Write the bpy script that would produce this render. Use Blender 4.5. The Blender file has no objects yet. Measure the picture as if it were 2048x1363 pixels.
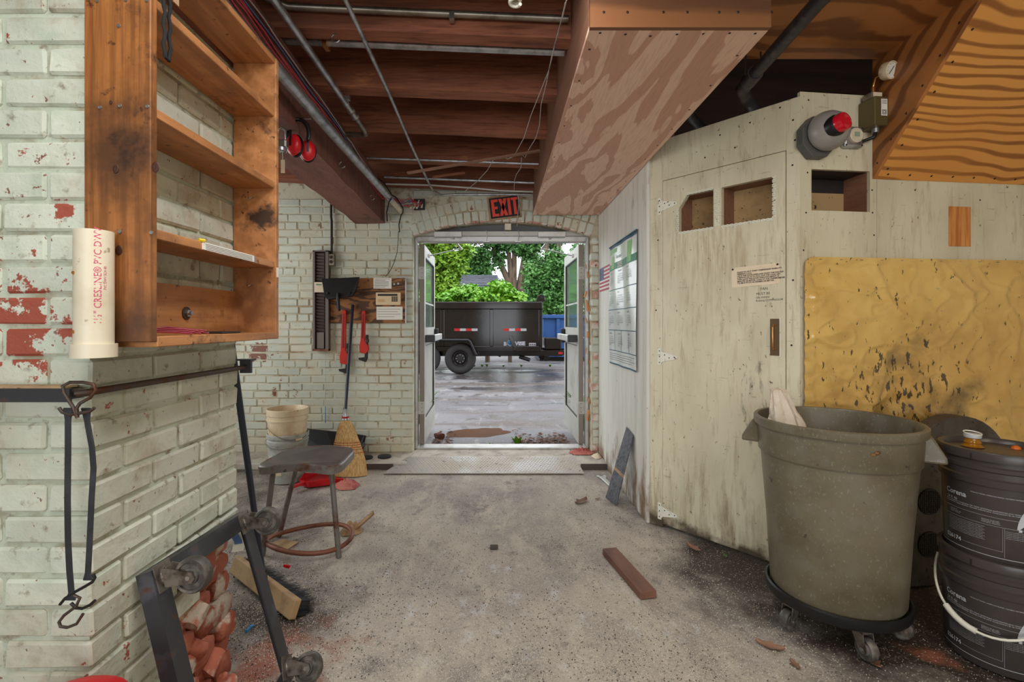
import bpy, bmesh, math, random
from mathutils import Vector, Matrix, noise as mnoise
random.seed(7)
PI = math.pi
sc = bpy.context.scene
col = sc.collection
# ------------------------------------------------------------------ camera, world, lights
F, CX, CY, H = 967.0, 1000.0, 646.0, 1.235      # focal length and principal point in pixels, eye height
cam = bpy.data.cameras.new('camera')
cam.sensor_width = 36.0
cam.lens = 36.0 * F / 2048
cam.shift_x = (1024 - CX) / 2048
cam.shift_y = (CY - 681.5) / 2048
cam.clip_start = .02
cam_o = bpy.data.objects.new('camera', cam)
cam_o.location = (0, 0, H)
cam_o.rotation_euler = (PI / 2, 0, 0)
col.objects.link(cam_o)
sc.camera = cam_o
sc.cycles.use_denoising = True
sc.cycles.max_bounces = 8
sc.cycles.diffuse_bounces = 5
sc.cycles.sample_clamp_indirect = 6.0
vs = sc.view_settings
vs.view_transform = 'Standard'
vs.look = 'None'
vs.gamma = 1.0
vs.exposure = 0.0
vs.use_curve_mapping = False
w = bpy.data.worlds.new('overcast_sky')
sc.world = w
w.use_nodes = True
w.node_tree.nodes['Background'].inputs[0].default_value = (.90, .95, 1.0, 1)
w.node_tree.nodes['Background'].inputs[1].default_value = 3.0


def area(name, loc, rot, sx, sy, power, color):
    l = bpy.data.lights.new(name, 'AREA')
    l.shape = 'RECTANGLE'
    l.size, l.size_y, l.energy, l.color = sx, sy, power, color
    o = bpy.data.objects.new(name, l)
    o.location, o.rotation_euler = loc, rot
    col.objects.link(o)
    return o


# unseen area lamps added to fill the room: from behind, from the left, overhead
area('rear_fill', (-.6, -4.4, 1.35), (PI / 2, 0, 0), 4.2, 2.3, 78, (.93, .97, 1.0))  # added soft fill from behind the camera, standing for an assumed doorway
area('side_fill', (-3.15, 3.1, 1.55), (0, -PI / 2, 0), 1.5, 1.6, 34, (.95, .98, 1.0))  # added fill for the back corner; the left wall has no window
area('overhead_fill_left', (-.45, .25, 2.40), (0, 0, 0), 0.25, 1.3, 19, (.98, 1.0, .96))  # unseen lamp, set for grazing light from above left on the pier
area('overhead_fill_middle', (.05, 1.15, 2.42), (math.radians(12), 0, 0), 0.2, .8, 15, (.98, .98, 1.0))  # added to brighten floor and back wall, and bounce up to the joists
area('overhead_fill_right', (1.35, -.2, 2.40), (math.radians(15), 0, 0), 0.25, 1.3, 21, (1.0, .87, .66))  # unseen warm lamp added to tint and fill the right side

# ------------------------------------------------------------------ helpers


def at(px, py, Y):
    return Vector(((px - CX) * Y / F, Y, H - (py - CY) * Y / F))


def flo(px, py, Z=0.0):
    Y = (H - Z) * F / (py - CY)
    return Vector(((px - CX) * Y / F, Y, Z))


def lin(r, g=None, b=None):
    if g is None:
        r, g, b = r
    f = lambda c: (c / 255 / 12.92) if c <= 10.3 else ((c / 255 + .055) / 1.055) ** 2.4
    return (f(r), f(g), f(b), 1)


def frame(o, yd):
    """wall frame: x to the right seen from the room, y into the wall, z up"""
    y = Vector(yd).normalized()
    z = Vector((0, 0, 1))
    x = y.cross(z)
    m = Matrix((x, y, z)).transposed().to_4x4()
    m.translation = Vector(o)
    return m


def onp(M, px, py, off=0.0):
    """where the sight line through a pixel meets the wall frame M: local (x, z)"""
    inv = M.inverted()
    o = inv @ Vector((0, 0, H))
    p = inv @ at(px, py, 1.0)
    d = p - o
    t = (off - o.y) / d.y
    q = o + d * t
    return q.x, q.z


class G:
    def __init__(s, M=None):
        s.v, s.f, s.M = [], [], M

    def add(s, vs, fs, M=None):
        b = len(s.v)
        for p in vs:
            p = Vector(p)
            if M is not None:
                p = M @ p
            s.v.append(p)
        s.f += [tuple(b + i for i in q) for q in fs]
        return s

    def box(s, x0, x1, y0, y1, z0, z1, M=None):
        vs = [(x, y, z) for x in (x0, x1) for y in (y0, y1) for z in (z0, z1)]
        return s.add(vs, [(0, 1, 3, 2), (4, 6, 7, 5), (0, 4, 5, 1), (2, 3, 7, 6), (0, 2, 6, 4), (1, 5, 7, 3)], M)

    def bar(s, p0, p1, w, h, up=(0, 0, 1), ox=0, oz=0):
        p0, p1 = Vector(p0), Vector(p1)
        d = (p1 - p0)
        L = d.length
        d.normalize()
        x = d.cross(Vector(up)).normalized()
        z = x.cross(d)
        M = Matrix((x, d, z)).transposed().to_4x4()
        M.translation = p0
        return s.box(-w / 2 + ox, w / 2 + ox, 0, L, -h / 2 + oz, h / 2 + oz, M)

    def tube(s, pts, r, n=10, closed=False, caps=True, flat=1.0):
        pts = [Vector(p) for p in pts]
        m = len(pts)
        rr = r if isinstance(r, (list, tuple)) else [r] * m
        rings = []
        ref = None
        for i, p in enumerate(pts):
            if closed:
                d = pts[(i + 1) % m] - pts[i - 1]
            else:
                d = pts[min(i + 1, m - 1)] - pts[max(i - 1, 0)]
            d.normalize()
            if ref is None:
                ref = Vector((0, 0, 1)) if abs(d.z) < .9 else Vector((1, 0, 0))
            x = d.cross(ref).normalized()
            y = x.cross(d)
            ref = y
            rings.append([p + (x * math.cos(2 * PI * k / n) + y * flat * math.sin(2 * PI * k / n)) * rr[i] for k in range(n)])
        vs = [q for R in rings for q in R]
        fs = []
        for i in range(m if closed else m - 1):
            a, b = i * n, ((i + 1) % m) * n
            for k in range(n):
                k2 = (k + 1) % n
                fs.append((a + k, b + k, b + k2, a + k2))
        if caps and not closed:
            fs.append(tuple(range(n)))
            fs.append(tuple((m - 1) * n + k for k in reversed(range(n))))
        return s.add(vs, fs)

    def lathe(s, prof, n=32, M=None, cap0=False, cap1=False, sx=1.0, sy=1.0):
        vs, fs = [], []
        for r, z in prof:
            for k in range(n):
                a = 2 * PI * k / n
                vs.append((r * sx * math.cos(a), r * sy * math.sin(a), z))
        for i in range(len(prof) - 1):
            for k in range(n):
                k2 = (k + 1) % n
                fs.append((i * n + k, i * n + k2, (i + 1) * n + k2, (i + 1) * n + k))
        if cap0:
            fs.append(tuple(reversed(range(n))))
        if cap1:
            fs.append(tuple((len(prof) - 1) * n + k for k in range(n)))
        return s.add(vs, fs, M)

    def prism(s, poly, y0, y1, M=None):
        """polygon in x,z pushed from y0 to y1"""
        n = len(poly)
        vs = [(x, y0, z) for x, z in poly] + [(x, y1, z) for x, z in poly]
        fs = [tuple(range(n)), tuple(n + i for i in reversed(range(n)))]
        fs += [(i, i + n, (i + 1) % n + n, (i + 1) % n) for i in range(n)]
        return s.add(vs, fs, M)

    def grid(s, fn, nu, nv):
        vs = [fn(i / nu, j / nv) for j in range(nv + 1) for i in range(nu + 1)]
        fs = [(j * (nu + 1) + i, j * (nu + 1) + i + 1, (j + 1) * (nu + 1) + i + 1, (j + 1) * (nu + 1) + i) for j in range(nv) for i in range(nu)]
        return s.add(vs, fs)

    def build(s, name, m, parent=None, smooth=None, bevel=0, solid=0, seg=1, recalc=True):
        pts = [s.M @ p for p in s.v] if s.M is not None else s.v
        lo = Vector([min(p[i] for p in pts) for i in range(3)])
        hi = Vector([max(p[i] for p in pts) for i in range(3)])
        c = (lo + hi) / 2
        if parent is None:
            c.z = lo.z
        me = bpy.data.meshes.new(name)
        me.from_pydata([p - c for p in pts], [], s.f)
        if recalc:
            bm = bmesh.new()
            bm.from_mesh(me)
            bmesh.ops.recalc_face_normals(bm, faces=bm.faces)
            bm.to_mesh(me)
            bm.free()
        if smooth is not None:
            me.shade_smooth()
            me.set_sharp_from_angle(angle=math.radians(smooth))
        me.materials.append(m)
        return link(name, me, parent, c, bevel, solid, seg)


def link(name, me, parent=None, loc=(0, 0, 0), bevel=0, solid=0, seg=1):
    o = bpy.data.objects.new(name, me)
    col.objects.link(o)
    if parent is not None:
        o.parent = parent
        o.location = Vector(loc) - world_loc(parent)
    else:
        o.location = loc
    if solid:
        md = o.modifiers.new('solid', 'SOLIDIFY')
        md.thickness = solid
        md.offset = 0
    if bevel:
        md = o.modifiers.new('bevel', 'BEVEL')
        md.width = bevel
        md.segments = seg
        md.limit_method = 'ANGLE'
        md.angle_limit = math.radians(40)
    return o


def world_loc(o):
    p = Vector(o.location)
    while o.parent is not None:
        o = o.parent
        p = p + Vector(o.location)
    return p


def tag(o, label, cat=None, group=None, kind=None):
    o['label'] = label
    if cat:
        o['category'] = cat
    if group:
        o['group'] = group
    if kind:
        o['kind'] = kind
    return o


def thing(name, loc, label, cat, group=None, kind=None):
    o = bpy.data.objects.new(name, None)
    o.empty_display_size = .05
    o.location = loc
    col.objects.link(o)
    return tag(o, label, cat, group, kind)


def text(name, s, size, M, m, parent, align='LEFT', squash=1.0, fn=None, bold=0.0, spacing=1.0):
    """lettering as thin mesh; M maps (x right, y up, z out of the surface)"""
    cu = bpy.data.curves.new('lettering', 'FONT')
    cu.body = s
    cu.size = size
    cu.align_x = align
    cu.resolution_u = 2
    cu.offset = bold
    cu.space_character = spacing
    tmp = bpy.data.objects.new('lettering', cu)
    me = bpy.data.meshes.new_from_object(tmp)
    bpy.data.objects.remove(tmp)
    bpy.data.curves.remove(cu)
    pts = []
    for v in me.vertices:
        p = Vector((v.co.x * squash, v.co.y, 0))
        pts.append(fn(p) if fn else M @ p)
    if not pts:
        return None
    c = sum(pts, Vector()) / len(pts)
    for v, p in zip(me.vertices, pts):
        v.co = p - c
    me.name = name
    me.materials.clear()
    me.materials.append(m)
    return link(name, me, parent, c)


def wallmat(M, x, z, off=-.001, rot=0.0):
    """text matrix lying on a wall frame at local (x, z)"""
    T = Matrix(((1, 0, 0, x), (0, 0, -1, off), (0, 1, 0, z), (0, 0, 0, 1)))
    return M @ T @ Matrix.Rotation(rot, 4, 'Z')


# ------------------------------------------------------------------ materials


def mat(name, colr, rough=.6, metal=0.0, layers=(), bump=(), rand=0.0, spec=.5, coat=0.0, trans=0.0, alpha=1.0, emit=None, sss=0.0, ior=1.45, dim=1.0):
    lin_ = lambda q: tuple(x * dim for x in (q if len(q) == 4 else lin(*q))[:3]) + (1,)
    m = bpy.data.materials.new(name)
    m.use_nodes = True
    nt = m.node_tree
    N, L = nt.nodes, nt.links
    P = N['Principled BSDF']
    P.inputs['Roughness'].default_value = rough
    P.inputs['Metallic'].default_value = metal
    P.inputs['Specular IOR Level'].default_value = spec
    P.inputs['Coat Weight'].default_value = coat
    P.inputs['Coat Roughness'].default_value = .08
    P.inputs['Transmission Weight'].default_value = trans
    P.inputs['IOR'].default_value = ior
    P.inputs['Alpha'].default_value = alpha
    c = lin_(colr)
    P.inputs['Base Color'].default_value = c
    if emit:
        P.inputs['Emission Color'].default_value = c
        P.inputs['Emission Strength'].default_value = emit
    if not (layers or bump or rand):
        return m
    geo = N.new('ShaderNodeNewGeometry')
    pos = geo.outputs['Position']
    info = None
    if rand:
        info = N.new('ShaderNodeObjectInfo')
        off = N.new('ShaderNodeVectorMath')
        off.operation = 'MULTIPLY_ADD'
        off.inputs[0].default_value = (0, 0, 0)
        L.new(info.outputs['Random'], off.inputs[0])
        off.inputs[1].default_value = (3, 5, 7)
        L.new(pos, off.inputs[2])
    cur = None
    rcur = None

    def noisev(scale, detail, stretch, kind='n', rough_=.6, dist=0.0):
        mp = N.new('ShaderNodeMapping')
        mp.inputs['Scale'].default_value = stretch
        L.new(pos, mp.inputs['Vector'])
        if kind == 'v':
            t = N.new('ShaderNodeTexVoronoi')
            t.inputs['Scale'].default_value = scale
            L.new(mp.outputs[0], t.inputs['Vector'])
            return t.outputs['Distance']
        t = N.new('ShaderNodeTexNoise')
        t.inputs['Scale'].default_value = scale
        t.inputs['Detail'].default_value = detail
        t.inputs['Roughness'].default_value = rough_
        t.inputs['Distortion'].default_value = dist
        L.new(mp.outputs[0], t.inputs['Vector'])
        return t.outputs['Fac']

    def math_(op, a, b):
        q = N.new('ShaderNodeMath')
        q.operation = op
        for i, x in enumerate((a, b)):
            if isinstance(x, (int, float)):
                q.inputs[i].default_value = x
            else:
                L.new(x, q.inputs[i])
        return q.outputs[0]

    for ly in layers:
        kind = ly.get('kind', 'n')
        if kind == 'grain':      # plywood / timber figure: rings of a stretched noise
            v = noisev(ly.get('scale', 1), ly.get('detail', 2), ly.get('stretch', (1, 1, 1)), rough_=.45, dist=ly.get('dist', .3))
            v = math_('MULTIPLY', v, ly.get('rings', 60))
            if 'lin' in ly:
                dp_ = N.new('ShaderNodeVectorMath')
                dp_.operation = 'DOT_PRODUCT'
                L.new(pos, dp_.inputs[0])
                dp_.inputs[1].default_value = ly['lin']
                v = math_('ADD', v, dp_.outputs['Value'])
            v = math_('SINE', v, 0)
            v = math_('MULTIPLY_ADD', v, .5)
            v.node.inputs[2].default_value = .5
        else:
            v = noisev(ly.get('scale', 5), ly.get('detail', 5), ly.get('stretch', (1, 1, 1)), kind, ly.get('nr', .6), ly.get('dist', 0))
        for (bc, br, bg) in ly.get('blobs', ()):
            dd = N.new('ShaderNodeVectorMath')
            dd.operation = 'DISTANCE'
            L.new(pos, dd.inputs[0])
            dd.inputs[1].default_value = bc
            mr = N.new('ShaderNodeMapRange')
            mr.inputs['From Max'].default_value = br
            mr.inputs['To Min'].default_value = bg
            mr.inputs['To Max'].default_value = 0
            L.new(dd.outputs['Value'], mr.inputs['Value'])
            v = math_('ADD', v, mr.outputs[0])
        if 'z' in ly:            # grime band: (z at which it is strongest, z at which it ends, gain)
            sp = N.new('ShaderNodeSeparateXYZ')
            L.new(pos, sp.inputs[0])
            mr = N.new('ShaderNodeMapRange')
            mr.inputs['From Min'].default_value = ly['z'][0]
            mr.inputs['From Max'].default_value = ly['z'][1]
            mr.inputs['To Min'].default_value = ly['z'][2]
            mr.inputs['To Max'].default_value = 0
            L.new(sp.outputs['Z'], mr.inputs['Value'])
            v = math_('ADD', v, mr.outputs[0])
        mr = N.new('ShaderNodeMapRange')
        mr.inputs['From Min'].default_value = ly.get('lo', .5)
        mr.inputs['From Max'].default_value = ly.get('hi', .6)
        mr.inputs['To Max'].default_value = ly.get('amt', 1)
        L.new(v, mr.inputs['Value'])
        fac = mr.outputs[0]
        mx = N.new('ShaderNodeMix')
        mx.data_type = 'RGBA'
        mx.blend_type = ly.get('blend', 'MIX')
        L.new(fac, mx.inputs[0])
        if cur is None:
            mx.inputs[6].default_value = c
        else:
            L.new(cur, mx.inputs[6])
        mx.inputs[7].default_value = lin_(ly['c'])
        cur = mx.outputs[2]
        if 'r' in ly:
            mq = N.new('ShaderNodeMix')
            L.new(fac, mq.inputs[0])
            if rcur is None:
                mq.inputs[2].default_value = rough
            else:
                L.new(rcur, mq.inputs[2])
            mq.inputs[3].default_value = ly['r']
            rcur = mq.outputs[0]
    if rand:
        hv = N.new('ShaderNodeHueSaturation')
        mr = N.new('ShaderNodeMapRange')
        mr.inputs['To Min'].default_value = 1 - rand
        mr.inputs['To Max'].default_value = 1 + rand
        L.new(info.outputs['Random'], mr.inputs['Value'])
        L.new(mr.outputs[0], hv.inputs['Value'])
        if cur is None:
            hv.inputs['Color'].default_value = c
        else:
            L.new(cur, hv.inputs['Color'])
        cur = hv.outputs[0]
    if cur is not None:
        L.new(cur, P.inputs['Base Color'])
    if rcur is not None:
        L.new(rcur, P.inputs['Roughness'])
    nrm = None
    for (scale, strength, distance, stretch) in bump:
        v = noisev(scale, 6, stretch)
        b = N.new('ShaderNodeBump')
        b.inputs['Strength'].default_value = strength
        b.inputs['Distance'].default_value = distance
        L.new(v, b.inputs['Height'])
        if nrm is not None:
            L.new(nrm, b.inputs['Normal'])
        nrm = b.outputs[0]
    if nrm is not None:
        L.new(nrm, P.inputs['Normal'])
    return m


U1 = (1, 1, 1)
RED = (150, 62, 44)
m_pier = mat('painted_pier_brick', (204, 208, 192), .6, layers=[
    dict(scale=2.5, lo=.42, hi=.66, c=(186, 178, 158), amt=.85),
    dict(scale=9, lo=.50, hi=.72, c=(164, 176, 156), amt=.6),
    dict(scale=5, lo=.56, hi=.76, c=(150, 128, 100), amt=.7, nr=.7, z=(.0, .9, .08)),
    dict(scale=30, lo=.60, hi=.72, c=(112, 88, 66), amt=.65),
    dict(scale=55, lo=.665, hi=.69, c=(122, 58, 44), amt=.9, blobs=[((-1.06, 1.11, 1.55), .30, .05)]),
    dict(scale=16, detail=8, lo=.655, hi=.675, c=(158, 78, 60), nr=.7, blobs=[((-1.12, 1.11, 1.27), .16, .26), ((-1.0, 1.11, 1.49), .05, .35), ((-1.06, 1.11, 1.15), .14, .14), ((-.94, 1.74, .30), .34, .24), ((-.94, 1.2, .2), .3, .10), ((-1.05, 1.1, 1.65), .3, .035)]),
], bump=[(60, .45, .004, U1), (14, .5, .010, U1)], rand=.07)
m_raw = mat('bare_crumbling_brick', (178, 104, 82), .9, layers=[
    dict(scale=8, lo=.45, hi=.65, c=(150, 76, 56)), dict(scale=20, lo=.6, hi=.72, c=(206, 150, 126), amt=.7),
    dict(scale=6, lo=.54, hi=.60, c=(200, 190, 172), amt=.9)], bump=[(40, .6, .008, U1), (110, .4, .003, U1)], rand=.15)
m_mortar = mat('painted_mortar', (190, 196, 178), .8, layers=[
    dict(scale=8, lo=.48, hi=.62, c=(150, 138, 110), amt=.8), dict(scale=25, lo=.58, hi=.7, c=(110, 80, 58), amt=.7)], bump=[(40, .6, .006, U1)])
m_wallbrick = mat('painted_wall_brick', (202, 204, 188), .55, layers=[
    dict(scale=2.2, lo=.42, hi=.66, c=(178, 182, 168), amt=.8),
    dict(scale=5, lo=.5, hi=.75, c=(206, 186, 150), amt=.6, z=(0, .6, .12)),
    dict(scale=22, lo=.62, hi=.76, c=(140, 108, 80), amt=.55),
    dict(scale=10, detail=8, lo=.66, hi=.685, c=(128, 78, 62), nr=.7, blobs=[((-2.2, 4.45, .98), .22, .25), ((-2.05, 4.45, .68), .18, .16), ((-1.95, 4.45, .55), .12, .1), ((-.82, 4.45, 2.08), .12, .13), ((-.9, 4.45, .2), .25, .08), ((.88, 4.45, 1.2), .5, .07), ((.55, 4.45, 2.1), .1, .16)]),
], bump=[(50, .35, .004, U1), (12, .3, .008, U1)], rand=.05)
m_wallmortar = mat('stained_wall_mortar', (196, 190, 168), .8, layers=[
    dict(scale=3, lo=.45, hi=.62, c=(168, 146, 116)), dict(scale=12, lo=.56, hi=.68, c=(124, 96, 72), amt=.75)], bump=[(40, .5, .006, U1)])
m_archend = mat('soft_red_arch_brick', (196, 150, 134), .8, layers=[
    dict(scale=9, lo=.45, hi=.55, c=(212, 205, 192)), dict(scale=22, lo=.6, hi=.66, c=(140, 70, 54))], bump=[(50, .4, .005, U1)], rand=.12)
m_floor = mat('dusty_concrete', (176, 165, 153), .85, layers=[
    dict(scale=1.1, lo=.45, hi=.62, c=(140, 131, 125), detail=7),
    dict(scale=3.5, lo=.48, hi=.66, c=(198, 187, 171), detail=9, stretch=(1.6, .6, 1), nr=.7, amt=.9),
    dict(scale=2.6, lo=.57, hi=.66, c=(112, 105, 102), detail=9, nr=.7, amt=.75, stretch=(1.3, .8, 1)),
    dict(scale=8, lo=.60, hi=.68, c=(204, 205, 208), detail=9, nr=.75, stretch=(1.2, .8, 1), blobs=[((.05, 2.2, 0), .9, .06)], amt=.6),
    dict(scale=26, lo=.58, hi=.66, c=(120, 110, 102), detail=8, nr=.7, amt=.7),
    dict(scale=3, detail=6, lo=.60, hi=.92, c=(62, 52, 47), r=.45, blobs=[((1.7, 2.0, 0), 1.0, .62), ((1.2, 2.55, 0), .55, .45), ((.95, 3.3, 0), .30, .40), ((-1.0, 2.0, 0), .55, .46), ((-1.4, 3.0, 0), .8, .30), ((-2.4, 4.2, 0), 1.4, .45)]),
    dict(scale=6, detail=7, lo=.66, hi=.86, c=(146, 88, 68), blobs=[((-.80, 1.75, 0), .42, .36), ((1.62, 1.80, 0), .14, .34)]),
    dict(scale=90, lo=.60, hi=.68, c=(84, 77, 72), amt=.75),
    dict(scale=140, lo=.60, hi=.66, c=(222, 214, 200), amt=.6),
], bump=[(7, .5, .02, U1), (28, .4, .010, U1), (80, .6, .006, U1)])
m_sill = mat('sill_concrete', (196, 186, 172), .85, layers=[
    dict(scale=6, lo=.45, hi=.65, c=(160, 148, 136)), dict(scale=20, lo=.6, hi=.7, c=(98, 84, 76), amt=.7)], bump=[(30, .5, .008, U1)])
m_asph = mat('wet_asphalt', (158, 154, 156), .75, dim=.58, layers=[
    dict(scale=.4, lo=.45, hi=.6, c=(124, 120, 124), detail=6, stretch=(.5, 1.2, 1)),
    dict(scale=.7, lo=.56, hi=.62, c=(62, 58, 60), r=.15, stretch=(.35, 1.2, 1), detail=7, blobs=[((0, 10.8, 0), 2.6, .16), ((2, 9.0, 0), 2, .12), ((-1, 12.5, 0), 3, .14)], amt=.85),
    dict(scale=1.2, lo=.52, hi=.60, c=(112, 92, 74), stretch=(.3, 1.3, 1), detail=7, blobs=[((0, 9.3, 0), .9, .14), ((-1.5, 9.3, 0), .9, .12)], amt=.7),
    dict(scale=3.2, lo=.57, hi=.63, c=(96, 78, 62), r=.25, detail=8, nr=.7, blobs=[((.55, 6.2, 0), .8, .13), ((-.1, 6.3, 0), .5, .10), ((-.6, 5.3, 0), .6, .12), ((0, 8.3, 0), 1.2, .06)], amt=.85),
    dict(scale=4, lo=.58, hi=.70, c=(192, 186, 184), detail=8, stretch=(1.5, .4, 1), amt=.7),
    dict(scale=30, lo=.58, hi=.7, c=(186, 182, 184), amt=.6),
    dict(scale=80, lo=.58, hi=.68, c=(78, 75, 77), amt=.7)], bump=[(60, .5, .01, U1)])
m_cream = mat('cream_painted_plywood', (213, 204, 177), .5, layers=[
    dict(scale=2.5, lo=.45, hi=.72, c=(186, 176, 148), amt=.85, stretch=(1, 1, .5)),
    dict(scale=9, lo=.54, hi=.74, c=(160, 138, 104), amt=.6, stretch=(3.5, 3.5, .35), nr=.7, blobs=[((1.25, 2.62, 1.62), .40, .12), ((1.1, 2.8, 1.6), .3, .1)]),
    dict(scale=7, lo=.57, hi=.8, c=(124, 100, 70), amt=.65, stretch=(3, 3, .5), nr=.7, z=(0, .5, .20)),
    dict(scale=5, lo=.74, hi=.9, c=(58, 44, 32), amt=.9, z=(0, .16, .34)),
    dict(scale=38, lo=.66, hi=.70, c=(90, 68, 48), stretch=(1.3, 1.3, .8), amt=.85),
    dict(scale=26, lo=.655, hi=.69, c=(96, 84, 70), stretch=(.3, .3, 2.6), amt=.3),
    dict(scale=8, lo=.66, hi=.80, c=(62, 52, 40), amt=.85, nr=.75, stretch=(2, 2, .6), blobs=[((1.335, 2.51, .80), .16, .22), ((1.33, 2.51, .98), .14, .22), ((1.33, 2.5, 1.15), .12, .16), ((1.42, 2.4, 1.3), .15, .1), ((1.33, 2.51, .65), .12, .18)]),
], bump=[(30, .15, .003, (1, 1, .2))])
m_white = mat('whitewashed_plywood', (222, 219, 210), .6, layers=[
    dict(scale=3, lo=.45, hi=.7, c=(202, 198, 186), stretch=(3, 3, .4)),
    dict(scale=26, lo=.6, hi=.72, c=(190, 186, 174), stretch=(2, 2, .12), amt=.6),
    dict(scale=6, lo=.64, hi=.85, c=(132, 106, 82), z=(0, .5, .3), stretch=(1.5, 1.5, .6)),
    dict(scale=22, lo=.69, hi=.71, c=(70, 62, 56), amt=.8)], bump=[(40, .2, .003, (1, 1, .15))])
m_plylight = mat('pale_fir_plywood', (232, 194, 170), .55, layers=[
    dict(kind='grain', scale=.85, rings=38, stretch=(4.5, .9, 1), lin=(10, 0, 0), lo=.5, hi=.62, c=(204, 156, 132), dist=.5, detail=5),
    dict(scale=60, lo=.45, hi=.75, c=(176, 128, 106), stretch=(2, .15, 1), amt=.4)], bump=[(60, .12, .002, (3, .2, 1))])
m_plyside = mat('dark_fir_plywood', (150, 106, 82), .6, layers=[
    dict(scale=2, lo=.4, hi=.7, c=(122, 82, 62), stretch=(1, .3, 2)),
    dict(scale=50, lo=.45, hi=.7, c=(104, 72, 56), stretch=(2, .15, 2), amt=.6)])
m_plyorange = mat('varnished_orange_plywood', (220, 152, 74), .42, layers=[
    dict(kind='grain', scale=1.5, rings=64, stretch=(.40, .9, .9), lin=(0, 0, 165), lo=.55, hi=.9, c=(150, 92, 40), dist=.35, detail=3),
    dict(scale=2, lo=.45, hi=.7, c=(206, 134, 60), amt=.5)], coat=.12)
m_patch = mat('bare_orange_wood', (214, 146, 78), .6, layers=[dict(scale=14, lo=.42, hi=.62, c=(178, 108, 50), stretch=(2.5, 2.5, .25), detail=3)])
m_plybrown = mat('brown_fir_plywood', (176, 114, 60), .45, layers=[
    dict(kind='grain', scale=1.4, rings=26, stretch=(.5, 1.4, 1.4), lin=(0, 50, 60), lo=.5, hi=.85, c=(126, 76, 38), dist=.5, detail=4),
    dict(scale=3, lo=.5, hi=.7, c=(104, 62, 32), amt=.5)])
m_plydark = mat('shade_dark_plywood', (118, 74, 40), .5, layers=[  # darker copy of the brown plywood; the soffit front's shade is in the colour
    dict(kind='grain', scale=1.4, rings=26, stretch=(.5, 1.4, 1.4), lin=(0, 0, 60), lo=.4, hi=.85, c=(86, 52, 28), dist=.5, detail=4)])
m_facade = mat('old_red_brick_facade', (112, 72, 60), .9)
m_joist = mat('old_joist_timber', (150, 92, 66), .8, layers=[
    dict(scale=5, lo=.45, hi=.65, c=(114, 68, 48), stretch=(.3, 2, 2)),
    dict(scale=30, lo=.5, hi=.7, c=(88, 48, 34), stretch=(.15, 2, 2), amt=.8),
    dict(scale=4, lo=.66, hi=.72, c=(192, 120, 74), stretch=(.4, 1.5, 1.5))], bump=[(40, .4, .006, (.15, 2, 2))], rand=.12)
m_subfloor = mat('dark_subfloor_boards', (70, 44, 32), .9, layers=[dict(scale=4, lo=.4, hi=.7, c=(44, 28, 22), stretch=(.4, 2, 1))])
m_beam = mat('rough_sawn_beam', (134, 88, 76), .85, layers=[
    dict(scale=4, lo=.42, hi=.7, c=(108, 68, 58), stretch=(2, .3, 2)),
    dict(scale=60, lo=.45, hi=.7, c=(92, 60, 52), stretch=(2, .5, .12), amt=.6),
    dict(scale=5, lo=.70, hi=.85, c=(48, 34, 30), blobs=[((-1.1, 4.3, 2.2), .5, .25), ((-1.0, 2.2, 2.4), .3, .16)])], bump=[(70, .5, .006, (1, 1.5, .15))])
m_shelf = mat('worn_pine_board', (190, 132, 82), .5, layers=[
    dict(kind='grain', scale=1.4, rings=20, stretch=(5, 1.2, 1.2), lin=(40, 0, 60), lo=.3, hi=.9, c=(164, 108, 62), dist=.4, amt=.6),
    dict(scale=9, lo=.42, hi=.66, c=(150, 96, 54), stretch=(4, .35, 4), nr=.6, amt=.7),
    dict(scale=3.2, lo=.48, hi=.70, c=(122, 78, 48), nr=.7, amt=.85),
    dict(scale=7, lo=.60, hi=.74, c=(64, 44, 32), nr=.7, blobs=[((-.83, 1.7, 1.60), .12, .24), ((-.8, 1.5, 1.98), .3, .07)]),
    dict(scale=40, lo=.64, hi=.69, c=(58, 38, 28), amt=.8)], bump=[(30, .15, .003, (3, 1, .3))], rand=.08)
m_shelfside = mat('dark_stained_shelf_board', (164, 104, 54), .42, layers=[
    dict(scale=14, lo=.40, hi=.62, c=(128, 78, 38), stretch=(4, 4, .18), nr=.65),
    dict(scale=40, lo=.5, hi=.66, c=(104, 62, 32), stretch=(3, 3, .12), amt=.6),
    dict(scale=3.6, lo=.50, hi=.74, c=(84, 52, 30), nr=.7, blobs=[((-.80, 1.09, 1.62), .24, .24), ((-.82, 1.09, 1.3), .14, .10), ((-.85, 1.09, 1.21), .12, .16)]),
    dict(scale=7, lo=.60, hi=.70, c=(46, 30, 22), nr=.75, blobs=[((-.80, 1.09, 1.60), .12, .18), ((-.9, 1.09, 1.2), .1, .12)], amt=.8),
    dict(scale=26, lo=.64, hi=.7, c=(50, 30, 20), amt=.8)], bump=[(40, .12, .002, (3, 3, .2))])
m_knot = mat('dark_wood_knot', (64, 34, 20), .5)
m_galv = mat('galvanised_steel', (190, 192, 196), .38, .85, layers=[dict(scale=18, lo=.4, hi=.7, c=(136, 138, 142))])
m_conduit = mat('dull_conduit', (150, 142, 128), .4, .8, layers=[dict(scale=12, lo=.45, hi=.7, c=(110, 98, 84))])
m_steel = mat('bare_steel', (170, 168, 164), .35, .9)
m_rustbar = mat('dark_rusty_bar', (92, 80, 74), .55, .7, layers=[dict(scale=14, lo=.5, hi=.65, c=(96, 62, 44))])
m_black = mat('black_paint', (28, 27, 28), .45)
m_blackplastic = mat('black_plastic', (24, 24, 26), .38)
m_rubber = mat('black_rubber', (40, 40, 44), .55, layers=[dict(scale=14, lo=.45, hi=.7, c=(66, 66, 74), amt=.7)])
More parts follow.
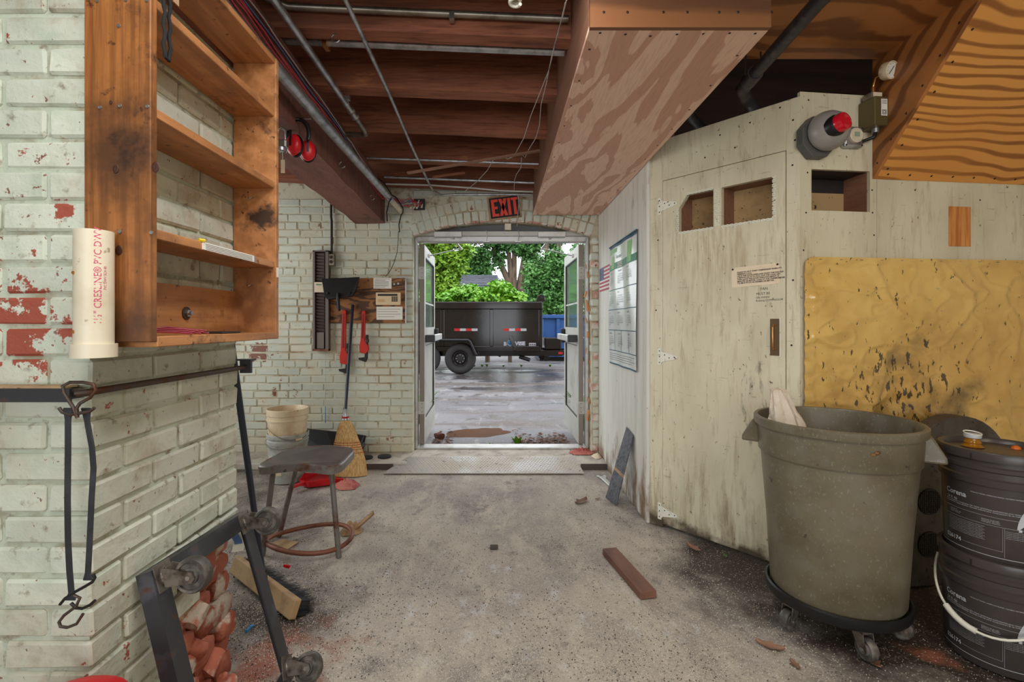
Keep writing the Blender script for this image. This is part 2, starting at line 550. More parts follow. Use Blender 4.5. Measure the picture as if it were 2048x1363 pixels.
m_blacksteel = mat('black_painted_angle_steel', (62, 62, 66), .35, .35, layers=[
    dict(scale=8, lo=.55, hi=.7, c=(98, 100, 110), amt=.7), dict(scale=16, lo=.62, hi=.72, c=(92, 62, 46))])
m_wheel = mat('grimy_caster_wheel', (70, 66, 62), .5, .1, layers=[dict(scale=25, lo=.45, hi=.65, c=(116, 110, 102))])
m_casterfork = mat('dirty_caster_fork', (126, 118, 108), .42, .6, layers=[dict(scale=25, lo=.45, hi=.65, c=(70, 60, 52))])
m_rope = mat('black_cord', (26, 24, 24), .9)
m_red = mat('red_plastic', (204, 24, 34), .35)
m_darkred = mat('dark_red_wire', (138, 20, 40), .35)
m_redpaint = mat('red_wrench_paint', (200, 48, 38), .4, layers=[dict(scale=30, lo=.6, hi=.7, c=(104, 34, 28))])
m_whitepl = mat('white_plastic', (226, 222, 206), .4)
m_pvc = mat('aged_pvc', (220, 208, 184), .4, layers=[dict(scale=6, lo=.5, hi=.75, c=(190, 172, 140), amt=.8), dict(scale=30, lo=.66, hi=.72, c=(150, 126, 96))])
m_pinktext = mat('pink_print', (206, 70, 110), .5)
m_pailwhite = mat('dirty_white_pail', (226, 208, 176), .45, layers=[dict(scale=7, lo=.45, hi=.7, c=(196, 160, 116), amt=.8), dict(scale=20, lo=.6, hi=.7, c=(150, 104, 66), amt=.8)])
m_pailgrey = mat('grey_pail_plastic', (176, 178, 172), .45, layers=[dict(scale=10, lo=.5, hi=.7, c=(140, 140, 132))])
m_straw = mat('broom_straw', (236, 200, 140), .7, layers=[dict(scale=60, lo=.42, hi=.6, c=(206, 160, 96), stretch=(2, 2, .1))])
m_redthread = mat('red_stitching', (176, 40, 44), .7)
m_bluesteel = mat('blue_black_handle', (52, 58, 70), .3, .3)
m_woodblock = mat('broom_block_wood', (176, 146, 108), .65, layers=[dict(scale=10, lo=.48, hi=.7, c=(138, 110, 80)), dict(scale=30, lo=.63, hi=.7, c=(84, 66, 50))])
m_bristle = mat('black_bristle', (44, 45, 50), .6)
m_stoolseat = mat('dark_stool_pad', (78, 70, 70), .4, layers=[dict(scale=6, lo=.45, hi=.7, c=(104, 92, 90))])
m_stoolframe = mat('chipped_grey_stool_paint', (120, 116, 112), .45, .3, layers=[dict(scale=12, lo=.48, hi=.62, c=(106, 70, 56)), dict(scale=30, lo=.62, hi=.7, c=(66, 44, 36))])
m_rustring = mat('rusty_tube', (132, 84, 66), .55, .4, layers=[dict(scale=12, lo=.5, hi=.65, c=(92, 56, 46))])
m_rag = mat('faded_red_rag', (200, 122, 112), .9, layers=[dict(scale=8, lo=.5, hi=.65, c=(160, 70, 66))], bump=[(80, .4, .003, U1)])
m_paper = mat('white_paper', (232, 228, 216), .7)
m_paperold = mat('aged_paper', (226, 206, 178), .7, layers=[dict(scale=9, lo=.55, hi=.7, c=(206, 178, 142), amt=.7)])
m_ink = mat('black_ink', (34, 32, 34), .7)
m_greyink = mat('grey_ink', (96, 92, 96), .7)
m_kraft = mat('brown_paper', (172, 138, 104), .8, layers=[dict(scale=12, lo=.5, hi=.65, c=(136, 104, 76))])
m_alu = mat('anodised_aluminium', (196, 194, 190), .42, .55, layers=[dict(scale=6, lo=.5, hi=.72, c=(164, 158, 148)), dict(scale=40, lo=.68, hi=.72, c=(110, 88, 66))])
m_alubronze = mat('weathered_bronze_edge', (138, 126, 116), .5, .4)
m_dooralu = mat('grey_door_panel', (186, 184, 176), .45, .25, layers=[dict(scale=4, lo=.5, hi=.72, c=(160, 154, 142)), dict(scale=30, lo=.66, hi=.72, c=(120, 90, 66), amt=.6)])
m_glass = mat('wired_door_glass', (205, 228, 216), .06, trans=.92, ior=1.08, spec=.6)
m_greypanel = mat('grey_transom_board', (104, 104, 106), .6)
m_can = mat('grey_bin_plastic', (110, 101, 82), .36, layers=[
    dict(scale=3, lo=.42, hi=.7, c=(82, 72, 54), amt=.9), dict(scale=9, lo=.5, hi=.75, c=(118, 114, 102), amt=.6),
    dict(scale=120, lo=.60, hi=.68, c=(160, 154, 138), stretch=(1, 1, .6), amt=.4), dict(scale=16, lo=.66, hi=.72, c=(60, 46, 34))], bump=[(80, .1, .002, U1)])
m_pail = mat('charcoal_oil_pail', (66, 60, 58), .32, layers=[dict(scale=5, lo=.5, hi=.75, c=(86, 78, 72), amt=.6)])
m_print = mat('pale_label_print', (186, 188, 194), .5)
m_amber = mat('amber_oil', (206, 138, 30), .1, trans=.5)
m_greycap = mat('grey_spout_cap', (182, 182, 184), .4)
m_gold = mat('amber_vinyl_sheet', (224, 184, 104), .09, layers=[
    dict(scale=1.6, lo=.42, hi=.66, c=(200, 154, 78), amt=.9), dict(scale=4, lo=.55, hi=.75, c=(160, 120, 62), amt=.6),
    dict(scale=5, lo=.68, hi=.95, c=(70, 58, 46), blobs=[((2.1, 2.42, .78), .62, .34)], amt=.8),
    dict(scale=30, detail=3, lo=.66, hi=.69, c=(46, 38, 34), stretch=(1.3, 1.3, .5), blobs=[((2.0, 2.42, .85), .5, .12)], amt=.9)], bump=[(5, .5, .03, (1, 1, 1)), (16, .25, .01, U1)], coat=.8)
m_bell = mat('grey_enamel', (146, 142, 136), .35, layers=[dict(scale=9, lo=.5, hi=.7, c=(126, 122, 112), amt=.6)])
m_beacon = mat('red_lens', (206, 22, 44), .12, coat=.6)
m_olive = mat('olive_switch_box', (104, 92, 58), .4, .3)
m_darkpipe = mat('black_iron_pipe', (70, 66, 68), .45, .5, layers=[dict(scale=20, lo=.5, hi=.65, c=(96, 90, 90))])
m_tan = mat('tan_fibreboard', (176, 144, 100), .85, layers=[dict(scale=5, lo=.5, hi=.75, c=(110, 86, 60)), dict(scale=45, lo=.62, hi=.67, c=(34, 28, 22))])
m_brass = mat('worn_brass', (206, 144, 84), .28, .9)
m_bronze = mat('aged_bronze_plate', (112, 92, 66), .4, .6)
m_hinge = mat('cream_painted_hinge', (224, 222, 208), .45, layers=[dict(scale=40, lo=.6, hi=.68, c=(140, 110, 84))])
m_screw = mat('dark_screw_head', (58, 48, 42), .45, .6)
m_plank = mat('reddish_brown_plank', (128, 88, 72), .6, layers=[dict(scale=6, lo=.45, hi=.7, c=(92, 60, 50), stretch=(1, .3, 1)), dict(scale=10, lo=.64, hi=.72, c=(186, 150, 118))])
m_tread = mat('grey_diamond_plate', (176, 170, 164), .5, .45, layers=[dict(scale=3, lo=.42, hi=.62, c=(196, 186, 172), r=.8), dict(scale=20, lo=.6, hi=.7, c=(124, 116, 110))])
m_grating = mat('dark_grip_strip', (104, 105, 108), .55, .3, layers=[dict(scale=40, lo=.45, hi=.6, c=(66, 70, 78))])
m_exitred = mat('exit_red', (232, 66, 40), .5)
m_wirered = mat('red_wire', (196, 66, 76), .5)
m_wireblue = mat('blue_wire', (88, 118, 176), .5)
m_wirewhite = mat('white_wire', (196, 192, 184), .5)
m_trailer = mat('black_trailer_enamel', (27, 21, 21), .12, layers=[dict(scale=1.2, lo=.4, hi=.7, c=(40, 28, 28))], spec=.4)
m_tyre = mat('tyre_rubber', (92, 90, 90), .75, dim=.42)
m_rim = mat('dark_wheel_rim', (60, 60, 62), .35, .6)
m_tapered = mat('red_reflective_tape', (226, 48, 48), .4, dim=.7)
m_tapewhite = mat('white_reflective_tape', (212, 214, 218), .4, dim=.7)
m_shield = mat('blue_shield_badge', (44, 132, 190), .4)
m_blue = mat('blue_container_steel', (58, 110, 182), .5, layers=[dict(scale=1, lo=.45, hi=.7, c=(72, 126, 196)), dict(scale=6, lo=.62, hi=.7, c=(44, 84, 140))], dim=.6)
m_bark = mat('grey_bark', (118, 100, 82), .9, layers=[dict(scale=4, lo=.45, hi=.6, c=(84, 70, 58), stretch=(2, 2, .3))], dim=.8)
m_shingle = mat('grey_shingle', (120, 122, 132), .9, rand=.15, dim=.8)
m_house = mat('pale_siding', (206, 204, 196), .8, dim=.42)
m_leafbright = mat('bright_leaf', (124, 182, 40), .5, layers=[dict(scale=2, lo=.42, hi=.66, c=(92, 156, 34)), dict(scale=9, lo=.5, hi=.7, c=(168, 214, 60), amt=.8)], dim=.85)
m_leafyellow = mat('yellow_green_leaf', (150, 190, 60), .5, layers=[dict(scale=1.2, lo=.42, hi=.66, c=(100, 154, 44)), dict(scale=8, lo=.5, hi=.7, c=(184, 214, 84), amt=.8)], dim=.85)
m_leafdark = mat('deep_green_leaf', (84, 132, 66), .5, layers=[dict(scale=.6, lo=.42, hi=.66, c=(56, 104, 48)), dict(scale=5, lo=.5, hi=.7, c=(116, 160, 84), amt=.8)], dim=.85)
m_leaffir = mat('soft_green_needle', (96, 148, 72), .5, layers=[dict(scale=.8, lo=.42, hi=.66, c=(66, 116, 56)), dict(scale=6, lo=.5, hi=.7, c=(132, 178, 92), amt=.8)], dim=.85)
m_grass = mat('weed_green', (112, 172, 44), .5, dim=.7)
m_dryleaf = mat('dry_leaf', (132, 98, 78), .7, rand=.35)
m_puddle = mat('muddy_puddle', (122, 92, 74), .08, spec=.7, dim=.85)
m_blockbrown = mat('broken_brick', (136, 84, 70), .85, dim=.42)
m_navy = mat('flag_blue', (56, 66, 116), .6)
m_flagred = mat('flag_red', (176, 44, 74), .6)
m_calgreen = mat('calendar_green', (38, 128, 92), .5)
m_calgreenl = mat('calendar_light_green', (140, 196, 120), .5)
m_calblue = mat('calendar_teal', (30, 78, 100), .5)
m_foam = mat('orange_foam', (206, 138, 76), .8, bump=[(30, .6, .01, U1)])
m_concdark = mat('dark_step_edge', (84, 72, 66), .9)
m_granule = mat('absorbent_granule', (206, 198, 182), .9)
m_crumb = mat('dark_crumb', (74, 66, 60), .9)
m_cord = mat('wire_grey', (150, 148, 144), .4, .5)
m_lcd = mat('lcd_grey_green', (150, 164, 146), .4)
m_beige = mat('beige_keypad', (222, 196, 156), .45)
m_plyburn = mat('scorched_plywood', (150, 98, 52), .55, layers=[
    dict(kind='grain', scale=2.2, rings=60, stretch=(.6, 1, 2.4), lo=.3, hi=.7, c=(82, 50, 28), dist=.7, detail=4), dict(scale=5, lo=.54, hi=.68, c=(46, 30, 20), stretch=(.6, 1, 2))])
m_rack = mat('brown_metal_rack', (118, 106, 100), .45, .4)
m_rackdark = mat('dark_metal_slot', (52, 46, 44), .5, .3)
# ------------------------------------------------------------------ brick kit
_bk = {}


def brick_mesh(L, D, Hh, kind, m):
    key = (round(L, 2), round(D, 2), round(Hh, 3), kind, m.name)
    if key not in _bk:
        lst = []
        for k in range(5):
            bm = bmesh.new()
            bmesh.ops.create_cube(bm, size=1)
            for v in bm.verts:
                v.co = Vector((v.co.x * L, v.co.y * D, v.co.z * Hh))
            rough = kind == 'raw'
            if rough:
                bmesh.ops.subdivide_edges(bm, edges=[e for e in bm.edges], cuts=3, use_grid_fill=True)
                for v in bm.verts:
                    t = mnoise.noise_vector(v.co * 22 + Vector((k * 3.1, 7, k)))
                    cut = max(0, abs(v.co.x) / (L / 2) - .4) * .35 + max(0, abs(v.co.z) / (Hh / 2) - .4) * .45
                    v.co.x *= 1 - .16 * (abs(v.co.z) > Hh * .4)
                    v.co = v.co * (1 - cut * .26) + t * .010 + mnoise.noise_vector(v.co * 60) * .003
            else:
                bmesh.ops.bevel(bm, geom=list(bm.edges), offset=.006, segments=1, affect='EDGES', profile=.5)
                for v in bm.verts:
                    t = mnoise.noise_vector(v.co * 14 + Vector((k * 3.1, 7, k)))
                    v.co += t * .0035
            me = bpy.data.meshes.new('brick')
            bm.to_mesh(me)
            bm.free()
            me.shade_smooth()
            me.set_sharp_from_angle(angle=math.radians(75 if kind == 'raw' else 28))
            me.materials.append(m)
            lst.append(me)
        _bk[key] = lst
    return random.choice(_bk[key])


def brick(parent, M, x0, x1, z0, z1, m, y0=-.006, D=.07, kind='n', rot=0.0):
    """one brick on wall frame M, front at local y0"""
    L, hh = x1 - x0, z1 - z0
    Lc = round(L / .05) * .05 if L > .06 else L
    me = brick_mesh(max(Lc, .03), D, hh, kind, m)
    o = bpy.data.objects.new('brick', me)
    col.objects.link(o)
    p = M @ Vector(((x0 + x1) / 2, y0 + D / 2, (z0 + z1) / 2))
    o.parent = parent
    o.location = p - world_loc(parent)
    o.rotation_euler = M.to_euler()
    if rot:
        o.rotation_euler = (M.to_3x3() @ Matrix.Rotation(rot, 3, 'Y')).to_euler()
    o.scale = (L / max(Lc, .03), 1, 1)
    return o


# ------------------------------------------------------------------ shell of the room
g = G()
NX, NY = 64, 100


def fz(x, y):
    return .004 * mnoise.noise(Vector((x * 2.2, y * 2.2, 0))) + .002 * mnoise.noise(Vector((x * 9, y * 9, 3)))


g.grid(lambda u, v: (-3.2 + 6.4 * u, -5 + 9.15 * v, min(0, fz(-3.2 + 6.4 * u, -5 + 9.15 * v) - .003)), NX, NY)
floor = tag(g.build('floor', m_floor, smooth=60, recalc=False), 'dusty concrete floor strewn with pale absorbent granules', 'floor', kind='structure')
g = G().box(-3.2, -.80, 4.10, 4.75, -.1, .045).box(-.80, .66, 4.27, 4.75, -.1, .047).box(.66, .91, 4.10, 4.75, -.1, .045)
tag(g.build('trim_1', m_sill, bevel=.006), 'pale raised concrete sill under the open double doors', 'sill', kind='structure')
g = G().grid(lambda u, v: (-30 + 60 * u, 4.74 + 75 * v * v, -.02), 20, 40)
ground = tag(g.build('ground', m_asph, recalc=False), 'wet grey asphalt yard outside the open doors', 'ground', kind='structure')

# back wall with the arched doorway
FB = frame((0, 4.456, 0), (0, 1, 0))
XL, XR, SPR, CRN = -.805, .845, 2.045, 2.18
xc = (XL + XR) / 2
hs = (XR - XL) / 2
RAD = (hs * hs + (CRN - SPR) ** 2) / (2 * (CRN - SPR))
zc0 = CRN - RAD
half = math.asin(hs / RAD)


def arch(r, a):
    return xc + r * math.sin(a), zc0 + r * math.cos(a)


poly = [arch(RAD, -half + 2 * half * k / 24) for k in range(25)]
g = G(FB).box(-3.2, XL, 0, .30, 0, 2.9).box(XR, 3.2, 0, .30, 0, 2.9)
for k in range(24):
    (xa, za), (xb, zb) = poly[k], poly[k + 1]
    g.prism([(xa, za), (xb, zb), (xb, 2.9), (xa, 2.9)], 0, .30)
wall_back = tag(g.build('wall_back', m_wallmortar), 'pale painted brick wall with an arched doorway', 'wall', kind='structure')
random.seed(11)
CH = .0708
n = 0
restb = G()
for c in range(34):
    z0 = .046 + c * CH
    if z0 + CH > 2.44:
        break
    xmin = -2.46 if z0 < 1.2 else -2.10
    x = XL
    first = True
    header = c % 6 == 5
    while x > xmin:
        L = .098 if header or (first and c % 2) else .198
        if not header and random.random() < .06:
            L = .098
        L += random.uniform(-.006, .006)
        j = .008 + random.uniform(-.001, .003)
        dz = random.uniform(-.002, .002)
        # leave out what the beam pocket and the pier hide
        brick(wall_back, FB, x - L, x, z0 + dz + .004, z0 + CH - .005 + dz, m_wallbrick, y0=-.006 + random.uniform(-.004, .003), rot=random.uniform(-.008, .008))
        x -= L + j
        first = False
        n += 1
    # the bricks further along, which the pier and the shelf hide, as one joined part
    while x > -3.16:
        L = .198 + random.uniform(-.006, .006)
        me_ = brick_mesh(.2, .07, CH - .009, 'n', m_wallbrick)
        o_ = Vector((x - L / 2, 4.456 - .006 + .035 + random.uniform(-.004, .003), z0 + CH / 2))
        restb.add([o_ + v.co for v in me_.vertices], [tuple(p.vertices) for p in me_.polygons])
        x -= L + .009
restb.build('brick_field', m_wallbrick, wall_back, recalc=False)['kind'] = 'stuff'
# right jamb: ragged toothed ends
for c in range(28):
    z0 = .046 + c * CH
    L = .062 + random.uniform(-.014, .004)
    brick(wall_back, FB, XR + .062 - L, XR + .062, z0 + .004, z0 + CH - .004, m_wallbrick if c % 4 else m_archend, y0=-.008 + random.uniform(-.006, .004), D=.12, kind='raw' if c % 3 == 0 else 'n')
# two rowlock rings over the door
for ring, (r0, r1, cnt) in enumerate(((RAD, RAD + .098, 24), (RAD + .106, RAD + .204, 25))):
    for k in range(cnt):
        a = -half + 2 * half * (k + .5) / cnt
        if ring and abs(a) > half * .95:
            pass
        x_, z_ = arch((r0 + r1) / 2, a)
        me = brick_mesh(.06, .07, .1, 'n', m_wallbrick)
        o = bpy.data.objects.new('brick', me)
        col.objects.link(o)
        o.parent = wall_back
        o.location = FB @ Vector((x_, -.004 + .035 + random.uniform(-.004, .003), z_)) - world_loc(wall_back)
        o.rotation_euler = (0, a, 0)
        o.scale = (1.02, 1, (r1 - r0) / .1)
# chipped lower edge of the arch
for k in range(24):
    a = -half + 2 * half * (k + .5) / 24
    x_, z_ = arch(RAD + .004, a)
    me = brick_mesh(.06, .07, .02, 'n', m_archend)
    o = bpy.data.objects.new('brick', me)
    col.objects.link(o)
    o.parent = wall_back
    o.location = FB @ Vector((x_, .030, z_)) - world_loc(wall_back)
    o.rotation_euler = (0, a, 0)
for c, zz in enumerate((2.40,)):
    for k in range(9):
        if -.80 + k * .2 < .3:
            brick(wall_back, FB, -.80 + k * .2, -.61 + k * .2, zz, zz + .06, m_wallbrick)

# outside: the rest of the old brick building above and beside the doorway
tag(G().box(-9, 9, 4.47, 4.756, 2.9, 7.5).box(-9, -3.2, 4.47, 4.756, 0, 2.9).box(3.2, 9, 4.47, 4.756, 0, 2.9).build('wall_outside', m_facade), 'tall red brick outer face of the building', 'wall', kind='structure')
# side and rear walls of the rest of the room
tag(G().box(-3.35, -3.2, -5, 4.9, 0, 2.9).build('wall_left', m_mortar), 'plain pale masonry wall of the shop behind the brick pier', 'wall', kind='structure')
tag(G().box(3.2, 3.35, -5, 4.9, 0, 2.9).build('wall_right_far', m_cream), 'plain cream wall closing the shop beyond the oil pails', 'wall', kind='structure')
tag(G().box(-3.2, -2.7, -5.1, -5, 0, 2.9).box(1.5, 3.2, -5.1, -5, 0, 2.9).box(-2.7, 1.5, -5.1, -5, 2.5, 2.9).build('wall_rear', m_cream), 'cream rear wall around a wide opening added to let sky light in', 'wall', kind='structure')  # rear opening is assumed, so that sky light reaches the room

# ------------------------------------------------------------------ ceiling, joists, beam


def zj(x):
    return 2.45 - .042 * x


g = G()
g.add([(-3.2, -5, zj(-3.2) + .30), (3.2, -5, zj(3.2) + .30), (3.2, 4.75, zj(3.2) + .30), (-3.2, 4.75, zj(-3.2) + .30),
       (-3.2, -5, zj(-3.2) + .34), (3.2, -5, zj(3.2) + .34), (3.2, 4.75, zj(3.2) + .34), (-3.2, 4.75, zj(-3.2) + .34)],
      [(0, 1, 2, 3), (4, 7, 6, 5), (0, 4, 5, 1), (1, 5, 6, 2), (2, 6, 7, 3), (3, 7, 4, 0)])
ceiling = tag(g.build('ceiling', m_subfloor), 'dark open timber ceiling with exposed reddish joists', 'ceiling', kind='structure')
for (y0, y1) in ((-3.2, -3.12), (-2.15, -2.07), (-1.1, -1.02), (-.05, .03), (.98, 1.06), (1.50, 1.58), (2.047, 2.125), (2.55, 2.65), (3.08, 3.17), (3.69, 3.775)):
    xs = [-3.18 + k * (4.08 / 24) for k in range(25)]
    g = G()
    for k in range(24):
        xa, xb = xs[k], xs[k + 1]
        wob = lambda x: .006 * mnoise.noise(Vector((x * 4, y0 * 5, 1)))
        za, zb = zj(xa) + wob(xa), zj(xb) + wob(xb)
        g.add([(xa, y0 + wob(xa), za), (xb, y0 + wob(xb), zb), (xb, y1, zb), (xa, y1, za), (xa, y0, zj(xa) + .3), (xb, y0, zj(xb) + .3), (xb, y1, zj(xb) + .3), (xa, y1, zj(xa) + .3)],
              [(0, 1, 2, 3), (4, 7, 6, 5), (0, 4, 5, 1), (2, 6, 7, 3)] + ([(3, 7, 4, 0)] if k == 0 else []) + ([(1, 5, 6, 2)] if k == 23 else []))
    g.build('joist', m_joist, ceiling, recalc=False)
G().add([(-3.1, 4.30, zj(-3.1) - .01), (.89, 4.30, zj(.89) - .01), (.89, 4.44, zj(.89) - .01), (-3.1, 4.44, zj(-3.1) - .01),
         (-3.1, 4.30, zj(-3.1) + .3), (.89, 4.30, zj(.89) + .3), (.89, 4.44, zj(.89) + .3), (-3.1, 4.44, zj(-3.1) + .3)],
        [(0, 1, 2, 3), (4, 7, 6, 5), (0, 4, 5, 1), (1, 5, 6, 2), (2, 6, 7, 3), (3, 7, 4, 0)]).build('wall_plate', m_joist, ceiling)

# heavy beam on the left, running back to the wall
BX = lambda y: -1.06 + .041 * (4.44 - y)        # right face


def beam_pt(u, v, y):                           # u across 0..1 leftwards, v up 0..1
    x = BX(y) - .27 * u
    return (x + .004 * mnoise.noise(Vector((x * 9, y * 7, v * 3))), y, 2.15 + (zj(x) - 2.15) * v + (.012 * mnoise.noise(Vector((x * 5, y * 4, 0))) if v == 0 else 0))


g = G()
g.grid(lambda a, b: beam_pt(0, b, -1.5 + 5.945 * a), 60, 4)
g.grid(lambda a, b: beam_pt(1, b, -1.5 + 5.945 * a), 60, 4)
g.grid(lambda a, b: beam_pt(b, 0, -1.5 + 5.945 * a), 60, 3)
g.grid(lambda a, b: beam_pt(a, b, -1.5), 3, 4)
beam = tag(g.build('ceiling_beam', m_beam, smooth=40), 'heavy rough sawn timber beam running to the brick wall', 'beam', kind='structure')

# plywood soffit box along the right hand side of the ceiling
SX0, SX1, SY0, SY1, SZ = .300, .903, 1.61, 4.40, 2.22
soff = thing('plywood_soffit', (.6, 3.0, SZ), 'long boxed plywood soffit hanging over the way out', 'soffit', kind='structure')
G().box(SX0, SX1, SY0 + .0185, SY1, SZ, SZ + .016).build('bottom_panel', m_plylight, soff)
G().box(SX0, SX0 + .016, SY0 + .02, 3.35, SZ + .016, zj(.3) + .29).build('side_panel', m_plyside, soff)
G().box(SX0, SX0 + .016, 3.353, SY1, SZ + .016, zj(.3) + .29).build('side_panel', m_plyside, soff)
G().box(SX1 - .016, SX1, SY0 + .02, SY1, SZ + .016, zj(.9) + .29).build('side_panel', m_plyside, soff)
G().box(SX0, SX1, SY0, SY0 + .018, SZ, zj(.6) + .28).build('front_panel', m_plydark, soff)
scr = bpy.data.meshes.new('screw')
gg = G().lathe([(.0, .0015), (.0035, .0012), (.005, 0)], 8)
scr.from_pydata([tuple(p) for p in gg.v], [], gg.f)
scr.materials.append(m_screw)


def screw(parent, p, nrm, s=1.0):
    o = bpy.data.objects.new('screw', scr)
    col.objects.link(o)
    o.parent = parent
    o.location = Vector(p) - world_loc(parent)
    o.rotation_euler = Vector(nrm).to_track_quat('Z', 'Y').to_euler()
    o.scale = (s, s, s)
    return o


for k in range(7):
    screw(soff, (SX0 + .04 + k * .088, SY0 + .03 + random.uniform(0, .02), SZ - .0005), (0, 0, -1))
    screw(soff, (SX0 + .04 + k * .088, SY1 - .03, SZ - .0005), (0, 0, -1))
    screw(soff, (SX0 + .05 + k * .09 + random.uniform(-.02, .02), SY0 - .0005, SZ + .05), (0, -1, 0))
for k in range(12):
    y = SY0 + .13 + k * .225
    screw(soff, (SX0 + .022, y, SZ - .0005), (0, 0, -1))
    screw(soff, (SX1 - .03, y + .04, SZ - .0005), (0, 0, -1))

# ------------------------------------------------------------------ compressor closet: white side wall, angled door wall, far right panel
FR = frame((.908, 4.45, 0), (1, 0, 0))           # x runs towards the camera
wl = 4.45 - 2.993
wr = G(FR).box(.0, wl, 0, .018, 0, 2.72).build('wall_right', m_white)
tag(wr, 'whitewashed plywood partition wall beside the doorway', 'wall', kind='structure')
A, B_ = Vector((.929, 2.993, 0)), Vector((1.466, 2.362, 0))
dAB = (B_ - A).normalized()
FA = frame(A, (-dAB.y, dAB.x, 0))
LA = (B_ - A).length
wa = thing('wall_angled', A, 'cream painted angled partition around the closet door', 'wall', kind='structure')
xd0 = onp(FA, 1326, 600)[0]
xd1 = onp(FA, 1571, 600)[0]
zdt = onp(FA, 1450, 332)[1]
ztop = 2.345
G(FA).box(-.03, xd0 - .003, 0, .03, 0, ztop).build('stile', m_cream, wa, bevel=.002)
G(FA).box(xd1 + .003, LA, 0, .03, 0, ztop).build('stile', m_cream, wa, bevel=.002)
G(FA).box(xd0 - .003, xd1 + .003, 0, .03, zdt + .004, ztop).build('header', m_cream, wa, bevel=.002)
for (px, py) in ((1440, 270), (1500, 245), (1410, 315), (1560, 215), (1586, 240), (1590, 280), (1470, 295), (1585, 330), (1316, 480), (1312, 620), (1586, 560), (1583, 690)):
    x_, z_ = onp(FA, px, py)
    screw(wa, FA @ Vector((x_, -.0005, z_)), FA.to_3x3() @ Vector((0, -1, 0)))

# the closet door with two ventilation openings
door2 = thing('door_2', FA @ Vector(((xd0 + xd1) / 2, 0, .02)), 'tall cream painted closet door with two ventilation openings', 'door', kind='structure')
l0, l1 = onp(FA, 1358, 420)[0], onp(FA, 1427, 420)[0]
r0, r1 = onp(FA, 1443, 400)[0], onp(FA, 1546, 400)[0]
zb = (onp(FA, 1358, 462)[1] + onp(FA, 1546, 437)[1]) / 2
zt = (onp(FA, 1427, 381)[1] + onp(FA, 1546, 350)[1]) / 2
y0, y1 = -.001, .028
g = G(FA)
g.box(xd0, xd1, y0, y1, .022, zb)
g.box(xd0, xd1, y0, y1, zt, zdt)
g.box(xd0, l0, y0, y1, zb, zt)
g.box(l1, r0, y0, y1, zb, zt)
g.box(r1, xd1, y0, y1, zb, zt)
g.prism([(l0, zt), (l0, zt - .07), (l0 + .05, zt)], y0, y1)
g.build('door_leaf', m_cream, door2)
# sheet behind the openings, and their lining
G(FA).box(xd0 + .05, xd1 - .02, .155, .165, zb - .08, zt + .09).build('baffle_board', m_tan, door2)
g = G(FA)
for (a, b) in ((l0, l1), (r0, r1)):
    g.box(a - .012, a, y1, .155, zb, zt + .02).box(b, b + .012, y1, .155, zb, zt + .02).box(a, b, y1, .155, zt + .005, zt + .02)
g.build('vent_lining', m_plyside, door2)
# expanded metal edging
random.seed(4)
g = G(FA)


def lath(x0, z0, x1, z1, w_):
    L = math.hypot(x1 - x0, z1 - z0)
    nn = int(L / .011)
    dx, dz = (x1 - x0) / L, (z1 - z0) / L
    for i in range(nn):
        t = (i + .5) * L / nn
        for s_ in (-1, 1):
            cx, cz = x0 + dx * t - dz * s_ * w_ * .3, z0 + dz * t + dx * s_ * w_ * .3
            g.box(cx - .006, cx + .006, -.004, -.0005, cz - .0022, cz + .0022, Matrix.Translation((cx, 0, cz)) @ Matrix.Rotation(s_ * .45 * (1 if i % 2 else -1), 4, 'Y') @ Matrix.Translation((-cx, 0, -cz)))


lath((l1 + r0) / 2, zb, (l1 + r0) / 2, zt, .025)
lath(r1 + .006, zb, r1 + .006, zt, .012)
lath(l0 - .006, zb, l0 - .006, zt - .07, .010)
lath(l0, zb - .006, l1, zb - .006, .010)
lath(r0, zb - .006, r1, zb - .006, .010)
lath(l0 + .05, zt + .005, l1, zt + .005, .009)
g.build('metal_lath', m_hinge, door2)
# hinges
for py in (412, 713, 1022):
    hx, hz = onp(FA, 1324, py)
    hg = G(FA).box(hx - .026, hx - .004, -.005, -.0005, hz - .05, hz + .05).tube([(hx, -.006, hz - .035), (hx, -.006, hz + .035)], .006, 8)
    hg.prism([(hx + .003, hz - .03), (hx + .10, hz - .008), (hx + .10, hz + .008), (hx + .003, hz + .03)], -.005, -.0015)
    ho = hg.build('strap_hinge', m_hinge, door2)
    for (sx, sz) in ((-.015, .035), (-.015, 0), (-.015, -.035), (.02, .012), (.05, -.004), (.085, .001)):
        screw(ho, FA @ Vector((hx + sx, -.0052, hz + sz)), FA.to_3x3() @ Vector((0, -1, 0)), .8)
# pull handle
hx0, hz0 = onp(FA, 1541, 710)
hx1, hz1 = onp(FA, 1559, 637)
pl = tag(G(FA).box(hx0, hx1, -.006, -.0012, hz0, hz1).build('pull_plate', m_bronze, door2, bevel=.001), 'tarnished bronze pull plate')
hm = (hx0 + hx1) / 2
tag(G(FA).tube([(hm, -.005, hz1 - .03), (hm, -.025, hz1 - .033), (hm, -.03, hz1 - .045), (hm, -.03, hz0 + .045), (hm, -.025, hz0 + .033), (hm, -.005, hz0 + .03)], .0035, 8).build('pull', m_brass, pl, smooth=60), 'worn brass pull bar')
G(FA).box(hx1 + .001, hx1 + .006, -.004, -.0012, hz0 - .003, hz1 + .003).build('pull_trim', m_hinge, door2)
# felt pen note on the door
for s_, px, py, sz in (('FAN', 1521, 580, .020), ('MUST BE', 1513, 590, .018), ('ON WHEN', 1512, 597, .014), ('Running COMPRESSOR', 1512, 603, .014)):
    x_, z_ = onp(FA, px, py)
    text('handwriting', s_, sz, wallmat(FA, x_, z_, -.0016, .03), m_ink, door2, squash=.95)

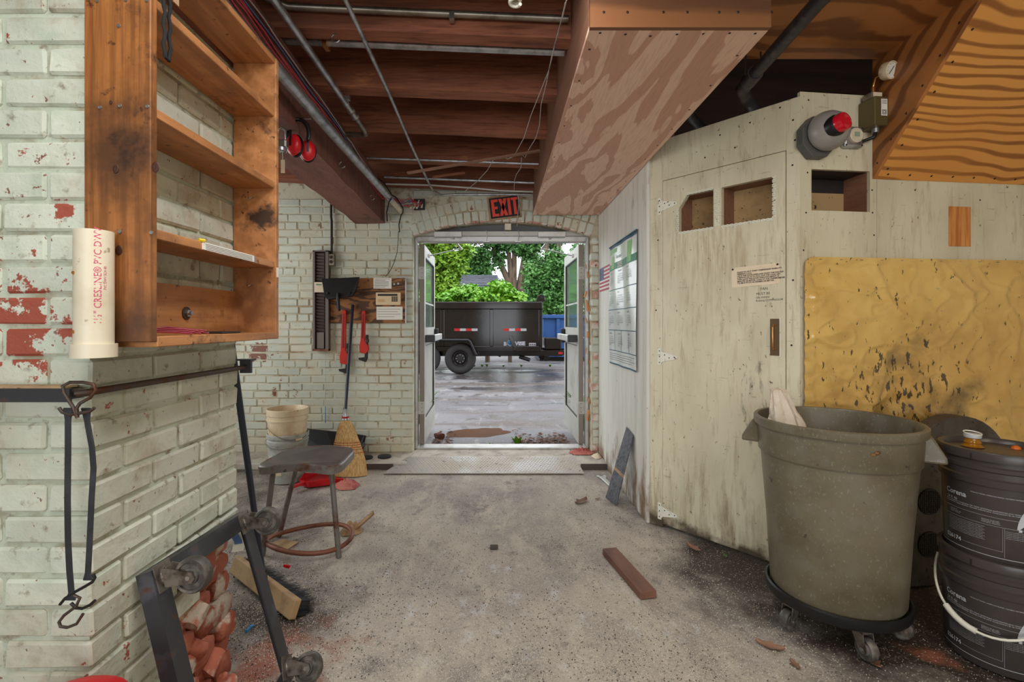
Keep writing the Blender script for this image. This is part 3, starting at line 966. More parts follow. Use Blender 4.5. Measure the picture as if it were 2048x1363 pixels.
# far right panel wall with a square vent hole
Cc = Vector((2.72, 2.51, 0))
dBC = (Cc - B_).normalized()
FC = frame(B_, (-dBC.y, dBC.x, 0))
wc = thing('wall_panel', B_, 'cream painted plywood wall behind the wheeled bin', 'wall', kind='structure')
v0, v1 = onp(FC, 1623, 380)[0], onp(FC, 1740, 380)[0]
vz0, vz1 = onp(FC, 1680, 422)[1], onp(FC, 1680, 340)[1]
xs_ = 1.878
xst = (xs_ - B_.x) / dBC.x
g = G(FC)
g.box(.0, v0, 0, .018, 0, 2.366).box(v1, xst, 0, .018, 0, 2.366).box(v0, v1, 0, .018, 0, vz0).box(v0, v1, 0, .018, vz1, 2.366)
g.build('panel', m_cream, wc)
G(FC).box(xst + .002, 1.78, 0, .018, 0, 2.5).build('panel', m_cream, wc)
G(FC).box(v0 - .012, v1 + .012, .162, .172, vz1 - .069, vz1 + .02).box(v0 - .012, v1 + .012, .018, .16, vz1, vz1 + .012).build('vent_back', m_rackdark, wc)
vb = G(FC).box(v0 - .012, v0, .018, .16, vz0, vz1).box(v1, v1 + .012, .018, .16, vz0, vz1).box(v0, v1, .018, .16, vz0 - .012, vz0)
vb.build('vent_duct', m_plyside, wc)
G(FC).box(v0 - .012, v1 + .012, .16, .17, vz0 - .02, vz1 - .07).build('baffle_board', m_tan, wc)
for (px, py) in ((1617, 200), (1727, 200), (1610, 310), (1748, 305), (1615, 345), (1750, 345), (1612, 425), (1745, 425), (1748, 470), (1607, 500), (1744, 380), (1830, 380), (1960, 400)):
    x_, z_ = onp(FC, px, py)
    screw(wc, FC @ Vector((x_, -.0005, z_)), FC.to_3x3() @ Vector((0, -1, 0)), .9)
# bare wood patch where something was taken off the wall
p0, p1 = onp(FC, 1897, 492), onp(FC, 1940, 414)
tag(G(FC).box(p0[0], p1[0], -.004, -.0005, p0[1], p1[1]).build('bare_patch', m_patch, wc), 'unpainted orange wood patch')

# amber vinyl splash sheet, stapled on
gx0, gz1 = onp(FC, 1603, 514)
gx1, gz0 = 1.62, .32
RC = .05


def vin(u, v):
    x = gx0 + (gx1 - gx0) * u
    z = gz0 + (gz1 - gz0) * v
    # rounded top left corner
    if x - gx0 < RC and gz1 - z < RC:
        d = Vector((x - gx0 - RC, z - gz1 + RC))
        if d.length > RC:
            d = d.normalized() * RC
            x, z = gx0 + RC + d.x, gz1 - RC + d.y
    e = min(1, min((x - gx0) / .05, (gz1 - z) / .04))
    q = Vector((x * 3.1, z * 4.2, 0))
    y = -.018 - .018 * e * (mnoise.noise(q) + .6 * mnoise.noise(q * 2.3 + Vector((3, 1, 0))) + .25 * mnoise.noise(q * 5.5))
    y -= .010 * e * max(0, 1 - 9 * abs(mnoise.noise(q * .8 + Vector((9, 4, 1))))) + .006 * e * max(0, 1 - 11 * abs(mnoise.noise(q * 1.7 + Vector((2, 8, 5)))))
    if e < 1:
        y += -.006 * abs(math.sin(z * 45)) * (1 if (x - gx0) < .05 else 0) - .004 * abs(math.sin(x * 20)) * (1 if gz1 - z < .04 else 0)
    return FC @ Vector((x, min(y, -.003), z))


vinyl = tag(G().grid(vin, 170, 150).build('vinyl_sheet', m_gold, smooth=80, recalc=False), 'wrinkled amber vinyl splash sheet stapled to the cream wall', 'plastic sheet')
for k in range(11):
    x_ = gx0 + .08 + k * .11
    G(FC).box(x_, x_ + .012, -.024, -.016, gz1 - .012, gz1 - .010).build('staple', m_steel, vinyl)
for (px, py) in ((1738, 578), (1862, 578), (1845, 600), (1870, 622)):
    x_, z_ = onp(FC, px, py)
    G(FC).box(x_, x_ + .012, -.034, -.030, z_, z_ + .002).build('staple', m_steel, vinyl)

# ------------------------------------------------------------------ right-hand ceiling sheet and boxed stair
tag(G().box(SX1 + .004, 1.862, -.6, 2.372, 2.53, 2.548).build('ceiling_sheet', m_plybrown), 'brown plywood ceiling sheet beside the stair boxing', 'ceiling', kind='structure')
stair = thing('stair_boxing', (2.3, 2.2, 1.95), 'varnished orange plywood boxing under a staircase', 'soffit', kind='structure')
X0s = 1.870


def sl(x, t):       # point on the slope: t = 0 at the wall
    xw = (x - B_.x) / dBC.x
    yw = B_.y + dBC.y * xw - .003
    return Vector((x, yw - t, 1.952 + t))


T = .70
pts = [sl(X0s, 0), sl(3.19, 0), sl(3.19, T), sl(X0s, T)]
g = G().add(pts + [p + Vector((0, .011, .011)) for p in pts], [(0, 1, 2, 3), (4, 7, 6, 5), (0, 4, 5, 1), (1, 5, 6, 2), (2, 6, 7, 3), (3, 7, 4, 0)])
g.build('sloping_panel', m_plyorange, stair)
a_, b_ = sl(X0s, 0), sl(X0s, T)
g = G()
side = [(a_.y, a_.z), (b_.y, b_.z), (a_.y, b_.z)]
g.add([(X0s, y, z) for y, z in side] + [(X0s - .016, y, z) for y, z in side], [(0, 1, 2), (3, 5, 4), (0, 3, 4, 1), (1, 4, 5, 2), (2, 5, 3, 0)])
g.build('side_panel', m_plybrown, stair)
for k in range(8):
    screw(stair, sl(X0s + .03, .04 + k * .085) + Vector((0, -.001, -.001)), (0, -1, -1), 1.1)
    screw(stair, sl(X0s + .05 + k * .12, .02) + Vector((0, -.001, -.001)), (0, -1, -1), 1.1)
    q = sl(X0s, .05 + k * .085)
    screw(stair, (X0s - .0165, q.y + .02, q.z + .02), (-1, 0, 0), 1.1)

# ------------------------------------------------------------------ the brick pier
PX, PY0, PY1 = -.945, 1.115, 1.742
pier = tag(G().box(-1.9, PX - .008, PY0 + .008, PY1 - .008, .60, zj(-1.2) + .2).box(-1.9, PX - .008, PY0 + .008, 1.38, 0, .60).box(-1.9, PX - .055, 1.38, PY1 - .05, 0, .60).build('brick_pier', m_mortar), 'pale painted brick pier with crumbling red base', 'pier', kind='structure')
FPf = frame((0, PY0, 0), (0, 1, 0))
FPr = frame((PX, 0, 0), (-1, 0, 0))              # x = +Y
random.seed(21)
PH = .0722
for c in range(29):
    z0, z1 = c * PH + .004, (c + 1) * PH - .005
    rnd = lambda: random.uniform(-.003, .003)

    def erode(yc, zc):
        return math.hypot((yc - 1.80) / .42, (zc - .02) / .50) < 1 + random.uniform(-.15, .1)
    if c % 2 == 0:
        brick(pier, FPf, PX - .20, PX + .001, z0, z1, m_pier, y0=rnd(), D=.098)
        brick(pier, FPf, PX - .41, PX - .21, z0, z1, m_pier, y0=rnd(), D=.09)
        ys = [PY0 + .106, PY0 + .306, PY0 + .314, PY0 + .512, PY0 + .520, PY1]
    else:
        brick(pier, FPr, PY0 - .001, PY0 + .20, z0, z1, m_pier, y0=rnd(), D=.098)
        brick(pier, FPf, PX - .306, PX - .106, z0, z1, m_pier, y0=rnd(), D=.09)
        ys = [PY0 + .208, PY0 + .408, PY0 + .416, PY0 + .516, PY0 + .524, PY1] if c % 6 == 1 else [PY0 + .208, PY0 + .408, PY0 + .416, PY1]
    for a, b in zip(ys[0::2], ys[1::2]):
        if erode((a + b) / 2, z0):
            dep = random.uniform(.006, .045)
            brick(pier, FPr, a, b - random.uniform(0, .02), z0 - .006, z1 + .007, m_raw, y0=dep - .014, D=.13, kind='raw')
        else:
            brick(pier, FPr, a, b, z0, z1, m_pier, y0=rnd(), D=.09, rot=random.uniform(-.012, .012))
# fallen lumps of soft brick at the foot
random.seed(5)
for k in range(6):
    me = brick_mesh(.1, .08, .06, 'raw', m_raw)
    o = bpy.data.objects.new('brick_lump', me)
    col.objects.link(o)
    o.parent = pier
    yy = random.uniform(1.42, 1.74)
    o.location = Vector((PX + random.uniform(-.035, .02), yy, random.uniform(.0, .05) + (.1 if k % 3 == 0 else 0) + (.2 if k % 5 == 0 else 0))) - world_loc(pier)
    o.rotation_euler = [random.uniform(-1, 1) for _ in range(3)]
    s_ = random.uniform(.5, .95)
    o.scale = (s_, s_, s_)
# ------------------------------------------------------------------ aluminium double door
FY = 4.58
jl, jr = -.786, .815
zh = 2.007
fr_ = thing('door_frame', (0, FY, .05), 'silver aluminium frame of the double doorway', 'door frame', kind='structure')
G().box(XL + .004, jl, FY, FY + .11, .05, zh + .05).build('jamb', m_alu, fr_, bevel=.002)
G().box(jr, XR - .004, FY, FY + .11, .05, zh + .05).build('jamb', m_alu, fr_, bevel=.002)
G().box(jl, jr, FY, FY + .11, zh, zh + .05).build('head', m_alu, fr_, bevel=.002)
G().box(jl - .014, jl + .004, FY - .012, FY, .05, zh + .03).build('stop_bead', m_alu, fr_)
G().box(jr - .004, jr + .014, FY - .012, FY, .05, zh + .03).build('stop_bead', m_alu, fr_)
G().box(jl, jr, FY - .012, FY, zh + .004, zh + .03).build('stop_bead', m_alu, fr_)
G().box(jl, jr, FY - .03, FY + .12, .046, .064).build('threshold', m_alu, fr_, bevel=.003)
hb = G().box(jl - .01, jr + .01, FY - .02, FY + .10, zh + .051, zh + .095).build('header_board', m_dooralu, fr_, bevel=.002)
# grey board filling the arch
poly2 = [arch(RAD - .004, -half * .985 + 2 * half * .985 * k / 20) for k in range(21)]
g = G(frame((0, 4.62, 0), (0, 1, 0)))
zbse = zh + .095
pp = [(x, z) for x, z in poly2 if z > zbse]
g.prism([(pp[0][0], zbse)] + pp + [(pp[-1][0], zbse)], 0, .02)
g.build('transom_board', m_greypanel, fr_)
G().box(jl + .17, jl + .43, FY - .07, FY - .022, zh + .035, zh + .085).build('closer_body', m_alu, fr_, bevel=.004)
G().box(jr - .46, jr - .20, FY - .07, FY - .022, zh + .035, zh + .085).build('closer_body', m_alu, fr_, bevel=.004)
for x in (-.13, .17):
    G().box(x - .03, x + .03, FY - .02, FY + .05, zh - .006, zh + .003).tube([(x, FY - .022, zh + .0), (x + .01, FY - .03, zh + .06), (x + .0, FY - .025, zh + .10)], .004, 6).build('catch', m_steel, fr_)
G().box(.045, .105, FY - .045, FY + .035, zh + .105, zh + .165).build('sensor_box', m_pvc, fr_, bevel=.003)


def leaf(nm, hinge, far, side, label):
    """one open door leaf from the hinge line to its far edge; side = +1 when its room face looks to +x"""
    hx, fx = hinge, far
    y0, y1 = 4.665, 5.63
    d = Vector((fx - hx, y1 - y0, 0))
    L = d.length
    # frame: x along the leaf, y into the leaf thickness
    X = d.normalized()
    Yv = Vector((-side, 0, 0))
    Yv = (Yv - X * Yv.dot(X)).normalized()
    M = Matrix((X, Yv, Vector((0, 0, 1)))).transposed().to_4x4()
    M.translation = Vector((hx, y0, 0))
    t = .048
    D = thing(nm, M @ Vector((L / 2, t / 2, .07)), label, 'door', kind='structure')
    z0, z1 = .072, 1.995
    sw = .085
    gz0, gz1 = 1.19, 1.885
    pz0, pz1 = .30, 1.02
    G(M).box(0, sw, 0, t, z0, z1).build('stile', m_dooralu, D, bevel=.002)
    G(M).box(L - sw, L, 0, t, z0, z1).build('stile', m_dooralu, D, bevel=.002)
    G(M).box(sw, L - sw, 0, t, z0, pz0).build('bottom_rail', m_dooralu, D, bevel=.002)
    G(M).box(sw, L - sw, 0, t, pz1, gz0).build('lock_rail', m_dooralu, D, bevel=.002)
    G(M).box(sw, L - sw, 0, t, gz1, z1).build('top_rail', m_dooralu, D, bevel=.002)
    G(M).box(sw, L - sw, .018, .03, pz0, pz1).build('lower_panel', m_dooralu, D)
    G(M).box(sw, L - sw, .021, .027, gz0, gz1).build('pane', m_glass, D)
    G(M).box(sw, L - sw, .008, .014, gz0 + .24, gz0 + .255).build('glass_rail', m_alu, D)
    g = G(M)
    for (a, b) in ((gz0, gz1), (pz0, pz1)):
        g.box(sw, sw + .008, .003, .018, a, b).box(L - sw - .008, L - sw, .003, .018, a, b).box(sw, L - sw, .003, .018, a, a + .008).box(sw, L - sw, .003, .018, b - .008, b)
    g.build('glazing_bead', m_black, D)
    G(M).box(-.003, -.0004, .002, t - .002, z0, z1).build('hinge_edge', m_alubronze, D)
    for hz in (1.72, .42):
        ho = G(M).box(-.006, -.0032, .0, t + .012, hz - .06, hz + .06).build('hinge', m_dooralu, D)
        for k in (-1, 0, 1):
            screw(ho, M @ Vector((-.0065, t / 2, hz + k * .04)), M.to_3x3() @ Vector((-1, 0, 0)), .8)
    # push bar
    bz = 1.085
    pb = G(M).box(.10, L - .03, -.085, -.045, bz - .032, bz + .032).build('push_bar', m_alu, D, bevel=.005)
    G(M).box(.06, .115, -.09, -.002, bz - .036, bz + .036).build('bar_end', m_blackplastic, pb, bevel=.004)
    G(M).box(L - .09, L - .03, -.045, -.002, bz - .07, bz + .09).build('bar_end', m_blackplastic, pb, bevel=.008)
    # closer arm from the frame to the leaf
    el = Vector((hx + side * .34, 4.80, zh - .03))
    st = Vector((hx + side * .28, FY - .045, zh + .03))
    en = M @ Vector((.32, -.01, 1.93))
    G().bar(st, el, .022, .008).build('closer_arm', m_alu, D)
    G().tube([el + Vector((0, 0, .012)), el - Vector((0, 0, .016))], .012, 8).tube([el, en], .0055, 8).build('closer_rod', m_steel, D, smooth=50)
    G(M).box(.29, .35, -.016, -.001, 1.915, 1.945).build('closer_shoe', m_alu, D)
    return D


leaf('door_1', -.728, -.757, 1, 'open glazed aluminium door leaf hinged on the notice board side')
leaf('door_3', .757, .748, -1, 'open glazed aluminium door leaf hinged on the flag side')

# ------------------------------------------------------------------ yard: trailer
ty = 12.0


def tz(py):
    return H - (py - CY) * ty / F


def tx(px):
    return (px - CX) * ty / F


tr = thing('dump_trailer', (-1.2, ty, -.02), 'black steel dump trailer with red and white reflective tape', 'trailer')
zt_, zb_ = tz(603), tz(692)
xe = tx(1085)
xw = -3.6
G().box(xw, xe - .02, ty + .03, ty + .07, zb_, zt_ - .02).build('side_wall', m_trailer, tr)
G().box(xw, xe, ty - .05, ty + .09, zt_ - .19, zt_).build('top_rail', m_trailer, tr, bevel=.02)
G().box(xw, xe - .04, ty - .03, ty + .09, zb_ - .13, zb_ + .0).build('bottom_rail', m_trailer, tr, bevel=.01)
for px in (885, 983, 1081):
    G().box(tx(px) - .045, tx(px) + .045, ty - .03, ty + .035, zb_, zt_ - .19).build('side_post', m_trailer, tr, bevel=.01)
G().box(xe - .05, xe, ty + .05, ty + 1.9, zb_, zt_).build('front_wall', m_trailer, tr)
G().box(xw, xe, ty + 1.86, ty + 1.9, zb_, zt_).build('side_wall', m_trailer, tr)
G().box(xw, xe, ty + .07, ty + 1.86, zb_ - .06, zb_).build('bed', m_trailer, tr)
G().box(xw, tx(1127), ty + .25, ty + .37, tz(713), tz(701)).box(xw, tx(1127), ty + 1.5, ty + 1.62, tz(713), tz(701)).build('chassis', m_trailer, tr)
for q_ in (.4, 1.3):
    G().box(tx(1085), tx(1150), ty + q_, ty + q_ + .12, tz(712), tz(702)).build('tongue', m_trailer, tr)
G().box(tx(1093), tx(1128), ty + .5, ty + 1.4, tz(701), tz(676)).build('tool_box', m_trailer, tr, bevel=.02)
G().prism([(tx(975), tz(703)), (tx(1012), tz(703)), (tx(1000), tz(715))], ty + .2, ty + .3).build('gusset', m_trailer, tr)
G().tube([(tx(1040), ty + .2, tz(714)), (tx(1060), ty + .1, tz(720))], .05, 10).build('hitch_tube', m_rim, tr, smooth=50)
G().tube([(tx(1080), ty + .3, tz(713)), (tx(1094), ty + .3, tz(719))], .045, 8).box(tx(1090), tx(1100), ty + .25, ty + .36, tz(722), tz(713)).build('jack_foot', m_trailer, tr)
G().box(tx(1119), tx(1128), ty + .235, ty + .249, tz(709), tz(704.5)).build('red_reflector', m_tapered, tr)
# reflective tape
for (pa, pb_) in ((908, 955), (1007, 1053)):
    for k in range(4):
        a = pa + (pb_ - pa) * k / 4
        b = pa + (pb_ - pa) * (k + 1) / 4
        G().box(tx(a), tx(b), ty + .024, ty + .0295, tz(661.5), tz(656.5)).build('reflective_tape', m_tapewhite if k % 2 else m_tapered, tr)
# lettering and badge
TM = lambda px, py, off=.027: Matrix(((1, 0, 0, tx(px)), (0, 0, -1, ty + off), (0, 1, 0, tz(py)), (0, 0, 0, 1)))
text('lettering', 'B', .125, TM(1007.5, 690.5), m_print, tr, bold=.007, squash=1.05)
text('lettering', 'WISE', .125, TM(1025, 690.0), m_print, tr, bold=.007, squash=1.12)
bd = G(TM(1020, 686, .026)).add([(-.065, .06, 0), (0, .075, 0), (.065, .06, 0), (.06, -.03, 0), (0, -.085, 0), (-.06, -.03, 0)], [(5, 4, 3, 2, 1, 0)]).build('shield_badge', m_print, tr, recalc=False)
G(TM(1020, 686, .024)).add([(-.052, .048, 0), (0, .06, 0), (.052, .048, 0), (.048, -.025, 0), (0, -.068, 0), (-.048, -.025, 0)], [(5, 4, 3, 2, 1, 0)]).build('shield_face', m_shield, bd, recalc=False)
G(TM(1020, 686, .022)).add([(-.045, .02, 0), (0, -.01, 0), (.045, .02, 0), (.04, -.005, 0), (0, -.04, 0), (-.04, -.005, 0)], [(0, 5, 4, 1), (1, 4, 3, 2)]).build('shield_chevron', m_navy, bd, recalc=False)
G().box(tx(1058), tx(1072), ty + .024, ty + .029, tz(691.5), tz(685.5)).build('info_sticker', m_print, tr)
for k in range(3):
    G().box(tx(1059 + k * 4.4), tx(1062.5 + k * 4.4), ty + .020, ty + .0235, tz(690), tz(687.5)).build('sticker_mark', m_greyink, tr)
# tailgate spreader bar and latch in front of the lettering
G().bar((tx(1021), ty - .02, tz(672)), (tx(1030), ty - .02, tz(696)), .10, .03, up=(0, 1, 0)).box(tx(1026), tx(1034), ty - .045, ty + .0, tz(701), tz(691)).build('latch_arm', m_trailer, tr, bevel=.01)
G().bar((tx(1022), ty - .02, tz(671)), (tx(1008), ty - .02, tz(681)), .03, .02, up=(0, 1, 0)).build('latch_rod', m_trailer, tr)
# fender and wheels
G().tube([(tx(838), ty - .22, tz(680)), (tx(879), ty - .22, tz(679)), (tx(937), ty - .22, tz(679)), (tx(941), ty - .22, tz(682)), (tx(953), ty - .22, tz(708))], .035, 8).build('fender_edge', m_rim, tr, smooth=50)
g = G()
fp = [(838, 679), (937, 678), (942, 682), (955, 709)]
for (pa, za), (pb_, zb2) in zip(fp, fp[1:]):
    g.add([(tx(pa), ty - .22, tz(za)), (tx(pb_), ty - .22, tz(zb2)), (tx(pb_), ty + .04, tz(zb2)), (tx(pa), ty + .04, tz(za))], [(0, 1, 2, 3)])
g.build('fender', m_trailer, tr, solid=.012)


def wheel(x):
    r = .385
    M = Matrix.Translation((x, ty - .02, -.02 + r)) @ Matrix.Rotation(PI / 2, 4, 'X')
    t = G().lathe([(.21, .10), (.24, .115), (.32, .125), (.365, .10), (.385, .05), (.385, -.05), (.365, -.10), (.30, -.12), (.21, -.1)], 36, M).build('tyre', m_tyre, tr, smooth=40)
    g = G().lathe([(.205, .10), (.21, .115), (.2, .11), (.185, .05), (.15, .045), (.12, .075), (.07, .08), (.065, .11), (.0, .112)], 28, M)
    rm = g.build('wheel_rim', m_rim, t, smooth=30)
    for k in range(8):
        a = 2 * PI * k / 8
        G().lathe([(.016, .075), (.016, .1), (.0, .103)], 6, M @ Matrix.Translation((.095 * math.cos(a), .095 * math.sin(a), 0))).build('lug_nut', m_steel, rm)
        a += PI / 8
        G().lathe([(.022, .053), (.0, .054)], 8, M @ Matrix.Translation((.165 * math.cos(a), .165 * math.sin(a), 0))).build('rim_hole', m_tapewhite if k % 3 == 9 else m_black, rm)


wheel(tx(921))
wheel(tx(921) - .88)
wheel(tx(921) + .05)  if False else None
# tarp roller end on the front corner and the load inside
G().prism([(tx(1071), tz(603)), (tx(1076), tz(591)), (tx(1082), tz(588)), (tx(1089), tz(590)), (tx(1090), tz(600)), (tx(1085), tz(606))], ty + .02, ty + .08).build('tarp_bracket', m_trailer, tr, bevel=.01)
G().tube([(tx(1084), ty + .01, tz(594)), (tx(1084), ty + 1.8, tz(594))], .04, 10).build('tarp_roller', m_rim, tr, smooth=50)
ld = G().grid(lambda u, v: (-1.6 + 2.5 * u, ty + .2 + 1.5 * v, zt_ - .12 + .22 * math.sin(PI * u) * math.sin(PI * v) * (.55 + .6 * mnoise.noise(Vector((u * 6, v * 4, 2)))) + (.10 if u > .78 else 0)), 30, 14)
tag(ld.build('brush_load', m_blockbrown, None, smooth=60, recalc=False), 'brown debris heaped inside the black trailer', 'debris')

# blue roll-off container behind
by = 16.0
bx = lambda px: (px - CX) * by / F
bz = lambda py: H - (py - CY) * by / F
bc = thing('blue_container', (3.4, by, -.02), 'blue ribbed steel waste container behind the trailer tongue', 'container')
G().box(bx(1075), 6.2, by + .06, by + 2.2, .12, bz(632)).build('body', m_blue, bc)
G().box(bx(1075), 6.2, by - .04, by + .07, bz(636), bz(629)).build('top_rail', m_blue, bc, bevel=.01)
G().box(bx(1075), 6.2, by - .02, by + .07, bz(680), bz(676)).build('waist_rail', m_blue, bc)
for k in range(8):
    x = bx(1084) + .0 + k * .53
    G().box(x - .06, x + .06, by - .01, by + .07, .12, bz(636)).build('rib', m_blue, bc, bevel=.02)
G().box(bx(1075), 6.2, by - .026, by - .021, bz(675.5), bz(673.5)).build('white_stripe', m_tapewhite, bc)
G().box(bx(1080), 6.1, by + .2, by + 2.0, -.02, .12).build('skid', m_black, bc)

# house roof beyond the hedge
hy = 30.0
hx_ = lambda px: (px - CX) * hy / F
hz_ = lambda py: H - (py - CY) * hy / F
hs_ = thing('house', (-2.2, hy + 3, -.02), 'house with a grey shingle roof beyond the hedge', 'house')
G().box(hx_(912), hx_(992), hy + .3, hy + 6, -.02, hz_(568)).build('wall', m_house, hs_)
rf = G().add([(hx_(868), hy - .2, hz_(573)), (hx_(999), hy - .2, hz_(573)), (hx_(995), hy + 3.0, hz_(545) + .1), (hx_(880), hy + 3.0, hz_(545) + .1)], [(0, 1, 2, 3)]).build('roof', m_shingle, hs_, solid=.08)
slope = Vector((0, 3.2, hz_(545) + .1 - hz_(573)))
for r in range(9):
    t0, t1 = r / 9, (r + 1) / 9
    for k in range(10):
        xa = hx_(880) + (hx_(996.5 - r * .3) - hx_(880)) * (k + (.5 if r % 2 else 0)) / 10
        xb = min(xa + .35, hx_(998.5 - r * .4))
        base = Vector((0, hy - .2, hz_(573)))
        p0, p1 = base + slope * t0, base + slope * t1
        me = G().add([(xa, p0.y, p0.z + .10), (xb, p0.y, p0.z + .10), (xb, p1.y, p1.z + .06), (xa, p1.y, p1.z + .06)], [(0, 1, 2, 3)])
        me.build('shingle', m_shingle, rf)
# ------------------------------------------------------------------ greenery


def leaves(name, blobs, n, size, m, parent, seed, droop=0.3, shell=.55, kind='stuff'):
    """leaf cards scattered through overlapping ellipsoids (centre, radii)"""
    rnd = random.Random(seed)
    vol = [b[1][0] * b[1][1] * b[1][2] for b in blobs]
    tot = sum(vol)
    vs, fs = [], []
    for (c, r), vl in zip(blobs, vol):
        for _ in range(int(n * vl / tot) + 1):
            while True:
                q = Vector((rnd.uniform(-1, 1), rnd.uniform(-1, 1), rnd.uniform(-1, 1)))
                if shell < q.length < 1:
                    break
            k = .8 + .45 * mnoise.noise(q * 2.5 + Vector((seed, c[0], c[2])))
            p = Vector((c[0] + q.x * r[0] * k, c[1] + q.y * r[1] * k, c[2] + q.z * r[2] * k))
            if p.z < 0:
                continue
            a = Vector((rnd.gauss(0, 1), rnd.gauss(0, 1), rnd.gauss(0, .5) - droop)).normalized()
            nrm = (Vector((rnd.gauss(0, .7), rnd.gauss(-.35, .7), rnd.gauss(.8, .5)))).normalized()
            b = a.cross(nrm)
            if b.length < .05:
                continue
            b.normalize()
            s = size * rnd.uniform(.6, 1.4)
            i = len(vs)
            vs += [p, p + a * s * .5 + b * s * .28, p + a * s, p + a * s * .5 - b * s * .28]
            fs.append((i, i + 1, i + 2, i + 3))
    g = G()
    g.v, g.f = vs, fs
    o = g.build(name, m, parent, recalc=False)
    if kind:
        o['kind'] = kind
    return o


def tree(name, label, blobs, n, size, m, trunks, seed, cat='tree', group=None, **kw):
    base = trunks[0][0][0] if trunks else Vector((blobs[0][0][0], blobs[0][0][1], -.02))
    t = thing(name, base, label, cat, group)
    leaves('foliage', blobs, n, size, m, t, seed, **kw)
    for pts, r0, r1 in trunks:
        k = len(pts)
        G().tube(pts, [r0 + (r1 - r0) * i / (k - 1) for i in range(k)], 8).build('trunk', m_bark, t, smooth=60)
    return t


def P_(px, py, Y):
    return at(px, py, Y)


def blob(px, py, Y, rx, rz, ry=None):
    p = at(px, py, Y)
    return ((p.x, p.y, p.z), (rx * Y / F, (ry if ry else rx * Y / F), rz * Y / F))


# broad leaved young tree by the left leaf
def G0(px, Y):
    return Vector(((px - CX) * Y / F, Y, -.02))


tree('leafy_tree', 'bright yellow-green leafy tree beside the grey shingle roof', [
    blob(880, 512, 20, 36, 36), blob(912, 530, 20, 26, 30), blob(850, 545, 20, 40, 40), blob(890, 567, 20, 34, 28), blob(830, 500, 20, 45, 50), blob(932, 500, 20, 18, 24), blob(870, 470, 20, 55, 30), blob(905, 590, 20, 30, 20), blob(850, 600, 20, 40, 30)],
    26000, .17, m_leafyellow, [([G0(880, 20), P_(880, 560, 20), P_(890, 510, 20)], .12, .05)], 3)
tree('hedge', 'dense bright green hedge bush behind the black trailer', [
    blob(940, 590, 15.5, 45, 20, 1.0), blob(1000, 583, 15.5, 34, 22, 1.0), blob(900, 600, 15.5, 40, 18, 1.0), blob(1032, 598, 15.5, 20, 18, .9), blob(975, 600, 15.2, 60, 18, .9), blob(860, 605, 15.5, 40, 20, 1.0)],
    15000, .14, m_leafbright, [([G0(975, 15.6), P_(975, 600, 15.6)], .08, .04), ([G0(1020, 15.6), P_(1020, 600, 15.6)], .07, .03)], 5, cat='hedge', shell=.6)
# grove behind
gy = 36.0
tree('tall_tree', 'tall multi-stemmed tree with bare grey trunks behind the roof', [
    blob(955, 510, gy, 40, 22), blob(1000, 487, gy, 40, 16), blob(1050, 497, gy, 36, 18), blob(980, 470, gy, 60, 20), blob(935, 530, gy, 26, 24), blob(968, 535, gy, 26, 22), blob(1000, 515, gy, 16, 30), blob(1065, 520, gy, 22, 28), blob(955, 555, gy, 30, 18), blob(1090, 480, gy, 50, 20), blob(900, 480, gy, 50, 20)],
    24000, .25, m_leafdark, [
        ([G0(1024, gy), P_(1022, 600, gy), P_(1016, 560, gy), P_(1000, 525, gy), P_(985, 490, gy), P_(978, 440, gy)], .34, .10),
        ([P_(1024, 600, gy), P_(1022, 555, gy), P_(1018, 510, gy), P_(1010, 440, gy)], .26, .13),
        ([P_(1027, 600, gy), P_(1028, 550, gy), P_(1029, 500, gy), P_(1031, 440, gy)], .26, .13),
        ([P_(1036, 600, gy), P_(1040, 560, gy), P_(1046, 520, gy), P_(1056, 470, gy)], .24, .10),
        ([P_(1040, 600, gy), P_(1048, 565, gy), P_(1050, 530, gy), P_(1049, 480, gy)], .18, .08),
        ([P_(1015, 560, gy), P_(997, 525, gy), P_(985, 508, gy)], .12, .05)], 8, shell=.2)
tree('feathery_tree', 'soft green feathery tree above the blue container', [
    blob(1078, 565, 28, 34, 44), blob(1110, 545, 28, 40, 56), blob(1100, 600, 28, 46, 36), blob(1080, 612, 28, 36, 24), blob(1140, 590, 28, 44, 60), blob(1062, 540, 28, 20, 24)],
    26000, .20, m_leaffir, [([G0(1096, 28), P_(1093, 540, 28), P_(1094, 470, 28)], .2, .1), ([P_(1118, 620, 28), P_(1112, 540, 28), P_(1120, 470, 28)], .18, .1)], 12, shell=.4)
tree('dark_tree', 'deep green tree standing behind the grey roofed house', [
    blob(930, 560, 46, 50, 40), blob(990, 585, 46, 40, 34), blob(860, 540, 46, 60, 60)],
    16000, .36, m_leafdark, [([G0(930, 46), P_(935, 540, 46)], .3, .15)], 15, shell=.4)
tree('far_tree', 'dark green tree far back beyond the feathery tree', [
    blob(1120, 560, 56, 60, 56), blob(1065, 585, 56, 50, 40), blob(1170, 540, 56, 60, 70)],
    17000, .42, m_leafdark, [([G0(1100, 56), P_(1104, 520, 56)], .3, .15)], 19, shell=.4)
# weeds by the jambs
rnd = random.Random(2)


def weed(x, y, hgt, nl, label, group=None, m=m_grass, w_=.03):
    t = G()
    for k in range(nl):
        a = rnd.uniform(0, 2 * PI)
        l_ = hgt * rnd.uniform(.6, 1.1)
        d = Vector((math.cos(a), math.sin(a), 0))
        s_ = Vector((-d.y, d.x, 0)) * w_
        b0 = Vector((x, y, -.02)) + d * .01
        p1 = b0 + d * l_ * .25 + Vector((0, 0, l_ * .6))
        p2 = b0 + d * l_ * .6 + Vector((0, 0, l_ * .9))
        t.add([b0 - s_ * .3, b0 + s_ * .3, p1 + s_, p1 - s_, p2], [(0, 1, 2, 3), (3, 2, 4)])
    return tag(t.build('weed', m, None, recalc=False), label, 'plant', group)


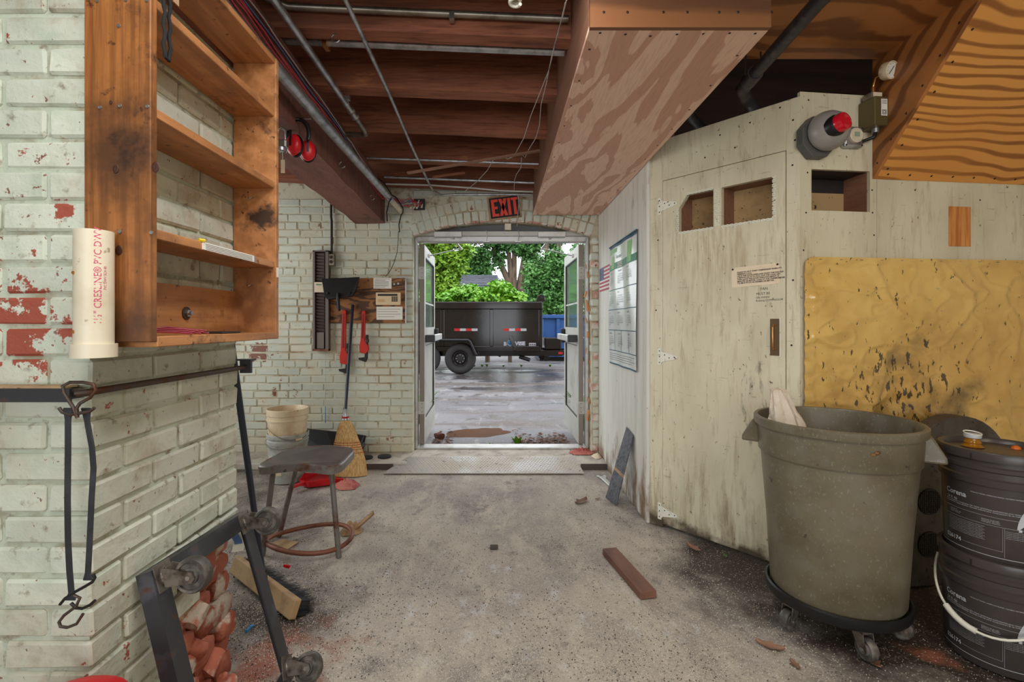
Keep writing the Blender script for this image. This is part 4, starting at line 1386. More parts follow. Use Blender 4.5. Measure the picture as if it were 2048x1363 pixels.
weed(.175, 4.95, .13, 9, 'small green leafy weed growing at the door threshold', w_=.022)
weed(.24, 5.0, .10, 5, 'orange-brown leaved weed beside the green one at the threshold', m=m_dryleaf, w_=.022)
weed(-.10, 4.93, .05, 6, 'tiny dark weed growing in the middle of the threshold', w_=.012)
weed(-.97, 5.45, .55, 34, 'green weeds growing behind the door leaf nearer the notice board', w_=.022)
weed(.97, 5.45, .60, 34, 'green weeds growing behind the door leaf nearer the flag', w_=.022)
for x in (-.75, -.52, -.38, .1, .62, 1.45):
    weed(x, 14.0, rnd.uniform(.05, .08), 14, 'low grass tuft at the yard edge beyond the trailer', 'grass tufts beyond the trailer', w_=.03)
# puddle
g = G()
cxp, cyp = -.28, 5.55
ring = []
for k in range(40):
    a = 2 * PI * k / 40
    r = 1 + .35 * mnoise.noise(Vector((math.cos(a) * 1.7, math.sin(a) * 1.7, 4)))
    ring.append((cxp + .34 * r * math.cos(a) + .12 * math.sin(a), cyp + .26 * r * math.sin(a), -.0185))
g.add(ring, [tuple(range(40))])
tag(g.build('puddle', m_puddle, None, recalc=False), 'brown muddy puddle on the asphalt near the threshold', 'puddle')
# leaf litter by the right leaf: uncountable
g = G()
rnd = random.Random(9)
for k in range(900):
    if rnd.random() < .8:
        x, y = .12 + .62 * rnd.random() ** .7, 4.78 + abs(rnd.gauss(0, .28))
    else:
        x, y = rnd.uniform(-.72, -.5), 4.78 + abs(rnd.gauss(0, .3))
    if abs(x) > .715:
        continue
    a = rnd.uniform(0, 6.28)
    s = rnd.uniform(.012, .035)
    p = Vector((x, y, -.015 + rnd.uniform(0, .02)))
    d = Vector((math.cos(a), math.sin(a), rnd.uniform(-.3, .3))) * s
    e = Vector((-math.sin(a), math.cos(a), rnd.uniform(-.4, .6))) * s * .5
    g.add([p - d, p - e, p + d, p + e], [(0, 1, 2, 3)])
tag(g.build('leaf_litter', mat('brown_leaf_litter', (136, 88, 64), .8, layers=[dict(scale=30, lo=.42, hi=.55, c=(96, 62, 48)), dict(scale=50, lo=.58, hi=.66, c=(190, 128, 86))], dim=.6), None, recalc=False), 'brown dead leaf litter outside the threshold', 'leaf litter', kind='stuff')
rnd = random.Random(10)
for k, (x, y, rz) in enumerate(((-.655, 5.25, .5),)):
    me = brick_mesh(.1, .08, .06, 'raw', m_blockbrown)
    o = bpy.data.objects.new('broken_brick', me)
    col.objects.link(o)
    o.location = (x, y, .012)
    o.rotation_euler = (0, 0, rz)
    tag(o, 'broken reddish brick end lying outside at the foot of the door leaf', 'brick')
# ------------------------------------------------------------------ open wall shelf on the pier
S0, S1, SXF, SXB = 1.115, 1.705, -.790, -.941
sh = thing('wall_shelf', (-.865, 1.41, 1.19), 'open backed pine wall shelf with dark stained side on the brick pier', 'shelf')
ZB, ZT = 1.192, 2.17
sd = tag(G().box(SXB, SXF, S0 - .022, S0, ZB, ZT + .1).build('side_board', m_shelfside, sh, bevel=.002), 'dark stained side board with scorch marks')
G().box(SXB, SXF, S1, S1 + .021, ZB, ZT).build('side_board', m_shelf, sh, bevel=.002)
G().box(SXB, SXF + .001, S0, S1 + .021, ZB - .012, ZB + .012).build('bottom_board', m_shelf, sh, bevel=.002)
for z in (1.442, 1.722, 1.975):
    G().box(SXB, SXF - .006, S0 + .0005, S1 - .0005, z - .012, z + .011).build('shelf_board', m_shelf, sh, bevel=.002)
G().box(SXB, SXF - .002, S0 + .0005, S1 - .0005, ZT - .02, ZT).build('shelf_board', m_shelf, sh, bevel=.002)
G().box(SXB, SXB + .016, S0 + .0005, S1 - .0005, ZB + .012, 1.345).build('back_board', m_shelf, sh)
# knots and screws on the side board
FS = frame((0, S0 - .022, 0), (0, 1, 0))
rnd = random.Random(3)
for (px, py, r) in ((311, 334, .011), (232, 338, .009), (238, 500, .010), (222, 205, .004)):
    x_, z_ = onp(FS, px, py)
    G(FS).lathe([(r, 0), (r * .9, .0012), (r * .4, .0016), (0, .0012)], 14, Matrix.Translation((x_, -.0004, z_)) @ Matrix.Rotation(PI / 2, 4, 'X') @ Matrix.Diagonal((.8, 1.15, 1, 1))).build('knot', m_knot, sd)
for (px, py) in ((200, 215), (240, 212), (295, 213), (201, 464), (240, 463), (303, 465), (238, 52), (195, 2), (252, 0), (294, 1)):
    x_, z_ = onp(FS, px, py)
    G(FS).lathe([(.0045, 0), (.004, .0018), (.0015, .0018), (.001, .001), (0, .001)], 10, Matrix.Translation((x_, -.0003, z_)) @ Matrix.Rotation(PI / 2, 4, 'X')).build('screw', m_steel, sd)
# cup hooks screwed to the far side board
FF = frame((0, S1, 0), (0, 1, 0))
for (px, py, s_) in ((502, 393, .011), (499, 567, .011)):
    x_, z_ = onp(FF, px, py)
    pts = [(x_ + s_ * 1.0, -.001, z_ - .004), (x_ + s_ * .9, -.010, z_ - .004)]
    pts += [(x_ + s_ * .5 * math.cos(a), -.013, z_ + s_ * math.sin(a)) for a in [math.radians(-60 - 22 * k) for k in range(8)]]
    G(FF).tube(pts, .0016, 6).build('cup_hook', m_steel, sh, smooth=60)
# bolt and washer in the back board
FK = frame((SXB + .016, 0, 0), (-1, 0, 0))
x_, z_ = onp(FK, 372, 626)
RY = Matrix.Translation((x_, 0, z_)) @ Matrix.Rotation(PI / 2, 4, 'X')
bo = G(FK).lathe([(0, .0), (.019, 0), (.019, .003), (.017, .004), (0, .004)], 20, RY).build('washer', m_rustbar, sh, smooth=40)
G(FK).lathe([(.011, .0042), (.011, .010), (.0, .010)], 6, RY).lathe([(.006, .010), (.006, .019), (0, .0195)], 10, RY).build('bolt', m_galv, bo, smooth=40)
# printed rule stuck on the shelf edge
FE = frame((SXF - .006, 0, 0), (-1, 0, 0))
ra, rb = onp(FE, 404, 485)[0], onp(FE, 509, 520)[0]
ru = tag(G().box(SXF - .0058, SXF - .0030, ra, rb, 1.4325, 1.4525).build('paper_rule', m_paper, None), 'white printed rule label on the edge of the lowest shelf', 'label')
for k in range(4):
    G().box(SXF - .0029, SXF - .0026, ra + .012, rb - .02, 1.435 + k * .0042, 1.4362 + k * .0042).build('print_line', m_greyink, ru)
G().box(SXF - .0030, SXF - .0022, rb - .006, rb - .003, 1.4325, 1.4525).build('black_mark', m_ink, ru)
G().tube([(SXF - .010, ra - .008, 1.456), (SXF - .0030, ra + .006, 1.456)], .005, 8).build('yellow_tip', mat('yellow_tape', (222, 190, 30), .5), ru)
# small label on the far side board edge
tag(G().box(SXF + .0002, SXF + .0012, S1 + .003, S1 + .018, 1.398, 1.432).build('edge_sticker', m_paper, None), 'tiny white sticker on the front edge of the far shelf side', 'label')
# things lying in the bottom of the shelf
rnd = random.Random(8)
g = G()
for k in range(7):
    z = ZB + .0155 + .0035 * (k % 3)
    y = 1.185 + .012 * k
    g.tube([(-.90, y - .03, z), (-.86, y, z + .006 + .001 * k), (-.83, y + .06, z + .004), (-.805, y + .08, z)], .0024, 6)
wb = g.build('wire_coil', m_darkred, None, smooth=60)
tag(wb, 'coil of dark red wire lying in the bottom shelf', 'wire', kind='stuff')
tag(G().box(-.885, -.815, 1.42, 1.52, ZB + .0125, ZB + .0185).build('steel_strip', m_rackdark, None, bevel=.001), 'dark flat steel strip lying in the bottom shelf', 'metal strip')
# black looped cord hung on the top front corner
g = thing('black_cord_loop', (-.776, 1.12, 1.95), 'braided black cord loop hanging from the shelf corner', 'cord')
pts = []
for k in range(30):
    t = k / 29
    pts.append((-.779 + .002 * math.sin(k * 1.9), 1.122 + .002 * math.cos(k * 1.9) + (.0 if t < .5 else .018), 2.06 - .215 * (1 - abs(2 * t - 1))))
G().tube(pts, .0042, 8).build('cord', m_rope, g, smooth=60)
G().tube([(-.789, 1.131, 2.052), (-.772, 1.131, 2.055), (-.768, 1.131, 2.062)], .0022, 6).build('nail', m_steel, g, smooth=60)
tag(G().box(-.7888, -.7866, 1.165, 1.185, 2.01, 2.065).build('paper_tag', m_kraft, None), 'small brown paper tag on the shelf beside the black cord', 'tag')

# ------------------------------------------------------------------ pvc pipe holder on the pier front
pv = thing('pvc_pipe', (-.92, 1.05, 1.16), 'short white PVC pipe with pink lettering fixed to the pier corner', 'pipe')
cxp, cyp = (188 - CX) * 1.055 / F, 1.055
zp0, zp1 = H - (690 - CY) * 1.055 / F, H - (462 - CY) * 1.055 / F
G().lathe([(.030, zp0), (.0355, zp0), (.0355, zp1), (.030, zp1), (.030, zp0)], 36, Matrix.Translation((cxp, cyp, 0))).build('pipe', m_pvc, pv, smooth=40)
G().lathe([(.034, zp0 - .026), (.0415, zp0 - .026), (.0415, zp0 + .003), (.034, zp0 + .003), (.034, zp0 - .026)], 36, Matrix.Translation((cxp, cyp, 0))).build('coupling', m_pvc, pv, smooth=40)


def cylfn(cx, cy, r, a0, z0, vert=False):
    def f(p):
        u, v = (p.x, p.y)
        if vert:
            u, v = -p.y, p.x
        a = a0 + u / r
        return Vector((cx + r * math.sin(a), cy - r * math.cos(a), z0 + v))
    return f


text('lettering', '1½" CRESLINE® PVC DWV', .019, None, m_pinktext, pv, fn=cylfn(cxp, cyp, .0358, 1.05, zp0 + .045, True), squash=.93)
text('lettering', 'PVC DWV SCH 40', .008, None, m_pinktext, pv, fn=cylfn(cxp, cyp, .0358, 1.32, zp0 + .12, True), squash=.8)
for z in (zp0 + .03, zp0 + .155):
    G().lathe([(.004, 0), (.0035, .002), (0, .0022)], 10, Matrix.Translation((cxp + .0355 * math.sin(-.5), cyp - .0355 * math.cos(-.5), z)) @ Matrix.Rotation(PI / 2, 4, 'X')).build('screw', m_brass, pv)

# steel strap and rod around the pier
st = thing('pier_strap', (-.93, 1.3, 1.07), 'dark steel bar and rod clamped round the brick pier', 'bracket')
zr = 1.082
g = G().box(-1.6, -.955, 1.078, 1.108, zr - .016, zr - .002)
g.box(-1.6, -.955, 1.072, 1.079, zr - .022, zr + .008)
g.build('flat_bar', m_blacksteel, st)
G().box(-1.6, -.97, 1.076, 1.110, zr + .008, zr + .013).build('wooden_strip', m_woodblock, st)
G().tube([(-.97, 1.09, zr - .006), (-.935, 1.094, zr - .004), (-.925, 1.12, zr - .002), (-.925, 1.76, zr - .006)], .0085, 10).build('rod', m_rustbar, st, smooth=60)
G().box(-.945, -.905, 1.755, 1.767, zr - .028, zr + .022).box(-.96, -.905, 1.765, 1.795, zr + .016, zr + .022).build('end_bracket', m_blacksteel, st)

# rubber tarp straps with wire hooks
ts = thing('rubber_tarp_strap', (-.93, 1.05, .58), 'pair of black rubber tarp straps with wire hooks hanging on the steel rod', 'strap')
sy = 1.045
sp = lambda px, py, dy=0.0: at(px, py, sy + dy)
hk = [sp(155, 835), sp(147, 815), sp(128, 785), sp(126, 771), sp(140, 764), sp(165, 764), sp(187, 768), sp(192, 779), sp(180, 795), sp(160, 806), sp(153, 816), sp(155, 832)]
G().tube(hk, .0036, 8).build('wire_hook', m_rustbar, ts, smooth=60)
G().tube([sp(118, 815), sp(125, 824), sp(140, 829), sp(180, 822), sp(189, 815)], .0036, 8).build('wire_hook', m_rustbar, ts, smooth=60)


def strap(pts, w0, nm):
    g = G()
    for a, b in zip(pts, pts[1:]):
        pass
    n_ = len(pts)
    vs, fs = [], []
    for i, p in enumerate(pts):
        ww = w0 * (1.7 if i in (0, n_ - 1) else 1)
        for (dx, dy) in ((-1, -.35), (1, -.35), (1, .35), (-1, .35)):
            vs.append(p + Vector((dx * ww, dy * w0, 0)))
    for i in range(n_ - 1):
        for k in range(4):
            fs.append((i * 4 + k, i * 4 + (k + 1) % 4, (i + 1) * 4 + (k + 1) % 4, (i + 1) * 4 + k))
    fs += [(0, 1, 2, 3), ((n_ - 1) * 4 + 3, (n_ - 1) * 4 + 2, (n_ - 1) * 4 + 1, (n_ - 1) * 4)]
    g.add(vs, fs)
    return g.build(nm, m_rubber, ts, bevel=.002)


strap([sp(137, 815), sp(136, 838), sp(136, 900), sp(135, 1000), sp(136, 1080), sp(139, 1140), sp(143, 1185), sp(141, 1200)], .0070, 'rubber_band')
strap([sp(172, 815, .02), sp(174, 840, .02), sp(184, 895, .02), sp(187, 935, .02), sp(183, 1000, .02), sp(179, 1090, .02), sp(176, 1145, .02), sp(176, 1160, .02)], .0068, 'rubber_band')
G().tube([sp(120, 1208), sp(130, 1196), sp(150, 1183), sp(170, 1172), sp(185, 1163), sp(190, 1155), sp(186, 1147)], .0032, 8).build('wire_hook', m_black, ts, smooth=60)
G().tube([sp(148, 1190), sp(160, 1195), sp(152, 1212), sp(128, 1230), sp(118, 1243), sp(121, 1252), sp(135, 1254), sp(153, 1247), sp(166, 1227)], .0032, 8).build('wire_hook', m_rustbar, ts, smooth=60)
G().tube([sp(142, 1205), sp(152, 1215), sp(165, 1216), sp(180, 1209), sp(190, 1200)], .0032, 8).build('wire_hook', m_black, ts, smooth=60)

# red plastic pail at the foot of the pier, only its top in view
rp = thing('red_bucket', (-.86, .985, 0), 'red plastic bucket standing in front of the brick pier', 'bucket')
RM = Matrix.Translation((-.885, .975, 0))
G().lathe([(.0, .002), (.085, .002), (.105, .43), (.1, .43), (.082, .01)], 32, RM).build('body', m_red, rp, smooth=40)
G().lathe([(.0, .468), (.06, .470), (.098, .455), (.112, .445), (.112, .425), (.1, .425)], 32, RM).build('lid', m_red, rp, smooth=40)

# ------------------------------------------------------------------ upturned dolly leaning on the pier
N1, N2, N3, N4 = Vector((-.895, 1.24, .60)), Vector((-.895, 1.715, .575)), Vector((-.70, 1.65, .035)), Vector((-.70, 1.17, .035))
nd = (N2 - N1).cross(N4 - N1).normalized()
if nd.x < 0:
    nd = -nd
dl = thing('steel_dolly', (-.75, 1.45, 0), 'black angle-iron caster dolly leaning on its edge against the pier', 'dolly')


def angle(p, q, inward, nm='rail'):
    inward = Vector(inward).normalized()
    d = (q - p).normalized()
    g = G()
    w1, t = .052, .005
    # flat leg lying in the frame plane, and upright leg along the outer edge
    m1 = Matrix((inward, d, nd)).transposed().to_4x4()
    m1.translation = p
    L = (q - p).length
    g.box(0, w1, 0, L, -t, 0, m1)
    g.box(0, t, 0, L, -.042, -t, m1)
    g.build(nm, m_blacksteel, dl)


ctr = (N1 + N2 + N3 + N4) / 4
for p, q in ((N1, N2), (N2, N3), (N4, N3), (N1, N4)):
    mid = (p + q) / 2
    inn = ctr - mid
    d = (q - p).normalized()
    inn = inn - d * inn.dot(d)
    angle(p, q, inn)


def caster(parent, p, n_, swivel, r=.046, m_w=m_wheel):
    """swivel caster: base at p, pointing along n_"""
    n_ = Vector(n_).normalized()
    ax = Vector(swivel)
    ax = (ax - n_ * ax.dot(n_)).normalized()
    fw = n_.cross(ax)
    M = Matrix((fw, ax, n_)).transposed().to_4x4()
    M.translation = p
    c = G(M).box(-.035, .035, -.03, .03, 0, .004).lathe([(.024, .004), (.026, .012), (.02, .02), (0, .02)], 16).build('caster', m_casterfork, parent)
    off = .022
    g = G(M)
    hz = .030 + r
    for s_ in (-1, 1):
        yy = s_ * .021
        prof = [(-.024, .014), (.026, .014), (off + .016, hz + .004), (off + .008, hz + .014), (off - .010, hz + .012)]
        g.prism(prof, yy - .0018, yy + .0018)
    g.box(-.022, .024, -.022, .022, .013, .018)
    g.build('fork', m_casterfork, c)
    Mw = M @ Matrix.Translation((off, 0, hz)) @ Matrix.Rotation(PI / 2, 4, 'X')
    G(Mw).lathe([(.006, -.016), (.020, -.016), (.022, -.010), (.034, -.010), (.036, -.015), (r - .004, -.016), (r, -.010), (r, .010), (r - .004, .016), (.036, .015), (.034, .010), (.022, .010), (.020, .016), (.006, .016)], 28).build('wheel', m_w, c, smooth=40)
    G(Mw).tube([(0, 0, -.026), (0, 0, .026)], .006, 8).build('axle', m_steel, c)
    return c


dn = (N4 - N1).normalized()
caster(dl, N1 + Vector((0, .035, 0)) + dn * .03 + nd * .0005, nd, (.15, -1, .12))
caster(dl, N2 - Vector((0, .035, 0)) + dn * .03 + nd * .0005, nd, (.1, -1, .1))
caster(dl, N3 - Vector((0, .035, 0)) - dn * .05 + nd * .0005, nd, (-.2, -1, .5))
caster(dl, N4 + Vector((0, .035, 0)) - dn * .05 + nd * .0005, nd, (.2, -1, .1))

# ------------------------------------------------------------------ push broom behind the dolly
E2, E1 = Vector((-.842, 1.995, 0)), Vector((-1.30, 2.375, 0))
ax = (E1 - E2).normalized()
pv_ = Vector((ax.y, -ax.x, 0))
if pv_.y < 0:
    pv_ = -pv_
pb_ = thing('push_broom', (E1 + E2) / 2, 'push broom with worn wooden block and black bristles on the floor', 'broom')
# block rolled back so that its flat face looks up towards the room
nb = (-pv_ * .93 + Vector((0, 0, .36))).normalized()
ub = nb.cross(ax)
if ub.z < 0:
    ub = -ub
MB_ = Matrix((ax, ub, nb)).transposed().to_4x4()
MB_.translation = E2 + Vector((0, 0, .012)) - nb * .0
G(MB_).box(0, (E1 - E2).length, .0, .078, .0, .034).build('block', m_woodblock, pb_, bevel=.006, seg=2)
rnd = random.Random(6)
g = G()
Lb = (E1 - E2).length
for k in range(1500):
    t, u = rnd.uniform(.01, Lb - .01), rnd.uniform(.006, .072)
    p = MB_ @ Vector((t, u, 0))
    d = (-nb + Vector((rnd.gauss(0, .12), rnd.gauss(0, .12), rnd.gauss(.12, .1)))).normalized()
    q = p + d * rnd.uniform(.065, .085)
    q.z = max(q.z, .003)
    s_ = ax * .0016
    g.add([p - s_, p + s_, q + s_ * .6, q - s_ * .6], [(0, 1, 2, 3)])
G(MB_).box(.012, Lb - .012, .010, .068, -.05, -.0005).build('bristle_core', m_bristle, pb_)
o = g.build('bristles', m_bristle, pb_, recalc=False)
o['kind'] = 'stuff'
hb_ = MB_ @ Vector((Lb * .42, .05, .036))
ht_ = Vector((-1.005, 1.775, 1.30))
G().tube([hb_, hb_ + (ht_ - hb_) * .06], .017, 12).build('ferrule', m_black, pb_, smooth=50)
G().tube([hb_ + (ht_ - hb_) * .06, ht_], .0125, 12).build('handle', m_bluesteel, pb_, smooth=50)
g = G().prism([(0, 0), (.030, 0), (.030, .006), (.002, .012)], 0, .006, Matrix.Translation(flo(566, 1133, .03)) @ Matrix.Rotation(.3, 4, 'Y')).prism([(0, 0), (.030, .018), (.026, .024), (-.004, .010)], 0, .006, Matrix.Translation(flo(566, 1133, .032)) @ Matrix.Rotation(.6, 4, 'Y'))
tag(g.build('split_tube', m_red, None), 'bright red split plastic tube lying on the push broom bristles', 'plastic scrap')
# blue and white wrapper behind the pier foot
g = G().grid(lambda u, v: flo(468 + 14 * u, 1100 - 40 * v, .0) * .98 + Vector((0, .02 * math.sin(v * 5), .02 + .09 * v)), 3, 8)
wrp = thing('plastic_wrapper', flo(472, 1100), 'crumpled blue and white plastic wrapper behind the pier foot', 'wrapper')
q0 = flo(470, 1106)
G().grid(lambda u, v: (q0.x - .02 + .055 * u, q0.y + .02 * math.sin(v * 6) + .02 * u, .005 + .15 * v), 4, 10).build('film', m_paper, wrp, smooth=60, recalc=False)
G().grid(lambda u, v: (q0.x - .012 + .035 * u, q0.y - .003 + .02 * math.sin((.25 + v * .5) * 6) + .015 * u, .04 + .07 * v), 4, 6).build('print', m_wireblue, wrp, smooth=60, recalc=False)

# ------------------------------------------------------------------ steel stool
stl = thing('stool', (-1.08, 2.66, 0), 'grey steel stool with a dark pad and rusty base ring', 'stool')
zs = .50
so = [(-1.262, 2.50), (-.84, 2.505), (-.822, 2.53), (-.842, 2.87), (-.868, 2.895), (-1.23, 2.895), (-1.252, 2.87), (-1.285, 2.53)]


def seat_pts(ins):
    c = Vector((-1.055, 2.70))
    out = []
    n_ = 48
    for k in range(n_):
        a = 2 * PI * k / n_
        ex = .215 - ins
        ey = .20 - ins
        e = 5.0
        ca, sa = math.cos(a), math.sin(a)
        r = (abs(ca / ex) ** e + abs(sa / ey) ** e) ** (-1 / e)
        x, y = r * ca, r * sa
        y += .018 * math.cos(x / .215 * PI) * (1 if y < 0 else 0)      # wavy front edge
        x *= 1 + .10 * (-y / .2) * .5
        out.append((c.x + x, c.y + y))
    return out


def rim_z(x):
    return zs + .006 * math.cos((x + 1.055) / .215 * PI)


p_o, p_m, p_i = seat_pts(0), seat_pts(.006), seat_pts(.018)
vs_, fs_ = [], []
rings_ = [[(x, y, rim_z(x) - .042) for x, y in p_o], [(x, y, rim_z(x) - .006) for x, y in p_o], [(x, y, rim_z(x)) for x, y in p_m], [(x, y, rim_z(x) - .002) for x, y in p_i]]
for R_ in rings_:
    vs_ += R_
n_ = 48
for i in range(3):
    for k in range(n_):
        fs_.append((i * n_ + k, i * n_ + (k + 1) % n_, (i + 1) * n_ + (k + 1) % n_, (i + 1) * n_ + k))
fs_.append(tuple(range(n_)))
G().add(vs_, fs_).build('seat', m_stoolframe, stl, smooth=35)
G().add([(x, y, rim_z(x) - .0018) for x, y in p_i], [tuple(range(n_))]).build('seat_pad', m_stoolseat, stl, recalc=False)
for (tx_, ty_, fx, fy) in ((-1.20, 2.56, -1.265, 2.575), (-1.18, 2.84, -1.28, 2.80), (-.90, 2.58, -.852, 2.555)):
    G().tube([(tx_, ty_, zs - .04), (fx, fy, .0)], .0145, 12).build('leg', m_stoolframe, stl, smooth=50)
rc = Vector((-1.045, 2.66, .055))
G().tube([rc + Vector((.225 * math.cos(a), .175 * math.sin(a), .012 * math.sin(a * 2))) for a in [2 * PI * k / 48 for k in range(48)]], .0125, 10, closed=True).build('base_ring', m_rustring, stl, smooth=60)

# ------------------------------------------------------------------ buckets nested by the back wall
bx_, by_ = -1.675, 3.82
bk = thing('grey_bucket', (bx_, by_, 0), 'grey plastic bucket holding a dirty white bucket near the brick wall', 'bucket')
MBk = Matrix.Translation((bx_, by_, 0))
G().lathe([(0, .004), (.128, .004), (.148, .30), (.152, .30), (.154, .325), (.148, .33), (.150, .345), (.157, .347), (.158, .372), (.150, .376), (.146, .372), (.126, .01), (0, .01)], 40, MBk).build('body', m_pailgrey, bk, smooth=35)
G(MBk).add([(.1295 * math.sin(a) * (1 + z * .45), -.1295 * math.cos(a) * (1 + z * .45), z) for z in (.07, .25) for a in [-.75 + .1 * k for k in range(9)]], [(k, k + 1, k + 10, k + 9) for k in range(8)]).build('label', m_paperold, bk, recalc=False)
G(MBk).tube([(.160 * math.cos(a), .160 * math.sin(a), .33 - .05 * math.sin(-a) * (1 if a < 0 else 0)) for a in [-PI + PI * k / 20 for k in range(21)]], .0025, 6).build('bail', m_steel, bk, smooth=60)
bw = thing('white_bucket', (bx_, by_, .18), 'dirty white plastic bucket nested in the grey bucket', 'bucket')
G().lathe([(0, .19), (.128, .19), (.147, .475), (.152, .475), (.1535, .488), (.148, .49), (.149, .515), (.153, .52), (.154, .565), (.150, .567), (.147, .562), (.127, .20), (0, .20)], 40, Matrix.Translation((bx_ - .002, by_, 0))).build('body', m_pailwhite, bw, smooth=35)
pts = []
for k in range(16):
    a = -2.5 + 2.3 * k / 15
    pts.append((bx_ + .162 * math.cos(a), by_ + .162 * math.sin(a), .47 - .13 * math.sin(PI * k / 22)))
bl = G().tube(pts, .0025, 6).build('bail', m_steel, bw, smooth=60)
G().tube(pts[11:14], .008, 10).build('grip', m_pailwhite, bl, smooth=60)

# red hand dustpan on the floor
dp = thing('red_dustpan', (-1.50, 3.62, 0), 'red plastic hand dustpan on the floor under the broom', 'dustpan')
MD = Matrix.Translation((-1.40, 3.74, .012)) @ Matrix.Rotation(-.5, 4, 'Z')
g = G(MD)
g.add([(-.05, -.14, .045), (.05, -.14, .045), (.14, -.02, .05), (.15, .14, .0), (-.15, .14, .0), (-.14, -.02, .05), (-.04, -.13, .0), (.04, -.13, .0), (.13, -.02, .0), (-.13, -.02, 0)],
      [(6, 7, 8, 9), (9, 8, 3, 4), (0, 1, 7, 6), (1, 2, 8, 7), (2, 3, 8), (0, 6, 9, 5), (5, 9, 4)])
g.build('pan', m_red, dp, solid=.004)
G(MD).prism([(-.016, .02), (.016, .02), (.011, .042), (-.011, .042)], -.27, -.13).build('handle', m_red, dp, bevel=.004)
G(MD).add([(.05, -.02, .0345), (.10, -.02, .0345), (.10, .05, .018), (.05, .05, .018)], [(0, 1, 2, 3)]).build('barcode_sticker', m_paperold, dp, recalc=False) if False else None

# ------------------------------------------------------------------ corn broom leaning on the wall
br = thing('corn_broom', (-1.24, 3.93, 0), 'straw corn broom with red stitching leaning against the brick wall', 'broom')
fb = Vector((-1.225, 3.93, .0))
tp = Vector((-1.285, 4.02, .44))
axb = (tp - fb)
rnd = random.Random(31)


def bw_(t):       # half width along the head
    return .020 + .125 * min(1, (1 - t) * 1.25) ** .62 * (1 if t < .93 else .8)


def bd_(t):
    return .018 + .034 * (1 - t) ** .5


g = G()
vs_, fs_ = [], []
n_ = 28
for i in range(15):
    t = i / 14
    c = fb + axb * t
    for k in range(n_):
        a = 2 * PI * k / n_
        rr = .93 + .05 * rnd.random()
        vs_.append(c + Vector((bw_(t) * rr * math.cos(a), bd_(t) * rr * math.sin(a), .004)))
for i in range(14):
    for k in range(n_):
        fs_.append((i * n_ + k, i * n_ + (k + 1) % n_, (i + 1) * n_ + (k + 1) % n_, (i + 1) * n_ + k))
fs_ += [tuple(range(n_)), tuple(14 * n_ + k for k in range(n_))]
G().add(vs_, fs_).build('head', m_straw, br, smooth=50)
for k in range(1100):
    a = rnd.uniform(0, 2 * PI)
    t1 = rnd.uniform(.75, .97)
    pts = []
    for t in (t1, t1 * .6, t1 * .3, -.02):
        w_ = 1 + .03 * rnd.random()
        c = fb + axb * max(t, 0)
        pts.append(c + Vector((bw_(max(t, 0)) * w_ * math.cos(a), bd_(max(t, 0)) * w_ * math.sin(a), .003)))
    s_ = Vector((-math.sin(a), .3, 0)) * .0012
    v = []
    for p in pts:
        v += [p - s_, p + s_]
    g.add(v, [(0, 1, 3, 2), (2, 3, 5, 4), (4, 5, 7, 6)])
o = g.build('straws', m_straw, br, recalc=False)
o['kind'] = 'stuff'
for t in (.58, .54, .50, .46, .40):
    c = fb + axb * t
    G().tube([c + Vector((bw_(t) * 1.04 * math.cos(a), bd_(t) * 1.06 * math.sin(a), .004)) for a in [2 * PI * k / 32 for k in range(32)]], .0018, 6, closed=True).build('stitching', m_redthread, br, smooth=60)
ud = axb.normalized()
G().lathe([(.034, 0), (.022, .03), (.018, .06), (.016, .09)], 16, Matrix.Translation(tp - Vector((0, 0, .005)))).build('ferrule', m_galv, br, smooth=50)
G().lathe([(.031, .012), (.027, .026)], 16, Matrix.Translation(tp - Vector((0, 0, .003)))).build('red_band', m_redthread, br, smooth=50)
hd = Vector((-1.345, 4.415, 1.40))
G().tube([tp + Vector((0, 0, .07)), hd], .0135, 12).build('handle', m_bluesteel, br, smooth=50)

# ------------------------------------------------------------------ back wall fixtures (frame at the brick faces)
FW = frame((0, 4.444, 0), (0, 1, 0))


def wp(px, py, off=0.0):
    return onp(FW, px, py, off)


def wbox(g, pxa, pya, pxb, pyb, y0, y1):
    xa, za = wp(pxa, pya)
    xb, zb2 = wp(pxb, pyb)
    return g.box(min(xa, xb), max(xa, xb), y0, y1, min(za, zb2), max(za, zb2))


def wthing(nm, px, py, label, cat, off=-.01, group=None):
    x_, z_ = wp(px, py)
    return thing(nm, FW @ Vector((x_, off, z_)), label, cat, group)


# scorched plywood notice board
bdp = wthing('plywood_board', 735, 646, 'scorched dark plywood board screwed to the brick wall', 'board')
wbox(G(FW), 662, 646, 812, 556, -.016, -.002).build('board', m_plyburn, bdp)
wbox(G(FW), 811, 646, 813.5, 556, -.018, -.001).build('edge_strip', m_alu, bdp)
for (px, py) in ((806, 560), (737, 560), (806, 641), (737, 641), (666, 636)):
    x_, z_ = wp(px, py)
    screw(bdp, FW @ Vector((x_, -.0165, z_)), (0, -1, 0), 1.3)
for (px, py) in ((789, 568), (797, 567)):
    x_, z_ = wp(px, py)
    G(FW).lathe([(.011, 0), (.010, .004), (0, .005)], 12, Matrix.Translation((x_, -.0165, z_)) @ Matrix.Rotation(PI / 2, 4, 'X')).build('round_key', m_steel, bdp)
kp = wthing('alarm_keypad', 778, 612, 'beige alarm keypad mounted on the plywood board', 'keypad', -.03)
wbox(G(FW), 754, 610, 803, 585, -.046, -.017).build('case', m_beige, kp, bevel=.004)
wbox(G(FW), 758, 592, 797, 588, -.0475, -.0462).build('display', m_rackdark, kp)
for r_ in range(4):
    for c_ in range(3):
        wbox(G(FW), 785.5 + c_ * 4.2, 595.4 + r_ * 2.6, 788.9 + c_ * 4.2, 593.4 + r_ * 2.6, -.0485, -.0462).build('key', m_rackdark, kp)
